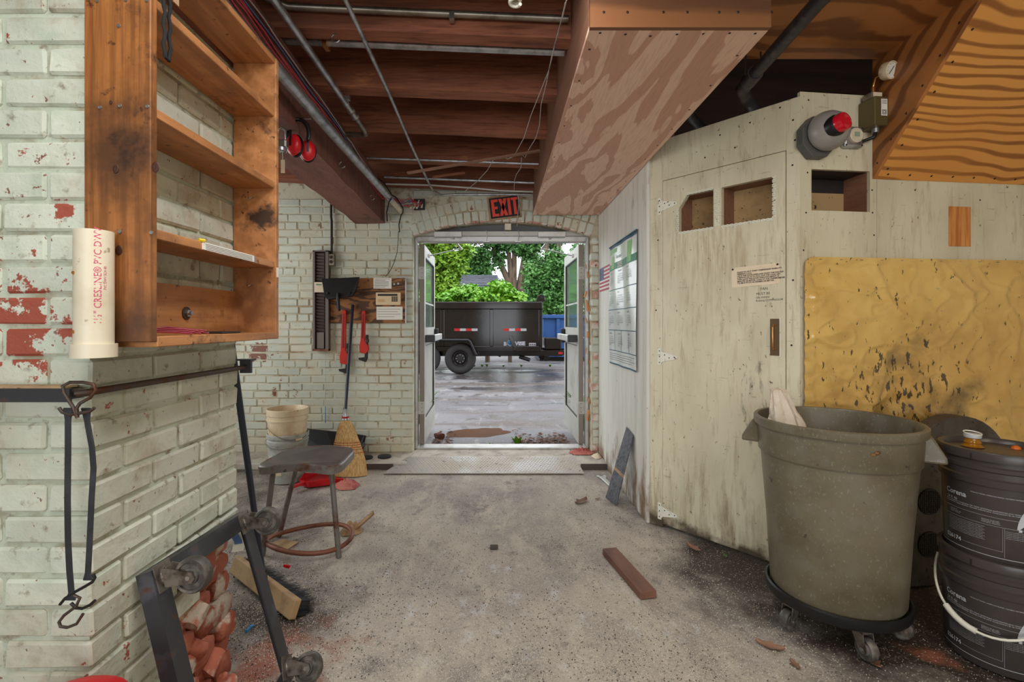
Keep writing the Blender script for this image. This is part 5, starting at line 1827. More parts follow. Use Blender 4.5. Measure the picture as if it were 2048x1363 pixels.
wbox(G(FW), 758.5, 604, 772, 598.5, -.0475, -.0462).build('name_plate', mat('keypad_plate', (206, 170, 120), .5), kp)


def notice(pxa, pya, pxb, pyb, off, label, lines, m_=m_paper, lm=m_greyink, irregular=True):
    t = wthing('paper_notice', (pxa + pxb) / 2, pyb, label, 'notice', off)
    wbox(G(FW), pxa, pya, pxb, pyb, off - .0012, off).build('sheet', m_, t)
    rnd2 = random.Random(int(pxa))
    for k in range(lines):
        py = pya + (pyb - pya) * (k + 1) / (lines + 1.2)
        e = pxb - 2 - (rnd2.random() * (pxb - pxa) * .3 if irregular else 0)
        wbox(G(FW), pxa + 2.5, py - .35, e, py + .35, off - .0017, off - .0013).build('print_line', lm, t)
    return t


notice(748, 556, 784, 577, -.018, 'small white typed notice at the top of the plywood board', 8)
notice(754, 613, 806, 639, -.018, 'handwritten white note below the alarm keypad', 4)
# thin cable from the beam end down to the board
pts = [at(797, 462, 4.43), at(796, 485, 4.435), at(794, 505, 4.435), at(788, 525, 4.435), at(781, 540, 4.435), at(771, 553, 4.43)]
tag(G().tube(pts, .0028, 6).build('thin_cable', m_black, None, smooth=60), 'thin black cable running down to the plywood board', 'cable')

# card rack
rk = wthing('card_rack', 645, 700, 'tall brown metal card rack with many slots on the brick wall', 'rack', -.03)
wbox(G(FW), 630, 700, 661, 502, -.012, -.002).build('back_plate', m_rackdark, rk)
wbox(G(FW), 630, 699, 634, 503, -.055, -.012).build('side', m_rack, rk)
wbox(G(FW), 655, 699, 661, 503, -.055, -.012).build('side', m_rack, rk)
wbox(G(FW), 630, 701, 661, 697, -.058, -.002).build('base', m_rustring, rk)
wbox(G(FW), 630, 504.5, 661, 502, -.055, -.012).build('top', m_rack, rk)
for k in range(25):
    py = 508 + k * 6.2
    if 565 < py < 588 and False:
        continue
    x0_, z0_ = wp(636.5, py + 6)
    x1_, z1_ = wp(651.5, py)
    G(FW).add([(x0_, -.020, z0_), (x1_, -.020, z0_), (x1_, -.046, z1_), (x0_, -.046, z1_), (x0_, -.017, z0_), (x1_, -.017, z0_), (x1_, -.043, z1_), (x0_, -.043, z1_)], [(0, 1, 2, 3), (4, 7, 6, 5), (0, 4, 5, 1), (2, 6, 7, 3), (1, 5, 6, 2), (3, 7, 4, 0)]).build('slot', m_rack, rk)
wbox(G(FW), 637, 696, 651, 664, -.040, -.036).build('lower_plate', m_rack, rk)
cd = wthing('time_card', 644, 588, 'cream printed card standing in the metal card rack', 'card', -.05)
wbox(G(FW), 633.5, 585, 654, 565, -.0595, -.0582).build('card', m_paperold, cd)
x_, z_ = wp(637, 571)
text('lettering', 'victor', .022, wallmat(FW, x_, z_, -.0600), m_calgreen, cd, bold=.001)

# outlet box and conduit above
ob = wthing('outlet_box', 667, 532, 'surface mounted outlet box with conduit on the brick wall', 'outlet', -.02)
wbox(G(FW), 660.8, 532, 672, 509, -.05, -.002).build('box', m_conduit, ob, bevel=.003)
for py in (515.5, 524.5):
    x_, z_ = wp(666, py)
    G(FW).lathe([(0, .001), (.015, .001), (.015, -.002), (0, -.002)], 14, Matrix.Translation((x_, -.0515, z_)) @ Matrix.Rotation(PI / 2, 4, 'X')).build('socket', m_black, ob)
xa, za = wp(665, 508)
G(FW).tube([(xa, -.022, za), (xa, -.022, za + .30), (xa - .005, -.022, za + .34), (xa - .005, -.022, za + .62)], .011, 8).build('conduit', m_rackdark, ob, smooth=60)

# pipe wrenches


def wrench(px0, py0, px1, py1, label, sc_, off):
    """hangs from (px0,py0) handle end to the head near (px1,py1)"""
    a = Vector((*wp(px0, py0),))
    b = Vector((*wp(px1, py1),))
    d = (b - a)
    L = d.length
    d.normalize()
    M = FW @ Matrix(((-d.y, 0, -d.x, a.x), (0, 1, 0, off), (d.x, 0, -d.y, a.y), (0, 0, 0, 1)))
    # local: z down is along the wrench (negative z), x to the right
    t = thing('pipe_wrench', M @ Vector((0, 0, -L)), label, 'wrench', 'pipe wrenches on the plywood board')
    w_ = .016 * sc_
    hl = L * .62
    g = G(M)
    g.prism([(-w_, -.012), (-w_ * .5, 0), (w_ * .5, 0), (w_, -.012), (w_ * 1.25, -hl), (w_ * 3.4, -hl - .05 * sc_), (w_ * 3.6, -hl - .085 * sc_), (w_ * 2.0, -hl - .12 * sc_), (-w_ * 1.5, -hl - .11 * sc_), (-w_ * 1.9, -hl - .05 * sc_), (-w_ * 1.25, -hl)], -.012, .012)
    h_ = g.build('handle', m_redpaint, t, bevel=.004)
    G(M).prism([(-w_ * .35, -.03), (w_ * .35, -.03), (w_ * .5, -hl + .02), (-w_ * .5, -hl + .02)], -.0128, -.0122).build('web_recess', mat('dark_red_recess', (130, 30, 28), .5) if 'dark_red_recess' not in bpy.data.materials else bpy.data.materials['dark_red_recess'], h_)
    x2 = w_ * 2.3
    G(M).prism([(x2 - w_ * .7, -hl + .055 * sc_), (x2 + w_ * .7, -hl + .055 * sc_), (x2 + w_ * .7, -hl - .16 * sc_), (x2 - w_ * .2, -hl - .195 * sc_), (x2 - w_ * 4.2, -hl - .175 * sc_), (x2 - w_ * 4.6, -hl - .158 * sc_), (x2 - w_ * 1.0, -hl - .15 * sc_)], -.010, .010).build('hook_jaw', m_rackdark, t, bevel=.003)
    G(M).lathe([(w_ * 1.15, -.014), (w_ * 1.15, .014)], 14, Matrix.Translation((x2, 0, -hl + .0)), True, True).build('adjusting_nut', m_rustbar, t)
    return t


wrench(730, 621, 727, 717, 'red pipe wrench hanging clear on the plywood board', 1.0, -.035)
wrench(691, 620, 688, 748, 'longer red pipe wrench hanging behind the broom handle', 1.1, -.030)

# black long handled dustpan hung upside down over the rack and board
ld = wthing('lobby_dustpan', 688, 600, 'black upright dustpan hanging upside down on the plywood board', 'dustpan', -.06)
q = lambda px, py, o=0.0: Vector((wp(px, py)[0], o, wp(px, py)[1]))
P = [q(649, 559, -.075), q(724, 555, -.075), q(717, 586, -.105), q(709, 594, -.105), q(664, 600, -.105), q(657, 594, -.105)]
Pb = [q(649, 559, -.068), q(724, 555, -.068), q(716, 586, -.062), q(709, 594, -.062), q(664, 600, -.062), q(657, 594, -.062)]
vs_ = [(p.x, p.y, p.z) for p in P + Pb]
G(FW).add(vs_, [(0, 1, 2, 3, 4, 5), (6, 11, 10, 9, 8, 7), (0, 6, 7, 1), (1, 7, 8, 2), (2, 8, 9, 3), (3, 9, 10, 4), (4, 10, 11, 5), (5, 11, 6, 0)]).build('pan', m_blackplastic, ld, bevel=.004)
for k in range(8):
    a_, b_2 = q(711 + k * .9, 593 - k * 1.6, -.107), q(713 + k * .9, 585 - k * 1.6, -.102)
    G(FW).bar(a_, b_2, .004, .004).build('rib', m_blackplastic, ld)
G(FW).tube([tuple(q(684, 587, -.112)), tuple(q(685, 600, -.125)), tuple(q(686, 622, -.105))], [.010, .015, .012], 12).build('handle_socket', m_blackplastic, ld, smooth=50)
for px in (663, 706):
    x_, z_ = wp(px, 587)
    G(FW).lathe([(.010, 0), (.008, .004), (0, .005)], 12, Matrix.Translation((x_, -.1055, z_)) @ Matrix.Rotation(PI / 2, 4, 'X')).build('boss', m_blackplastic, ld)

# string with a blue end hanging below the rack
sg = wthing('string', 651, 840, 'thin string with a blue end hanging below the card rack', 'string')
G().tube([at(651, 702, 4.425), at(651.5, 760, 4.43), at(651, 812, 4.43)], .0018, 6).build('cord', m_pailgrey, sg)
G().tube([at(651, 812, 4.43), at(651, 845, 4.43)], .0032, 6).build('blue_end', m_bluesteel if False else m_shield, sg)
# torn black belt sheet leaning at the wall foot
rnd = random.Random(14)
top = [(590, 850), (660, 857), (700, 861), (737, 867)]
pts_t = [q(px, py, -.07) for px, py in top]
pts_b = [q(px, py, -.19) for px, py in ((590, 905), (640, 906), (690, 908), (728, 911))]
for i in range(4):
    pts_b[i].z = .048
poly3 = pts_t + [q(735, 878, -.085), q(736, 886, -.10), q(731, 895, -.13)] + pts_b[::-1]
g = G(FW).add([tuple(p) for p in poly3] + [(p.x, p.y - .012, p.z) for p in poly3], [tuple(range(len(poly3))), tuple(reversed(range(len(poly3), 2 * len(poly3))))] + [(i, (i + 1) % len(poly3), (i + 1) % len(poly3) + len(poly3), i + len(poly3)) for i in range(len(poly3))])
bs = thing('rubber_mat', FW @ Vector((-1.3, -.1, .045)), 'torn black rubber mat leaning at the foot of the brick wall', 'mat')
g.build('sheet', m_blackplastic, bs)
G(FW).bar(tuple(q(733, 868, -.09)), tuple(Vector((q(725, 910).x, -.205, .052))), .012, .006).build('folded_edge', m_rubber, bs)
# two dark rubber discs on the sill
for k, (px, py, lb) in enumerate(((732, 916, 'dark rubber disc half under the leaning black mat'), (769, 914, 'dark rubber disc lying beside the diamond plate'))):
    p = flo(px, py, .0455)
    tag(G().lathe([(0, 0), (.058, 0), (.060, .004), (.058, .014), (.05, .016), (0, .015)], 24, Matrix.Translation((p.x, min(p.y, 4.35), .0465))).build('rubber_disc', m_rubber, None, smooth=40), lb, 'disc')
# exit sign
ex = wthing('exit_sign', 1008, 440, 'tilted black sign with red EXIT letters over the doorway', 'sign', -.02)
xe_, ze_ = wp(1008.5, 414.5)
ME = FW @ Matrix.Translation((xe_, 0, ze_)) @ Matrix.Rotation(-.125, 4, 'Y')
G(ME).box(-.150, .150, -.014, -.004, -.108, .108).build('backing_card', m_kraft, ex)
G(ME).box(-.133, .133, -.016, -.0142, -.093, .093).build('black_panel', m_ink, ex)
rl = [dict(), ]
hL, t_ = .155, .026


def lett(polys):
    for pl_ in polys:
        G(ME).prism(pl_, -.0176, -.0162).build('letter', m_exitred, ex)


b0 = -.0775
x = -.116
lett([[(x, b0), (x + t_, b0), (x + t_, b0 + hL), (x, b0 + hL)], [(x + t_, b0), (x + .062, b0), (x + .062, b0 + t_ * .9), (x + t_, b0 + t_ * .9)], [(x + t_, b0 + hL * .43), (x + .055, b0 + hL * .43), (x + .055, b0 + hL * .43 + t_ * .9), (x + t_, b0 + hL * .43 + t_ * .9)], [(x + t_, b0 + hL - t_ * .9), (x + .062, b0 + hL - t_ * .9), (x + .062, b0 + hL), (x + t_, b0 + hL)]])
x = -.048
lett([[(x, b0), (x + t_ * 1.1, b0), (x + .076, b0 + hL), (x + .076 - t_ * 1.1, b0 + hL)], [(x + .076 - t_ * 1.1, b0), (x + .076, b0), (x + t_ * 1.1, b0 + hL), (x, b0 + hL)]])
x = .034
lett([[(x, b0), (x + t_, b0), (x + t_, b0 + hL), (x, b0 + hL)]])
x = .066
lett([[(x + .019, b0), (x + .019 + t_, b0), (x + .019 + t_, b0 + hL - t_ * .9), (x + .019, b0 + hL - t_ * .9)], [(x, b0 + hL - t_ * .9), (x + .062, b0 + hL - t_ * .9), (x + .062, b0 + hL), (x, b0 + hL)]])
# open junction box with red wire nuts
jb = wthing('junction_box', 838, 418, 'open junction box with red wire nuts beside the arch', 'electrical box', -.02)
wbox(G(FW), 828, 420, 850, 398, -.012, -.001).build('box', m_rackdark, jb)
rnd = random.Random(4)
for k in range(6):
    x_, z_ = wp(829 + k * 3.4, 404 + (k % 3) * 4)
    G(FW).tube([(x_, -.03, z_ + .012), (x_ - .006, -.045, z_ - .022)], [.004, .009], 8).build('wire_nut', m_redpaint if k % 2 == 0 else m_whitepl, jb)
for k in range(3):
    x_, z_ = wp(826 + k * 6, 412)
    G(FW).tube([(x_, -.02, z_), (x_ - .012, -.055, z_ - .03)], [.007, .009], 8).build('lamp_socket', m_whitepl, jb)
# orange foam bits in the right jamb
rnd = random.Random(18)
for k, (px, py) in enumerate(((1172, 532), (1176, 548), (1171, 588), (1175, 610), (1173, 640), (1176, 668), (1172, 700), (1178, 760), (1180, 780), (1178, 800), (1182, 730), (1176, 830))):
    p = at(px, py, 4.52)
    s_ = rnd.uniform(.010, .026)
    me = brick_mesh(.05, .05, .08, 'raw', m_foam)
    o = bpy.data.objects.new('foam_lump', me)
    col.objects.link(o)
    o.parent = wall_back
    o.location = p - world_loc(wall_back)
    o.rotation_euler = [rnd.uniform(-.35, .35) for _ in range(3)]
    o.scale = (s_ / .05 * rnd.uniform(.5, 1), s_ / .05, s_ * rnd.uniform(1.5, 3.5) / .05)
# ------------------------------------------------------------------ wheeled bin
bcx, bcy = 1.370, 1.979
MC = Matrix.Translation((bcx, bcy, 0))
dolly = thing('bin_dolly', (bcx, bcy, 0), 'black round wheeled dolly under the grey bin', 'dolly')
G().lathe([(0, .118), (.225, .118), (.245, .122), (.250, .135), (.250, .158), (.243, .163), (.237, .158), (.237, .142), (0, .142)], 48, MC).build('ring', m_blackplastic, dolly, smooth=35)
for k in range(5):
    a = math.radians(-100 + 72 * k)
    p = Vector((bcx + .195 * math.cos(a), bcy + .195 * math.sin(a), .1175))
    caster(dolly, p, (0, 0, -1), (math.cos(a + 1.9), math.sin(a + 1.9), 0), r=.040)
can = thing('grey_bin', (bcx, bcy, .143), 'large scuffed grey plastic bin standing on a wheeled dolly', 'bin')
zr0, zr1 = .144, .845
prof = [(0, zr0), (.222, zr0), (.232, zr0 + .02), (.262, .70), (.274, .70), (.277, .705), (.283, .81), (.292, .812), (.2945, .825), (.2945, .842), (.290, .847), (.279, .846), (.276, .84), (.268, .70), (.226, zr0 + .02), (0, zr0 + .012)]
G().lathe(prof, 72, MC).build('body', m_can, can, smooth=30)
for sgn, ang in ((1, math.radians(145)), (-1, math.radians(-35))):
    Mh = MC @ Matrix.Rotation(ang, 4, 'Z')
    g = G(Mh)
    # hooded grip: wedge that leaves the rim and widens downwards
    g.add([(.270, -.060, .822), (.270, .060, .822), (.296, .052, .818), (.296, -.052, .818), (.336, .056, .745), (.336, -.056, .745), (.338, .056, .722), (.338, -.056, .722), (.262, .062, .722), (.262, -.062, .722)],
          [(0, 3, 2, 1), (3, 5, 4, 2), (5, 7, 6, 4), (0, 9, 7, 5, 3), (1, 2, 4, 6, 8), (9, 8, 6, 7), (0, 1, 8, 9)])
    g.build('grip', m_can, can, bevel=.008, seg=2)
G(MC).add([(.2845 * math.sin(a), -.2845 * math.cos(a), z) for z in (.770, .776, .782) for a in [-.22, -.18, -.14]], [(0, 1, 4, 3), (4, 5, 8, 7)]).build('worn_mark', m_brass, can, recalc=False)
# bag in the bin
rnd = random.Random(5)


def bagf(u, v):
    a = 2 * PI * u
    t = v
    r = .105 * (1 - t * .70) * (1 + .40 * mnoise.noise(Vector((math.cos(a) * 2.4, math.sin(a) * 2.4, t * 3))) + .12 * mnoise.noise(Vector((math.cos(a) * 7, math.sin(a) * 7, t * 8))))
    return Vector((bcx - .105 + r * math.cos(a) - .05 * t, bcy + .085 + r * .7 * math.sin(a) + .05 * t, .66 + .285 * t + .012 * mnoise.noise(Vector((a, t * 6, 1)))))


bg = thing('paper_bag', (bcx - .155, bcy + .115, .66), 'crumpled off-white paper bag sticking out of the grey bin', 'bag')
m_bag = mat('crumpled_bag', (214, 200, 180), .6, layers=[dict(scale=9, lo=.45, hi=.7, c=(186, 166, 142))], bump=[(25, .6, .012, U1)])
G().grid(bagf, 40, 14).build('bag', m_bag, bg, smooth=18, recalc=False)
G().add([bagf(k / 40, 1.0) for k in range(40)] + [Vector((bcx - .155, bcy + .135, .955))], [(k, (k + 1) % 40, 40) for k in range(40)]).build('bag_top', m_bag, bg, recalc=False)

# ------------------------------------------------------------------ stacked oil pails
pcx, pcy, pr = 1.858, 1.800, .160
PH_ = .400


def pail(z0, label, nm, bail):
    M = Matrix.Translation((pcx, pcy, z0))
    t = thing('oil_pail', (pcx, pcy, z0), label, 'pail', 'stacked oil pails')
    G().lathe([(0, .003), (pr - .012, .003), (pr - .008, .01), (pr, .275), (pr + .007, .277), (pr + .009, .300), (pr + .002, .305), (pr + .002, .325), (pr + .006, .33), (pr + .007, .343), (pr + .001, .348), (pr + .001, .365), (0, .365)], 72, M).build('body', m_pail, t, smooth=30)
    lid = G().lathe([(pr - .012, .378), (pr - .008, .392), (pr - .002, .398), (pr + .010, .396), (pr + .013, .388), (pr + .012, .366), (pr + .004, .3655)], 72, M).lathe([(0, .380), (pr - .012, .380)], 72, M).build('lid', m_pail, t, smooth=30)
    for k in range(8):
        a = 2 * PI * k / 8 + .35
        Mk = M @ Matrix.Rotation(a, 4, 'Z')
        G(Mk).box(pr + .0125, pr + .0138, -.0025, .0025, .368, .387).build('slit', m_ink, lid)
    a0 = math.atan2(pcx, pcy)          # direction towards the room
    rr = pr + .0008

    def lf(ang, z, r_=None):
        def f(p):
            rq = (pr - .008 + .008 * (z - .01) / .265) + .0012
            a = ang + p.x / pr
            zz = z + p.y
            rq = (pr - .008 + .008 * (zz - .01) / .265) + .0013
            d = -a0 + a
            return Vector((pcx + rq * math.sin(d), pcy - rq * math.cos(d), z0 + zz))
        return f
    # angles: 0 faces the camera, negative to the left
    text('lettering', 'Corena', .026, None, m_print, t, fn=lf(-1.05, .218), bold=.0006)
    text('lettering', 'S4 R 46', .014, None, m_print, t, fn=lf(-1.02, .198))
    text('lettering', 'PRODUCT NAME / AMERICAN BLEND / NUMERO MATERIEL, Siverson, MB', .0052, None, m_print, t, fn=lf(-.47, .243))
    text('lettering', 'Advanced Synthetic Compressor Oil / Huile synthétique perfectionnée pour compresseurs\nFormulated for rotary machines / formule avancée pour compresseurs de vis rotatives', .0066, None, m_print, t, fn=lf(-1.05, .192))
    text('lettering', '· Long drain life\n· Extended system life\n· Superior oxidation', .0050, None, m_print, t, fn=lf(-.95, .160))
    text('lettering', '· Endurance de gaz utile\n· Performance des huiles\n· Prolongation exterieure', .0050, None, m_print, t, fn=lf(-.30, .157))
    for r_ in range(9):
        text('lettering', 'consult the safety data sheet before use and keep away from children' if r_ % 2 else 'avoid contact with skin, used oil should be recycled at a collection point', .0042, None, m_print, t, fn=lf(-1.0, .130 - r_ * .0058))
    for r_ in range(5):
        text('lettering', 'conserver le produit au frais et au sec, recycler huile', .0042, None, m_print, t, fn=lf(.10, .128 - r_ * .0058))
    text('lettering', '526174', .021, None, m_print, t, fn=lf(-1.08, .050), bold=.0005)
    text('lettering', '■ ® ® ® ◤', .012, None, m_print, t, fn=lf(.30, .134))

    def band(a_0, a_1, za, zb_, m_=m_print):
        n_ = max(2, int(abs(a_1 - a_0) / .06))
        fn0 = lf(0, 0)
        vs = []
        for z in (za, zb_):
            for k in range(n_ + 1):
                a = a_0 + (a_1 - a_0) * k / n_
                vs.append(fn0(Vector((a * pr, z, 0))))
        G().add(vs, [(k, k + 1, n_ + 2 + k, n_ + 1 + k) for k in range(n_)]).build('print_band', m_, t, recalc=False)
    band(-1.35, 1.3, .0300, .0318)
    band(-1.3, 1.3, .1700, .1707)
    band(-1.3, 1.3, .1400, .1407)
    band(.085, .088, .035, .138)
    band(.055, .0575, .055, .138)
    band(-1.0, .055, .055, .0556)
    band(.72, .95, .045, .085)
    # feather-like logo: two curved blades
    fn0 = lf(0, 0)
    vs, fs = [], []
    for k in range(9):
        s_ = k / 8
        x0 = .28 + .02 * s_ + .20 * s_ * s_
        x1 = .32 + .16 * s_ + .22 * s_
        vs += [fn0(Vector((x0 * pr, .142 + .090 * s_, 0))), fn0(Vector((x1 * pr, .142 + .090 * s_ ** 1.15, 0)))]
    fs = [(2 * k, 2 * k + 1, 2 * k + 3, 2 * k + 2) for k in range(8)]
    G().add(vs, fs).build('logo', m_print, t, recalc=False)
    for k in range(6):
        band(.74, .93, .050 + k * .006, .0528 + k * .006, m_greyink)
    if bail:
        pts = []
        for k in range(29):
            a = -1.75 + 3.1 * k / 28
            d = -a0 + a
            dip = math.sin(PI * k / 28)
            pts.append(Vector((pcx + (pr + .014 + .012 * dip) * math.sin(d), pcy - (pr + .014 + .012 * dip) * math.cos(d), z0 + .315 - .175 * dip)))
        b = G().tube(pts, .0045, 8).build('bail', m_whitepl, t, smooth=60)
        G().tube(pts[8:14], .0105, 10).build('grip', m_whitepl, b, smooth=50)
    return t


low = pail(0.0, 'lower charcoal oil pail with a white bail handle, under another pail', 'a', True)
upp = pail(PH_ - .018, 'upper charcoal oil pail with an open spout, stacked on another pail', 'b', False)
zl = PH_ - .018 + .380
# spout and dripping oil
px_, py_ = pcx - .045, pcy + .055
sp_ = thing('pail_spout', (px_, py_, zl), 'amber oil-smeared pouring spout with grey cap on the upper pail', 'spout')
G().lathe([(.030, .0005), (.034, .003), (.026, .008), (.024, .014), (.026, .018), (.022, .024), (.022, .034), (0, .034)], 24, Matrix.Translation((px_, py_, zl))).build('neck', m_amber, sp_, smooth=50)
G().lathe([(.0235, .0345), (.0255, .036), (.0265, .047), (.0245, .050), (0, .050)], 24, Matrix.Translation((px_, py_, zl))).build('cap', m_greycap, sp_, smooth=40)
G().tube([(px_ + .026 * math.cos(a), py_ + .026 * math.sin(a), zl + .053 + .004 * math.sin(a)) for a in [2 * PI * k / 24 for k in range(24)]], .0022, 6, closed=True).build('pull_ring', m_whitepl, sp_, smooth=60)
tag(G().lathe([(0, 0), (.014, 0), (.012, .008), (.004, .012), (0, .012)], 14, Matrix.Translation((pcx + .085, pcy + .02, zl + .0005))).build('orange_cap', mat('orange_plastic', (226, 110, 30), .4), None, smooth=50), 'small orange cap lying on the upper pail lid', 'cap')

# dark steel blower housing behind the pails
bh = thing('blower_housing', (2.18, 2.39, 0), 'dark steel blower housing with perforated round vents behind the pails', 'machine')
hxc, hzc, hr = .70, .52, .275
MH = FC @ Matrix.Translation((hxc, -.11, 0))
poly4 = [(-hr, 0.002), (-hr, hzc)] + [(-hr * math.cos(a), hzc + hr * math.sin(a)) for a in [PI * k / 20 for k in range(1, 20)]] + [(hr, hzc), (hr, 0.002)]
G(MH).prism(poly4, -.05, .03).build('housing', mat('dirty_dark_steel', (96, 90, 84), .45, .4, layers=[dict(scale=8, lo=.45, hi=.7, c=(66, 60, 54)), dict(scale=40, lo=.6, hi=.68, c=(40, 34, 30))]), bh, bevel=.006)
for (vx, vz) in ((-.17, .40), (-.17, .20)):
    v_ = G(MH).lathe([(.062, .0), (.060, .004), (0, .0045)], 24, Matrix.Translation((vx, -.051, vz)) @ Matrix.Rotation(PI / 2, 4, 'X')).build('vent_screen', m_black, bh)
    g = G(MH)
    for i in range(-6, 7):
        for j in range(-6, 7):
            if i * i + j * j < 36:
                g.box(vx + i * .0095 - .0028, vx + i * .0095 + .0028, -.0575, -.0557, vz + j * .0095 - .0028, vz + j * .0095 + .0028)
    o = g.build('perforation', m_rackdark, v_)
    o['kind'] = 'stuff'

# ------------------------------------------------------------------ alarm, timer, switch, gauge on the cream wall


def cp(px, py, off=0.0):
    return onp(FC, px, py, off)


nC = FC.to_3x3() @ Vector((0, -1, 0))
x_, z_ = cp(1658, 260, -.09)
al = thing('alarm_horn', FC @ Vector((x_, -.05, z_ - .10)), 'grey domed alarm horn with a red beacon on the cream wall', 'alarm')
oct_ = [(x_ + .095 * math.cos(a) - .012, z_ - .015 + .105 * math.sin(a)) for a in [PI / 8 + PI / 4 * k for k in range(8)]]
G(FC).prism(oct_, -.05, -.001).build('back_box', mat('dark_grey_box', (84, 82, 80), .45), al, bevel=.004)
Mb = FC @ Matrix.Translation((x_ + .004, -.05, z_)) @ Matrix.Rotation(PI / 2, 4, 'X')
G(Mb).lathe([(.082, 0), (.090, .012), (.092, .035), (.086, .062), (.070, .088), (.045, .104), (.018, .110), (0, .111)], 40).build('dome', m_bell, al, smooth=60)
Mr = FC @ Matrix.Translation((x_ - .018, -.146, z_ - .004)) @ Matrix.Rotation(math.radians(80), 4, 'X') @ Matrix.Rotation(math.radians(14), 4, 'Y') @ Matrix.Diagonal((1.25, 1.25, 1, 1))
bb = G(Mr).lathe([(.037, -.02), (.039, .012), (.036, .018), (0, .018)], 28).build('beacon_base', m_blackplastic, al, smooth=40)
G(Mr).lathe([(.034, .0185), (.034, .040), (.031, .050), (.020, .054), (.014, .050), (0, .050)], 28).build('beacon_lens', m_beacon, bb, smooth=40)
x_, z_ = cp(1708, 273, -.03)
ti = thing('timer_box', FC @ Vector((x_, -.02, z_ - .06)), 'small grey junction box with a round digital timer', 'timer')
G(FC).box(x_ - .052, x_ + .052, -.032, -.001, z_ - .052, z_ + .052).build('box', m_galv, ti, bevel=.012, seg=2)
Mt = FC @ Matrix.Translation((x_ + .004, -.032, z_ + .004)) @ Matrix.Rotation(PI / 2, 4, 'X')
dl_ = G(Mt).lathe([(.036, 0), (.036, .010), (.030, .014), (.028, .012), (0, .012)], 28).build('dial', m_pvc, ti, smooth=40)
G(Mt).box(-.014, .014, -.008, .014, .0122, .0130).build('display', m_lcd, dl_)
for (dx, dz) in ((-.042, .042), (.042, .042), (-.042, -.042), (.042, -.042)):
    screw(ti, FC @ Vector((x_ + dx, -.0325, z_ + dz)), nC, .9)
x0_, x1_ = .312, .384
z0_, z1_ = cp(1770, 250, -.095)[1], cp(1770, 192, -.095)[1]
gx_, gz_ = x1_ - .034, cp(1773, 140, -.13)[1]
ps = thing('pressure_switch', FC @ Vector(((x0_ + x1_) / 2, -.05, z0_)), 'olive pressure switch box with a white label', 'switch')
G(FC).box(x0_, x1_, -.095, -.001, z0_, z1_).build('box', m_olive, ps, bevel=.004)
lb_ = G(FC).box(x1_ - .040, x1_ - .008, -.0968, -.0953, z0_ + .045, z1_ - .014).build('label', m_paper, ps)
lx, lz = x1_ - .024, z0_ + .062
for k in range(3):
    G(FC).box(lx - .013, lx + .013, -.0974, -.0970, z1_ - .022 - k * .007, z1_ - .020 - k * .007).build('print_line', m_ink, lb_)
g = G(FC)
for (a, b) in ((.011, .0085), (.006, .004)):
    g.box(lx - a, lx + a, -.0974, -.0970, lz + b, lz + a).box(lx - a, lx + a, -.0974, -.0970, lz - a, lz - b).box(lx - a, lx - b, -.0974, -.0970, lz - b, lz + b).box(lx + b, lx + a, -.0974, -.0970, lz - b, lz + b)
g.build('square_mark', m_ink, lb_)
G(FC).box(x0_ + .004, x1_ - .01, -.075, -.02, z1_ + .0005, z1_ + .03).build('top_plate', m_conduit, ps, bevel=.002)
G(FC).box(x0_ + .010, x1_ - .016, -.0762, -.0752, z1_ + .005, z1_ + .026).build('top_label', m_paperold, ps)
G(FC).tube([(gx_, -.045, z1_ + .03), (gx_, -.045, z1_ + .065)], .010, 10).build('fitting', m_brass, ps, smooth=50)
G(FC).tube([((x0_ + x1_) / 2 + .01, -.05, z0_), ((x0_ + x1_) / 2 + .01, -.05, z0_ - .02)], .016, 10).build('gland', m_galv, ps, smooth=50)
G(FC).tube([((x0_ + x1_) / 2 + .01, -.05, z0_ - .018), ((x0_ + x1_) / 2 + .006, -.048, z0_ - .04), ((x0_ + x1_) / 2 - .03, -.02, z0_ - .052), ((x0_ + x1_) / 2 - .04, .0, z0_ - .052)], .008, 8).build('lead', m_blackplastic, ps, smooth=50)
ga = thing('pressure_gauge', FC @ Vector((gx_, -.045, z1_ + .066)), 'round white-faced pressure gauge above the olive switch', 'gauge')
G(FC).tube([(gx_, -.045, z1_ + .066), (gx_, -.06, gz_), (gx_, -.11, gz_)], .008, 10).build('stem', m_brass, ga, smooth=50)
Mg = FC @ Matrix.Translation((gx_, -.125, gz_)) @ Matrix.Rotation(PI / 2 + .25, 4, 'X') @ Matrix.Rotation(.2, 4, 'Y')
G(Mg).lathe([(0, -.018), (.036, -.018), (.040, -.012), (.040, .020), (.036, .022), (.034, .017)], 30).build('case', m_pailwhite, ga, smooth=40)
fc = G(Mg).lathe([(0, .0165), (.0345, .0165)], 30).build('dial', m_paper, ga)
G(Mg).bar((-.012, -.018, .0178), (.010, .018, .0178), .003, .0012).build('needle', m_ink, fc)
for k in range(9):
    a = math.radians(-45 + 33.75 * k)
    G(Mg).bar((.026 * math.cos(a), .026 * math.sin(a), .0175), (.031 * math.cos(a), .031 * math.sin(a), .0175), .0015, .0006).build('tick', m_ink, fc)

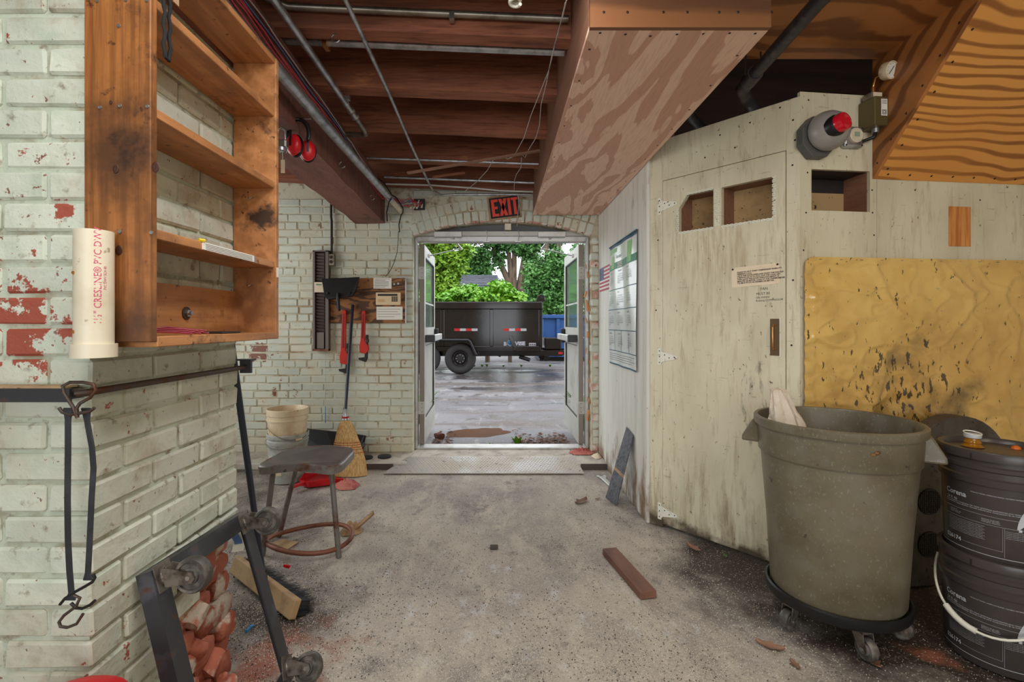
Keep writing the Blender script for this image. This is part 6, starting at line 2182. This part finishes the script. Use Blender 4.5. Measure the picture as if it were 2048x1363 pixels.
# typed notice on the closet door
xa, za = onp(FA, 1464, 573)
xb, zb2 = onp(FA, 1560, 530)
nt_ = thing('typed_notice', FA @ Vector(((xa + xb) / 2, -.004, za)), 'aged typed paper notice pinned to the closet door', 'notice')
hgt = .105
zc_ = (za + zb2) / 2 + .004
MN = FA @ Matrix.Translation(((xa + xb) / 2, 0, zc_)) @ Matrix.Rotation(-.035, 4, 'Y')
wn = (xb - xa) / 2
G(MN).grid(lambda u, v: (-wn + 2 * wn * u, -.0025 - .003 * math.sin(u * 3) * v, -hgt / 2 + hgt * v), 10, 6).build('sheet', m_paperold, nt_, recalc=False)
lines = ["PLEASE DO NOT START COMPRESSOR WHEN IT'S", "FREEZING COLD.", "LEAVE THE DOOR OPEN AND START THE FAN FOR", "A MINUTE OR SO TO PULL OUT THE COLD AIR.", "THEN LEAVE THE DOOR OPEN FOR ABOUT 20", "MINUTES OR BETTER. LOOK AT THE THERMOMETER", "TO SEE IF IT'S AT 40 DEGREES OR BETTER."]
for k, s_ in enumerate(lines):
    text('lettering', s_, .0098, wallmat(MN, -wn + .03, .022 - k * .0098, -.0068), m_ink, nt_, bold=.0002, squash=1.0)
for sx in (-1, 1):
    screw(nt_, MN @ Vector((sx * (wn - .008), -.007, hgt / 2 - .008)), FA.to_3x3() @ Vector((0, -1, 0)), 1.1)

# ------------------------------------------------------------------ calendar and flag on the white wall


def rp_(px, py):
    return onp(FR, px, py)


cx0, _ = rp_(1222, 600)
cx1, _ = rp_(1277, 600)
ct = rp_(1277, 459)[1]
cb = rp_(1270, 742)[1]
cl = thing('wall_calendar', FR @ Vector(((cx0 + cx1) / 2, -.012, cb)), 'glossy yearly wall calendar with a green header band', 'calendar')
m_gloss = mat('glossy_calendar_film', (226, 230, 226), .25, coat=.25)
cw, chh = cx1 - cx0, ct - cb


def cal(u, v, off=0.0):
    bul = .010 * math.sin(PI * v) * (.6 + .5 * math.sin(u * 9)) + .004 * math.sin(u * 14 + v * 5)
    return FR @ Vector((cx0 + cw * u, -.010 - bul - off, cb + chh * v))


G().grid(lambda u, v: cal(u, v), 24, 30).build('sheet', m_gloss, cl, smooth=70, recalc=False)


def calp(u0, u1, v0, v1, nm, m_, off=.0012):
    G().grid(lambda a, b: cal(u0 + (u1 - u0) * a, v0 + (v1 - v0) * b, off), max(2, int(24 * (u1 - u0))), max(1, int(30 * (v1 - v0)))).build(nm, m_, cl, recalc=False, smooth=70)


calp(0, 1, .975, 1, 'top_strip', m_calblue)
calp(0, 1, 0, .012, 'bottom_strip', m_calblue)
calp(0, 1, .79, .845, 'green_band', m_calgreen)
calp(.0, .32, .93, .965, 'logo_patch', m_calgreenl)
calp(.10, .24, .80, .90, 'leaf_patch', m_calgreenl, .0014)
calp(.72, .84, .80, .96, 'leaf_patch', m_calgreenl, .0014)
for v in (.62, .455, .285, .115):
    calp(0, 1, v, v + .006, 'rule', m_calblue)
for u in (.24, .5, .75):
    calp(u - .004, u + .004, .12, .285, 'rule', m_calblue)


def calfn(u, v):
    def f(p):
        return cal(u + p.x / cw, v + p.y / chh, .0022)
    return f


text('lettering', '2025', .055, None, m_paper, cl, fn=calfn(.36, .797), bold=.002)
text('lettering', 'Standard', .04, None, m_calblue, cl, fn=calfn(.30, .875))
mon = ['JANUARY', 'FEBRUARY', 'MARCH', 'APRIL', 'MAY', 'JUNE', 'JULY', 'AUGUST', 'SEPTEMBER', 'OCTOBER', 'NOVEMBER', 'DECEMBER']
rows_v = [.762, .590, .425, .255]
i = 0
days = '\n'.join(' '.join('%2d' % (7 * r + c + 1) for c in range(7) if 7 * r + c < 31) for r in range(5))
for rv in rows_v:
    for c_ in range(3):
        text('lettering', mon[i], .016, None, m_calblue, cl, fn=calfn(.05 + c_ * .33, rv))
        text('lettering', days, .016, None, m_greyink, cl, fn=calfn(.04 + c_ * .33, rv - .028))
        i += 1
for k in range(4):
    calp(.05, .95 - .1 * (k % 2), .09 - k * .017, .093 - k * .017, 'print_line', m_greyink)
G(FR).tube([(cx0, -.012, ct), (cx1, -.012, ct)], .006, 8).build('hanger', m_calblue, cl)
fx0, fx1 = rp_(1200, 550)[0], rp_(1221, 550)[0]
fz0, fz1 = rp_(1221, 577)[1], rp_(1221, 527)[1]
fg = thing('flag_poster', FR @ Vector(((fx0 + fx1) / 2, -.002, fz0)), 'small American flag print on the white wall', 'flag')
G(FR).box(fx0, fx1, -.003, -.001, fz0, fz1).build('sheet', m_paper, fg)
hs2 = (fz1 - fz0) / 13
for k in range(0, 13, 2):
    G(FR).box(fx0, fx1, -.0036, -.0031, fz0 + k * hs2, fz0 + (k + 1) * hs2).build('stripe', m_flagred, fg)
G(FR).box(fx0, fx0 + (fx1 - fx0) * .42, -.0042, -.0037, fz1 - 7 * hs2, fz1).build('canton', m_navy, fg)
g = G(FR)
for r_ in range(9):
    for c_ in range(6 if r_ % 2 == 0 else 5):
        xx = fx0 + (fx1 - fx0) * .42 * (c_ + .6 + (.5 if r_ % 2 else 0)) / 6.3
        zz = fz1 - 7 * hs2 * (r_ + .6) / 9.2
        s_ = .0045
        g.add([(xx + (s_ if k % 2 == 0 else s_ * .4) * math.sin(PI * k / 5), -.0045, zz + (s_ if k % 2 == 0 else s_ * .4) * math.cos(PI * k / 5)) for k in range(10)], [tuple(range(10))])
o = g.build('stars', m_paper, fg, recalc=False)
o['kind'] = 'stuff'

# ------------------------------------------------------------------ ceiling pipes, conduits, wires
pz = 2.245
bp = thing('galvanised_pipe', (-.895, 2.9, pz - .03), 'thick galvanised pipe running along the timber beam', 'pipe')
G().tube([(-.885, .9, pz), (-.89, 2.2, pz), (-.892, 3.95, pz)], .0275, 16).build('pipe', m_galv, bp, smooth=60)
G().tube([(-.892, 3.95, pz), (-.893, 4.40, pz)], .0225, 16).build('pipe_end', m_pvc, bp, smooth=60)
for y in (3.86, 4.33):
    G().tube([(-1.03, y, 2.42), (-.93, y, 2.36), (-.87, y, 2.27), (-.868, y, 2.225), (-.885, y, 2.205), (-.905, y, 2.12), (-.90, y, 2.05)], .012, 8, flat=.4).build('strap_hanger', m_rackdark, bp, smooth=60)


def conduit(nm, pts, r, m_, label, clips=()):
    t = thing(nm, Vector(pts[0]), label, 'conduit')
    G().tube(pts, r, 12).build('tube', m_, t, smooth=60)
    for (p, d) in clips:
        G().box(p[0] - .018, p[0] + .018, p[1] - .012, p[1] + .012, p[2] + r * .2, p[2] + r * 1.5).build('clip', m_steel, t)
    return t


zc1 = 2.425
c1 = conduit('steel_conduit', [(-.830, .9, zc1 + .005), (-.833, 2.0, zc1), (-.836, 2.62, zc1)], .0165, m_galv, 'steel conduit with coupling ending in a bend under the joists', [((-.825, 2.6, zc1 + .005), 0)])
G().tube([(-.836, 2.62, zc1), (-.836, 2.80, zc1)], .0185, 12).build('coupling', m_steel, c1, smooth=50)
G().tube([(-.836, 2.70, zc1), (-.836, 2.715, zc1)], .023, 6).tube([(-.836, 2.78, zc1), (-.836, 2.795, zc1)], .024, 6).build('lock_nut', m_steel, c1)
G().tube([(-.836, 2.80, zc1), (-.837, 2.98, zc1), (-.85, 3.05, zc1 + .002), (-.89, 3.075, zc1 + .005), (-.98, 3.076, zc1 + .01)], .0175, 12).build('bend', m_conduit, c1, smooth=60)
conduit('thin_conduit', [(-.565, .9, 2.43), (-.575, 2.5, 2.425), (-.592, 3.2, 2.422), (-.600, 4.15, 2.415), (-.59, 4.28, 2.405), (-.54, 4.420, 2.405), (-.40, 4.425, 2.412), (.28, 4.425, 2.412)], .0095, m_galv, 'long thin conduit crossing under all the joists to the back wall')
c3 = conduit('cross_conduit', [(-1.02, 1.70, 2.64), (-1.0, 1.85, 2.585), (-.96, 1.97, 2.562), (-.88, 2.018, 2.555), (-.3, 2.020, 2.53), (.285, 2.020, 2.505)], .0150, m_conduit, 'dull conduit crossing the near face of the first joist')
G().box(-.21, -.19, 2.0, 2.035, 2.495, 2.525).build('clip', m_steel, c3)
c4 = conduit('dark_pipe', [(-1.0, 2.185, 2.515), (.29, 2.185, 2.462)], .0195, m_galv, 'grey pipe running behind the first joist')
G().box(-.795, -.775, 2.155, 2.21, 2.475, 2.55).build('clip', m_brass, c4)
conduit('slim_conduit', [(-1.0, 3.63, 2.475), (.29, 3.63, 2.43)], .0085, m_galv, 'slim conduit in front of the fourth joist')
conduit('low_conduit', [(-.98, 4.10, 2.475), (.29, 4.10, 2.425)], .0105, m_galv, 'conduit crossing just in front of the wall plate')
conduit('white_cable', [(-1.0, 4.24, 2.455), (-.6, 4.24, 2.445), (-.2, 4.25, 2.42), (.0, 4.25, 2.40), (.29, 4.25, 2.39)], .0075, m_wirewhite, 'white sheathed cable sagging along the wall plate')
# hooks in the timber
for k, (p, lb) in enumerate(((at(672, 78, 2.045), 'steel hook screwed into the first joist'), (at(685, 330, 2.95), 'steel hook screwed into the side of the beam'), (at(745, 395, 3.75), 'steel hook near the far end of the beam'))):
    a_ = [p + Vector((.018 * math.cos(a), -.004, .018 * math.sin(a))) for a in [math.radians(110 + 25 * j) for j in range(10)]]
    tag(G().tube([a_[0] + Vector((-.02 if k else .0, .012, .012))] + a_, .0028, 6).build('hook', m_steel, None, smooth=60), lb, 'hook')
# black iron pipes over the closet
b1 = thing('iron_pipe', (1.19, 1.8, 2.39), 'black iron pipe dropping behind the cream partition', 'pipe')
zp_ = 2.425
G().tube([(1.165, .6, zp_), (1.18, 1.8, zp_), (1.205, 2.28, zp_ - .01)], .029, 16).build('run', m_darkpipe, b1, smooth=60)
G().tube([(1.205, 2.28, zp_ - .01), (1.210, 2.36, zp_ - .015)], .0365, 16).build('coupling', m_darkpipe, b1, smooth=60)
G().tube([(1.21, 2.36, zp_ - .015), (1.225, 2.44, zp_ - .012), (1.28, 2.52, zp_ - .015), (1.37, 2.62, zp_ - .03), (1.46, 2.72, zp_ - .10), (1.52, 2.80, 2.15)], .033, 16).build('drop', m_darkpipe, b1, smooth=60)
G().tube([(1.17, 2.30, 2.525), (1.165, 2.30, 2.42), (1.205, 2.30, zp_ - .045), (1.245, 2.30, 2.42), (1.24, 2.30, 2.525)], .004, 6).build('hanger', m_rackdark, b1, smooth=60)
b2 = thing('iron_pipe', (1.1, 2.75, 2.3), 'shorter black iron pipe in the dark gap beside the soffit', 'pipe')
G().tube([(1.02, 2.45, 2.52), (1.06, 2.70, 2.50), (1.12, 2.86, 2.46), (1.24, 2.96, 2.42), (1.36, 3.02, 2.36)], .030, 14).build('run', m_darkpipe, b2, smooth=60)
tag(G().box(1.015, 1.075, 2.98, 3.03, 2.2, 2.43).build('timber_block', m_joist, None), 'short reddish timber block standing in the dark gap behind the partition', 'wood block')
tag(G().tube([(.925, 1.0, 2.46), (.93, 1.7, 2.47), (.935, 2.4, 2.48)], .022, 10, flat=.5).build('flat_cable', m_blackplastic, None, smooth=60), 'flat black cable squeezed beside the plywood soffit', 'cable')
# signal wires along the beam
wires = thing('wire_bundle', (-.95, 3.0, 2.3), 'loose red, blue and white signal wires running along the beam', 'wires')
rnd = random.Random(77)
wcols = [m_wirered, m_wirered, m_wirered, m_wirered, m_wireblue, m_wirewhite, m_wirered]
for k in range(7):
    pts = []
    for j in range(26):
        y = 1.0 + 3.30 * j / 25
        zz = zj(-1) - .085 + .018 * (k - 3) * .9 + .022 * mnoise.noise(Vector((y * 2.2, k * 4.3, 0))) + .012 * mnoise.noise(Vector((y * 6, k, 4))) - .03 * max(0, (y - 3.0)) * .6
        pts.append((BX(y) + .008 + .004 * (k % 3), y, zz))
    ex_ = at(831 + k * 2.2, 404 + (k % 3) * 3, 4.40)
    pts += [(-.92, 4.36, 2.36 - .012 * k), (-.88 + .02 * k, 4.40, 2.35 - .02 * (k % 4)), (-.82 + .006 * k, 4.405, 2.375 - .01 * k), tuple(ex_)]
    G().tube(pts, .0034, 6).build('wire', wcols[k], wires, smooth=60)
# ear muffs
em = thing('ear_muffs', at(597, 318, 2.35), 'red and black ear muffs hanging from a nail on the beam', 'ear muffs')
ey = 2.30
e0 = at(597, 285, ey)
e0.x = BX(ey) + .075
pxm = (597 - CX) * ey / F
e0.x = pxm
hb2 = [e0 + Vector((.052 * math.cos(a) * 1.0, .035 * math.sin(a * 1) * 0 + .0, .075 * math.sin(a) + .035)) for a in [math.radians(-20 + 220 * k / 20) for k in range(21)]]
G().tube([Vector((p.x, p.y + .01 * (i - 10) / 10, p.z)) for i, p in enumerate(hb2)], .0075, 8, flat=1.4).build('headband', m_blackplastic, em, smooth=60)
for (dx, dy, rot) in ((-.004, -.030, -.25), (.026, .045, .35)):
    Mm = Matrix.Translation(e0 + Vector((dx, dy, -.025))) @ Matrix.Rotation(PI / 2, 4, 'X') @ Matrix.Rotation(rot, 4, 'Y') @ Matrix.Diagonal((.82, 1.12, 1, 1))
    cpp = G(Mm).lathe([(.040, .0), (.045, .006), (.043, .018), (.032, .028), (.014, .032), (0, .0325)], 26).build('ear_cup', m_red, em, smooth=60)
    G(Mm).lathe([(.030, -.016), (.046, -.014), (.049, -.006), (.046, .0)], 26).build('cushion', m_blackplastic, cpp, smooth=60)
    G(Mm).box(-.006, .006, -.01, .055, .030, .036).build('yoke', m_blackplastic, cpp)
G().tube([(BX(ey) - .01, ey - .01, e0.z + .108), (e0.x + .06, ey + .0, e0.z + .112)], .0022, 6).build('nail', m_steel, em, smooth=60)
# padlock with tag
pk = thing('combination_padlock', at(563, 310, 2.16), 'steel combination padlock with paper tag hanging on the beam', 'padlock')
py2 = 2.16
pc = at(563, 290, py2)
G().box(pc.x - .026, pc.x + .026, py2 - .016, py2 + .016, pc.z - .015, pc.z + .022).build('body', m_steel, pk, bevel=.006)
lk = G().tube([(pc.x, py2 - .006, pc.z - .016), (pc.x, py2 - .006, pc.z - .030)], .026, 18).build('dial', m_galv, pk, smooth=40)
for k in range(10):
    a = 2 * PI * k / 10
    G().box(pc.x + .018 * math.cos(a) - .002, pc.x + .018 * math.cos(a) + .002, py2 - .006 + .018 * math.sin(a) - .002, py2 - .006 + .018 * math.sin(a) + .002, pc.z - .032, pc.z - .0302).build('dial_mark', m_ink, lk)
G().tube([(pc.x - .016, py2, pc.z + .02), (pc.x - .016, py2, pc.z + .062), (pc.x - .010, py2, pc.z + .074), (pc.x, py2, pc.z + .079), (pc.x + .010, py2, pc.z + .074), (pc.x + .016, py2, pc.z + .062), (pc.x + .016, py2, pc.z + .02)], .0045, 8).build('shackle', m_steel, pk, smooth=60)
G().tube([(BX(py2) - .01, py2, pc.z + .071), (pc.x + .012, py2, pc.z + .071)], .0025, 6).build('nail', m_steel, pk)
G().tube([(pc.x + .004, py2, pc.z - .03), (pc.x + .006, py2, pc.z - .068)], .001, 4).build('thread', m_paper, pk)
G().box(pc.x - .003, pc.x + .015, py2 - .0006, py2 + .0006, pc.z - .125, pc.z - .066).build('paper_tag', m_paperold, pk)
# spiral lamp above
lp = thing('spiral_bulb', (.055, 1.72, 2.36), 'white spiral bulb hanging below the joists', 'bulb')
lpz = H - (8 - CY) * 1.75 / F
lpx = (1030 - CX) * 1.75 / F
pts = [(lpx + .019 * math.cos(a), 1.75 + .019 * math.sin(a), lpz + .004 * a / 2) for a in [k * .45 for k in range(44)]]
G().tube(pts, .0065, 8).build('spiral_tube', m_whitepl, lp, smooth=60)
G().tube([(lpx, 1.75, lpz + .042), (lpx, 1.75, lpz + .10)], .022, 14).build('base', m_whitepl, lp, smooth=50)
G().tube([(lpx, 1.75, lpz + .10), (lpx, 1.75, 2.72)], .006, 8).build('cord', m_black, lp)
# loose white wires by the soffit
lw = thing('loose_wires', (.25, 2.5, 2.4), 'loose white wires dangling beside the plywood soffit', 'wires')


def wire(pix, r=.0022):
    G().tube([at(a, b, min(c, (2.405 - H) * F / (CY - b))) for a, b, c in pix], r, 6).build('wire', m_wirewhite, lw, smooth=60)


wire([(1133, 0, 1.80), (1126, 30, 1.9), (1112, 80, 2.1), (1098, 140, 2.35), (1080, 185, 2.6), (1062, 230, 2.9), (1048, 275, 3.2), (1028, 312, 3.5), (1015, 318, 3.6), (1006, 312, 3.6)])
wire([(1131, 5, 1.8), (1118, 60, 2.0), (1104, 110, 2.2), (1093, 165, 2.5), (1082, 210, 2.8), (1079, 250, 3.0), (1072, 275, 3.2), (1058, 298, 3.4), (1050, 315, 3.5), (1045, 310, 3.6)])
wire([(987, 318, 3.6), (975, 340, 3.8), (955, 362, 4.1), (935, 378, 4.3), (928, 384, 4.38)])
wire([(1043, 315, 3.6), (1042, 335, 3.8), (1033, 348, 4.0), (1029, 360, 4.2), (1028, 385, 4.40)])
wire([(1034, 385, 4.40), (1038, 400, 4.40), (1036, 425, 4.40), (1034, 452, 4.40)])
# dangling wooden strip
ws0, ws1 = at(815, 346, 3.35), at(1080, 301, 3.28)
tag(G().bar(ws0, ws1, .03, .012).build('wooden_strip', m_plyside, None, bevel=.001), 'narrow wooden strip dangling across under the joists', 'wood strip')
tag(G().bar(at(865, 354, 3.9), at(930, 345, 3.9), .03, .01).build('wood_offcut', m_joist, None), 'short wooden offcut stuck between conduits above the door', 'wood strip')

# ------------------------------------------------------------------ floor things
# diamond plate ramp
dpz = lambda y: .012 + (y - 3.95) / .32 * .046
rmp = thing('diamond_plate', (-.1, 4.1, 0), 'grey steel diamond plate ramp at the door sill', 'plate')
x0a, x0b, x1a, x1b = -.955, .686, -.815, .663
G().add([(x0a, 3.95, dpz(3.95)), (x0b, 3.95, dpz(3.95)), (x1b, 4.27, dpz(4.27)), (x1a, 4.27, dpz(4.27)), (x0a, 3.95, dpz(3.95) - .006), (x0b, 3.95, dpz(3.95) - .006), (x1b, 4.27, dpz(4.27) - .006), (x1a, 4.27, dpz(4.27) - .006)],
        [(0, 1, 2, 3), (4, 7, 6, 5), (0, 4, 5, 1), (1, 5, 6, 2), (2, 6, 7, 3), (3, 7, 4, 0)]).build('plate', m_tread, rmp)
g = G()
ny, nx = 12, 60
for j in range(ny):
    y = 3.965 + j * .0255
    t = (y - 3.95) / .32
    xa_, xb_ = x0a + (x1a - x0a) * t + .012, x0b + (x1b - x0b) * t - .012
    k = 0
    x = xa_
    while x < xb_:
        a = .7 if (k + j) % 2 else -.7
        d = Vector((math.cos(a), math.sin(a), math.sin(a) * .144)) * .0115
        e = Vector((-math.sin(a), math.cos(a), math.cos(a) * .144)) * .0028
        p = Vector((x, y, dpz(y)))
        up = Vector((0, 0, .0022))
        g.add([p - d, p - e, p + d, p + e, p - d * .6 + up, p + d * .6 + up], [(0, 1, 4), (1, 2, 5, 4), (2, 3, 5), (3, 0, 4, 5)])
        x += .0255
        k += 1
o = g.build('tread_pattern', m_tread, rmp, recalc=False)
o['kind'] = 'stuff'
for (a, b) in ((-1.40, -.90), (.70, .90)):
    pass
tag(G().box(-1.6, -.905, 4.085, 4.099, 0, .044).build('step_edge', m_concdark, None), 'dark edge of the raised sill between corn broom and diamond plate', 'step', kind='structure')
tag(G().box(.685, .903, 4.085, 4.099, 0, .044).build('step_edge', m_concdark, None), 'dark edge of the raised sill between diamond plate and white wall', 'step', kind='structure')
# plank
pA, pB = Vector((.585, 2.585, .001)), Vector((.665, 2.165, .001))
pkn = thing('wood_plank', (pA + pB) / 2, 'short reddish-brown wooden plank lying on the dusty floor', 'plank')
G().bar(pA + Vector((0, 0, .0175)), pB + Vector((0, 0, .0175)), .078, .034).build('plank', m_plank, pkn, bevel=.002)
# adjustable wrench
MWr = Matrix.Translation((.84, 3.63, .001)) @ Matrix.Rotation(.10, 4, 'Z')
aw = thing('adjustable_wrench', (.84, 3.8, 0), 'small silver adjustable wrench lying by the white wall', 'wrench')


def flat(poly, z0, z1, nm, m_, parent, M, bev=.002):
    n_ = len(poly)
    G(M).add([(x, y, z0) for x, y in poly] + [(x, y, z1) for x, y in poly], [tuple(reversed(range(n_))), tuple(range(n_, 2 * n_))] + [(i, (i + 1) % n_, (i + 1) % n_ + n_, i + n_) for i in range(n_)]).build(nm, m_, parent, bevel=bev)


m_chrome = mat('dull_chrome', (206, 206, 204), .35, .6)
flat([(-.014, .0), (-.010, -.012), (.010, -.012), (.014, .0), (.018, .20), (.034, .225), (.036, .265), (.020, .275), (.016, .245), (-.012, .240), (-.030, .235), (-.022, .205)], 0, .012, 'body', m_chrome, aw, MWr)
flat([(-.030, .238), (-.008, .243), (-.010, .262), (-.026, .272), (-.038, .262)], .001, .011, 'jaw', m_chrome, aw, MWr)
flat([(-.005, .0), (.005, .0), (.005, .012), (-.005, .012)], .0121, .0126, 'hang_hole', m_ink, aw, MWr, 0)
# grip strip leaning on the white wall
gs = thing('grip_strip', (.80, 3.34, 0), 'dark ribbed anti-slip strip leaning against the white wall', 'strip')
b0_, b1_ = Vector((.752, 3.43, .0)), Vector((.790, 3.27, .0))
t0_, t1_ = Vector((.900, 3.43, .50)), Vector((.900, 3.255, .475))
nn = (b1_ - b0_).cross(t0_ - b0_).normalized() * .004
if nn.x > 0:
    nn = -nn
for (f0, f1, m_, nm) in ((0, .40, m_grating, 'strip_panel'), (.44, 1, m_grating, 'strip_panel'), (.40, .44, m_kraft, 'bare_band')):
    v = [b0_.lerp(t0_, f0), b1_.lerp(t1_, f0), b1_.lerp(t1_, f1), b0_.lerp(t0_, f1)]
    v2 = [p + nn for p in v]
    G().add(v + v2, [(0, 1, 2, 3), (4, 7, 6, 5), (0, 4, 5, 1), (1, 5, 6, 2), (2, 6, 7, 3), (3, 7, 4, 0)]).build(nm, m_, gs)
g = G()
for r_ in range(46):
    f = (r_ + .5) / 46
    if .39 < f < .45:
        continue
    a, b = b0_.lerp(t0_, f) + nn * 1.3, b1_.lerp(t1_, f) + nn * 1.3
    for c_ in range(12):
        u = (c_ + .5 + (.25 if r_ % 2 else 0)) / 12.5
        p = a.lerp(b, u)
        dd = (b - a).normalized() * .0045
        up = (t0_ - b0_).normalized() * .0028
        g.add([p - dd, p - up, p + dd, p + up, p + nn * .7], [(0, 1, 4), (1, 2, 4), (2, 3, 4), (3, 0, 4)])
o = g.build('grip_studs', mat('worn_stud_steel', (150, 154, 164), .4, .5), gs, recalc=False)
o['kind'] = 'stuff'


def rag(nm, c, rx, ry, h_, m_, label, cat, seed, z0=.001):
    def f(u, v):
        a = 2 * PI * u
        r = v * (1 + .35 * mnoise.noise(Vector((math.cos(a) * 1.6, math.sin(a) * 1.6, seed))))
        x, y = rx * r * math.cos(a), ry * r * math.sin(a)
        z = h_ * (1 - v ** 2) * (.5 + .7 * abs(mnoise.noise(Vector((x * 30, y * 30, seed * 2.2))))) + .006 * abs(mnoise.noise(Vector((x * 50, y * 50, seed))))
        return Vector((c[0] + x, c[1] + y, z0 + max(0, z)))
    return tag(G().grid(f, 40, 12).build(nm, m_, None, smooth=50, recalc=False), label, cat)


p = flo(692, 972)
rag('shop_rag', (p.x, p.y), .105, .085, .07, m_rag, 'crumpled faded red shop rag in front of the corn broom', 'rag', 1.3)
rag('shop_rag', (.735, 4.42), .11, .075, .06, m_rag, 'dusty red shop rag on the sill beside the diamond plate', 'rag', 4.1, z0=.049)
rag('crumpled_paper', (.86, 4.30), .045, .06, .05, m_paperold, 'crumpled cream paper at the foot of the ragged brick jamb', 'paper', 6.4, z0=.047)
p = flo(702, 1062)
rag('crumpled_paper_bag', (p.x, p.y), .07, .06, .07, m_kraft, 'crumpled brown paper bag beside the stool ring', 'paper', 8.2)
pk2 = Vector((p.x + .03, p.y - .01, .03))
tag(G().grid(lambda u, v: (p.x + .03 + .10 * u, p.y - .03 + .05 * v + .02 * u, .02 + .085 * u + .02 * math.sin(v * 5)), 6, 5).build('paper_scrap', m_kraft, None, recalc=False), 'torn brown paper scrap sticking up beside the crumpled bag', 'paper')
q_ = [flo(543, 1086), flo(575, 1099), flo(597, 1084), flo(565, 1079)]
tag(G().add([(v.x, v.y, .004) for v in q_] + [(v.x, v.y, .0005) for v in q_], [(0, 1, 2, 3), (4, 7, 6, 5), (0, 4, 5, 1), (1, 5, 6, 2), (2, 6, 7, 3), (3, 7, 4, 0)]).build('wood_chip', m_woodblock, None), 'flat tan board scrap lying inside the stool ring', 'wood scrap')
leafspec = [(1388, 1097, 'curled dry leaf on the floor below the closet door', .05), (1162, 1004, 'pale dry leaf curled on the dusty floor near the grip strip', .07), (1540, 1293, 'dark dry leaf on the floor in front of the bin', .05), (1748, 1325, 'tan dry leaf on the floor beside the bin casters', .04), (1450, 1112, 'small green-brown leaf by the foot of the closet door', .022), (1195, 998, 'tiny red-brown leaf near the grip strip', .025), (1590, 1330, 'small dark leaf fragment in front of the bin', .028)]
for k, (px, py, lb, s_) in enumerate(leafspec):
    p = flo(px, py)
    rnd = random.Random(k)
    a0 = rnd.uniform(0, 6)

    def lfn(u, v):
        x, y = (u - .5) * 2, (v - .5) * 2
        wv = (1 - x * x) * (.75 + .25 * math.cos(x * 9))
        yy = y * wv * .6
        ca, sa = math.cos(a0), math.sin(a0)
        return Vector((p.x + s_ * (x * ca - yy * sa), p.y + s_ * (x * sa + yy * ca), .003 + s_ * .5 * yy * yy + s_ * .22 * x * x * (1 + .5 * math.sin(y * 3))))
    m_ = m_dryleaf if k != 4 else m_leafdark
    tag(G().grid(lfn, 8, 6).build('dry_leaf', m_, None, smooth=60, recalc=False), lb, 'leaf')
p = flo(988, 1097)
tag(G().box(p.x - .022, p.x + .022, p.y - .012, p.y + .03, .0, .012).build('mortar_chip', m_crumb, None, bevel=.004), 'dark flat mortar chip in the middle of the floor', 'chip')
tag(G().tube([flo(493, 1262, .008), flo(500, 1255, .008)], [.006, .005], 8).lathe([(0, 0), (.008, 0), (.008, .004), (0, .004)], 10, Matrix.Translation(flo(503, 1252, .002))).build('blue_plug', m_shield, None), 'tiny blue plastic plug in the dirt beside the pier', 'plastic scrap')
# absorbent granules and dark crumbs scattered on the concrete: uncountable
rnd = random.Random(99)


def scatter(n, dens, smin, smax, m_, nm, label, cat):
    vs, fs = [], []
    c = 0
    while c < n:
        # sample evenly in the view fan so that near and far floor both get grains
        y = 1.45 + 2.6 * rnd.random() ** 1.5
        x = rnd.uniform(-.62 * y - .05, 1.05 * y)
        if x > .90 and y > 2.993 - (x - .929) * 1.176 - .02:
            continue
        if x < PX + .03 and y < PY1 + .02:
            continue
        if rnd.random() > dens(x, y):
            continue
        c += 1
        s = rnd.uniform(smin, smax)
        p = Vector((x, y, min(0, fz(x, y) - .003)))
        a = rnd.uniform(0, 6.28)
        i = len(vs)
        ca, sa = math.cos(a) * s, math.sin(a) * s
        vs += [p + Vector((ca, sa, 0)), p + Vector((-sa * .8, ca * .8, 0)), p + Vector((-ca, -sa, 0)), p + Vector((sa, -ca, 0)), p + Vector((ca * .2, sa * .3, s * rnd.uniform(.8, 1.3)))]
        fs += [(i, i + 1, i + 4), (i + 1, i + 2, i + 4), (i + 2, i + 3, i + 4), (i + 3, i, i + 4)]
    g = G()
    g.v, g.f = vs, fs
    o = g.build(nm, m_, None, recalc=False)
    return tag(o, label, cat, kind='stuff')


def d1(x, y):
    b = .55 + .45 * mnoise.noise(Vector((x * 2.5, y * 1.6, 3)))
    if x > .6:
        b *= max(.10, 1 - (x - .6) * 1.3 * max(.2, 1 - (y - 1.4) * .0))
    return max(.04, b)


scatter(60000, d1, .0009, .0024, m_granule, 'absorbent_granules', 'pale absorbent granules strewn over the concrete floor', 'granules')
scatter(7000, lambda x, y: max(.05, .4 + .8 * mnoise.noise(Vector((x * 3, y * 2, 8))) + (1.2 if x < -.6 and y < 2.4 else 0)), .0012, .0038, m_crumb, 'dirt_crumbs', 'dark crumbs of dirt strewn over the concrete floor', 'dirt')
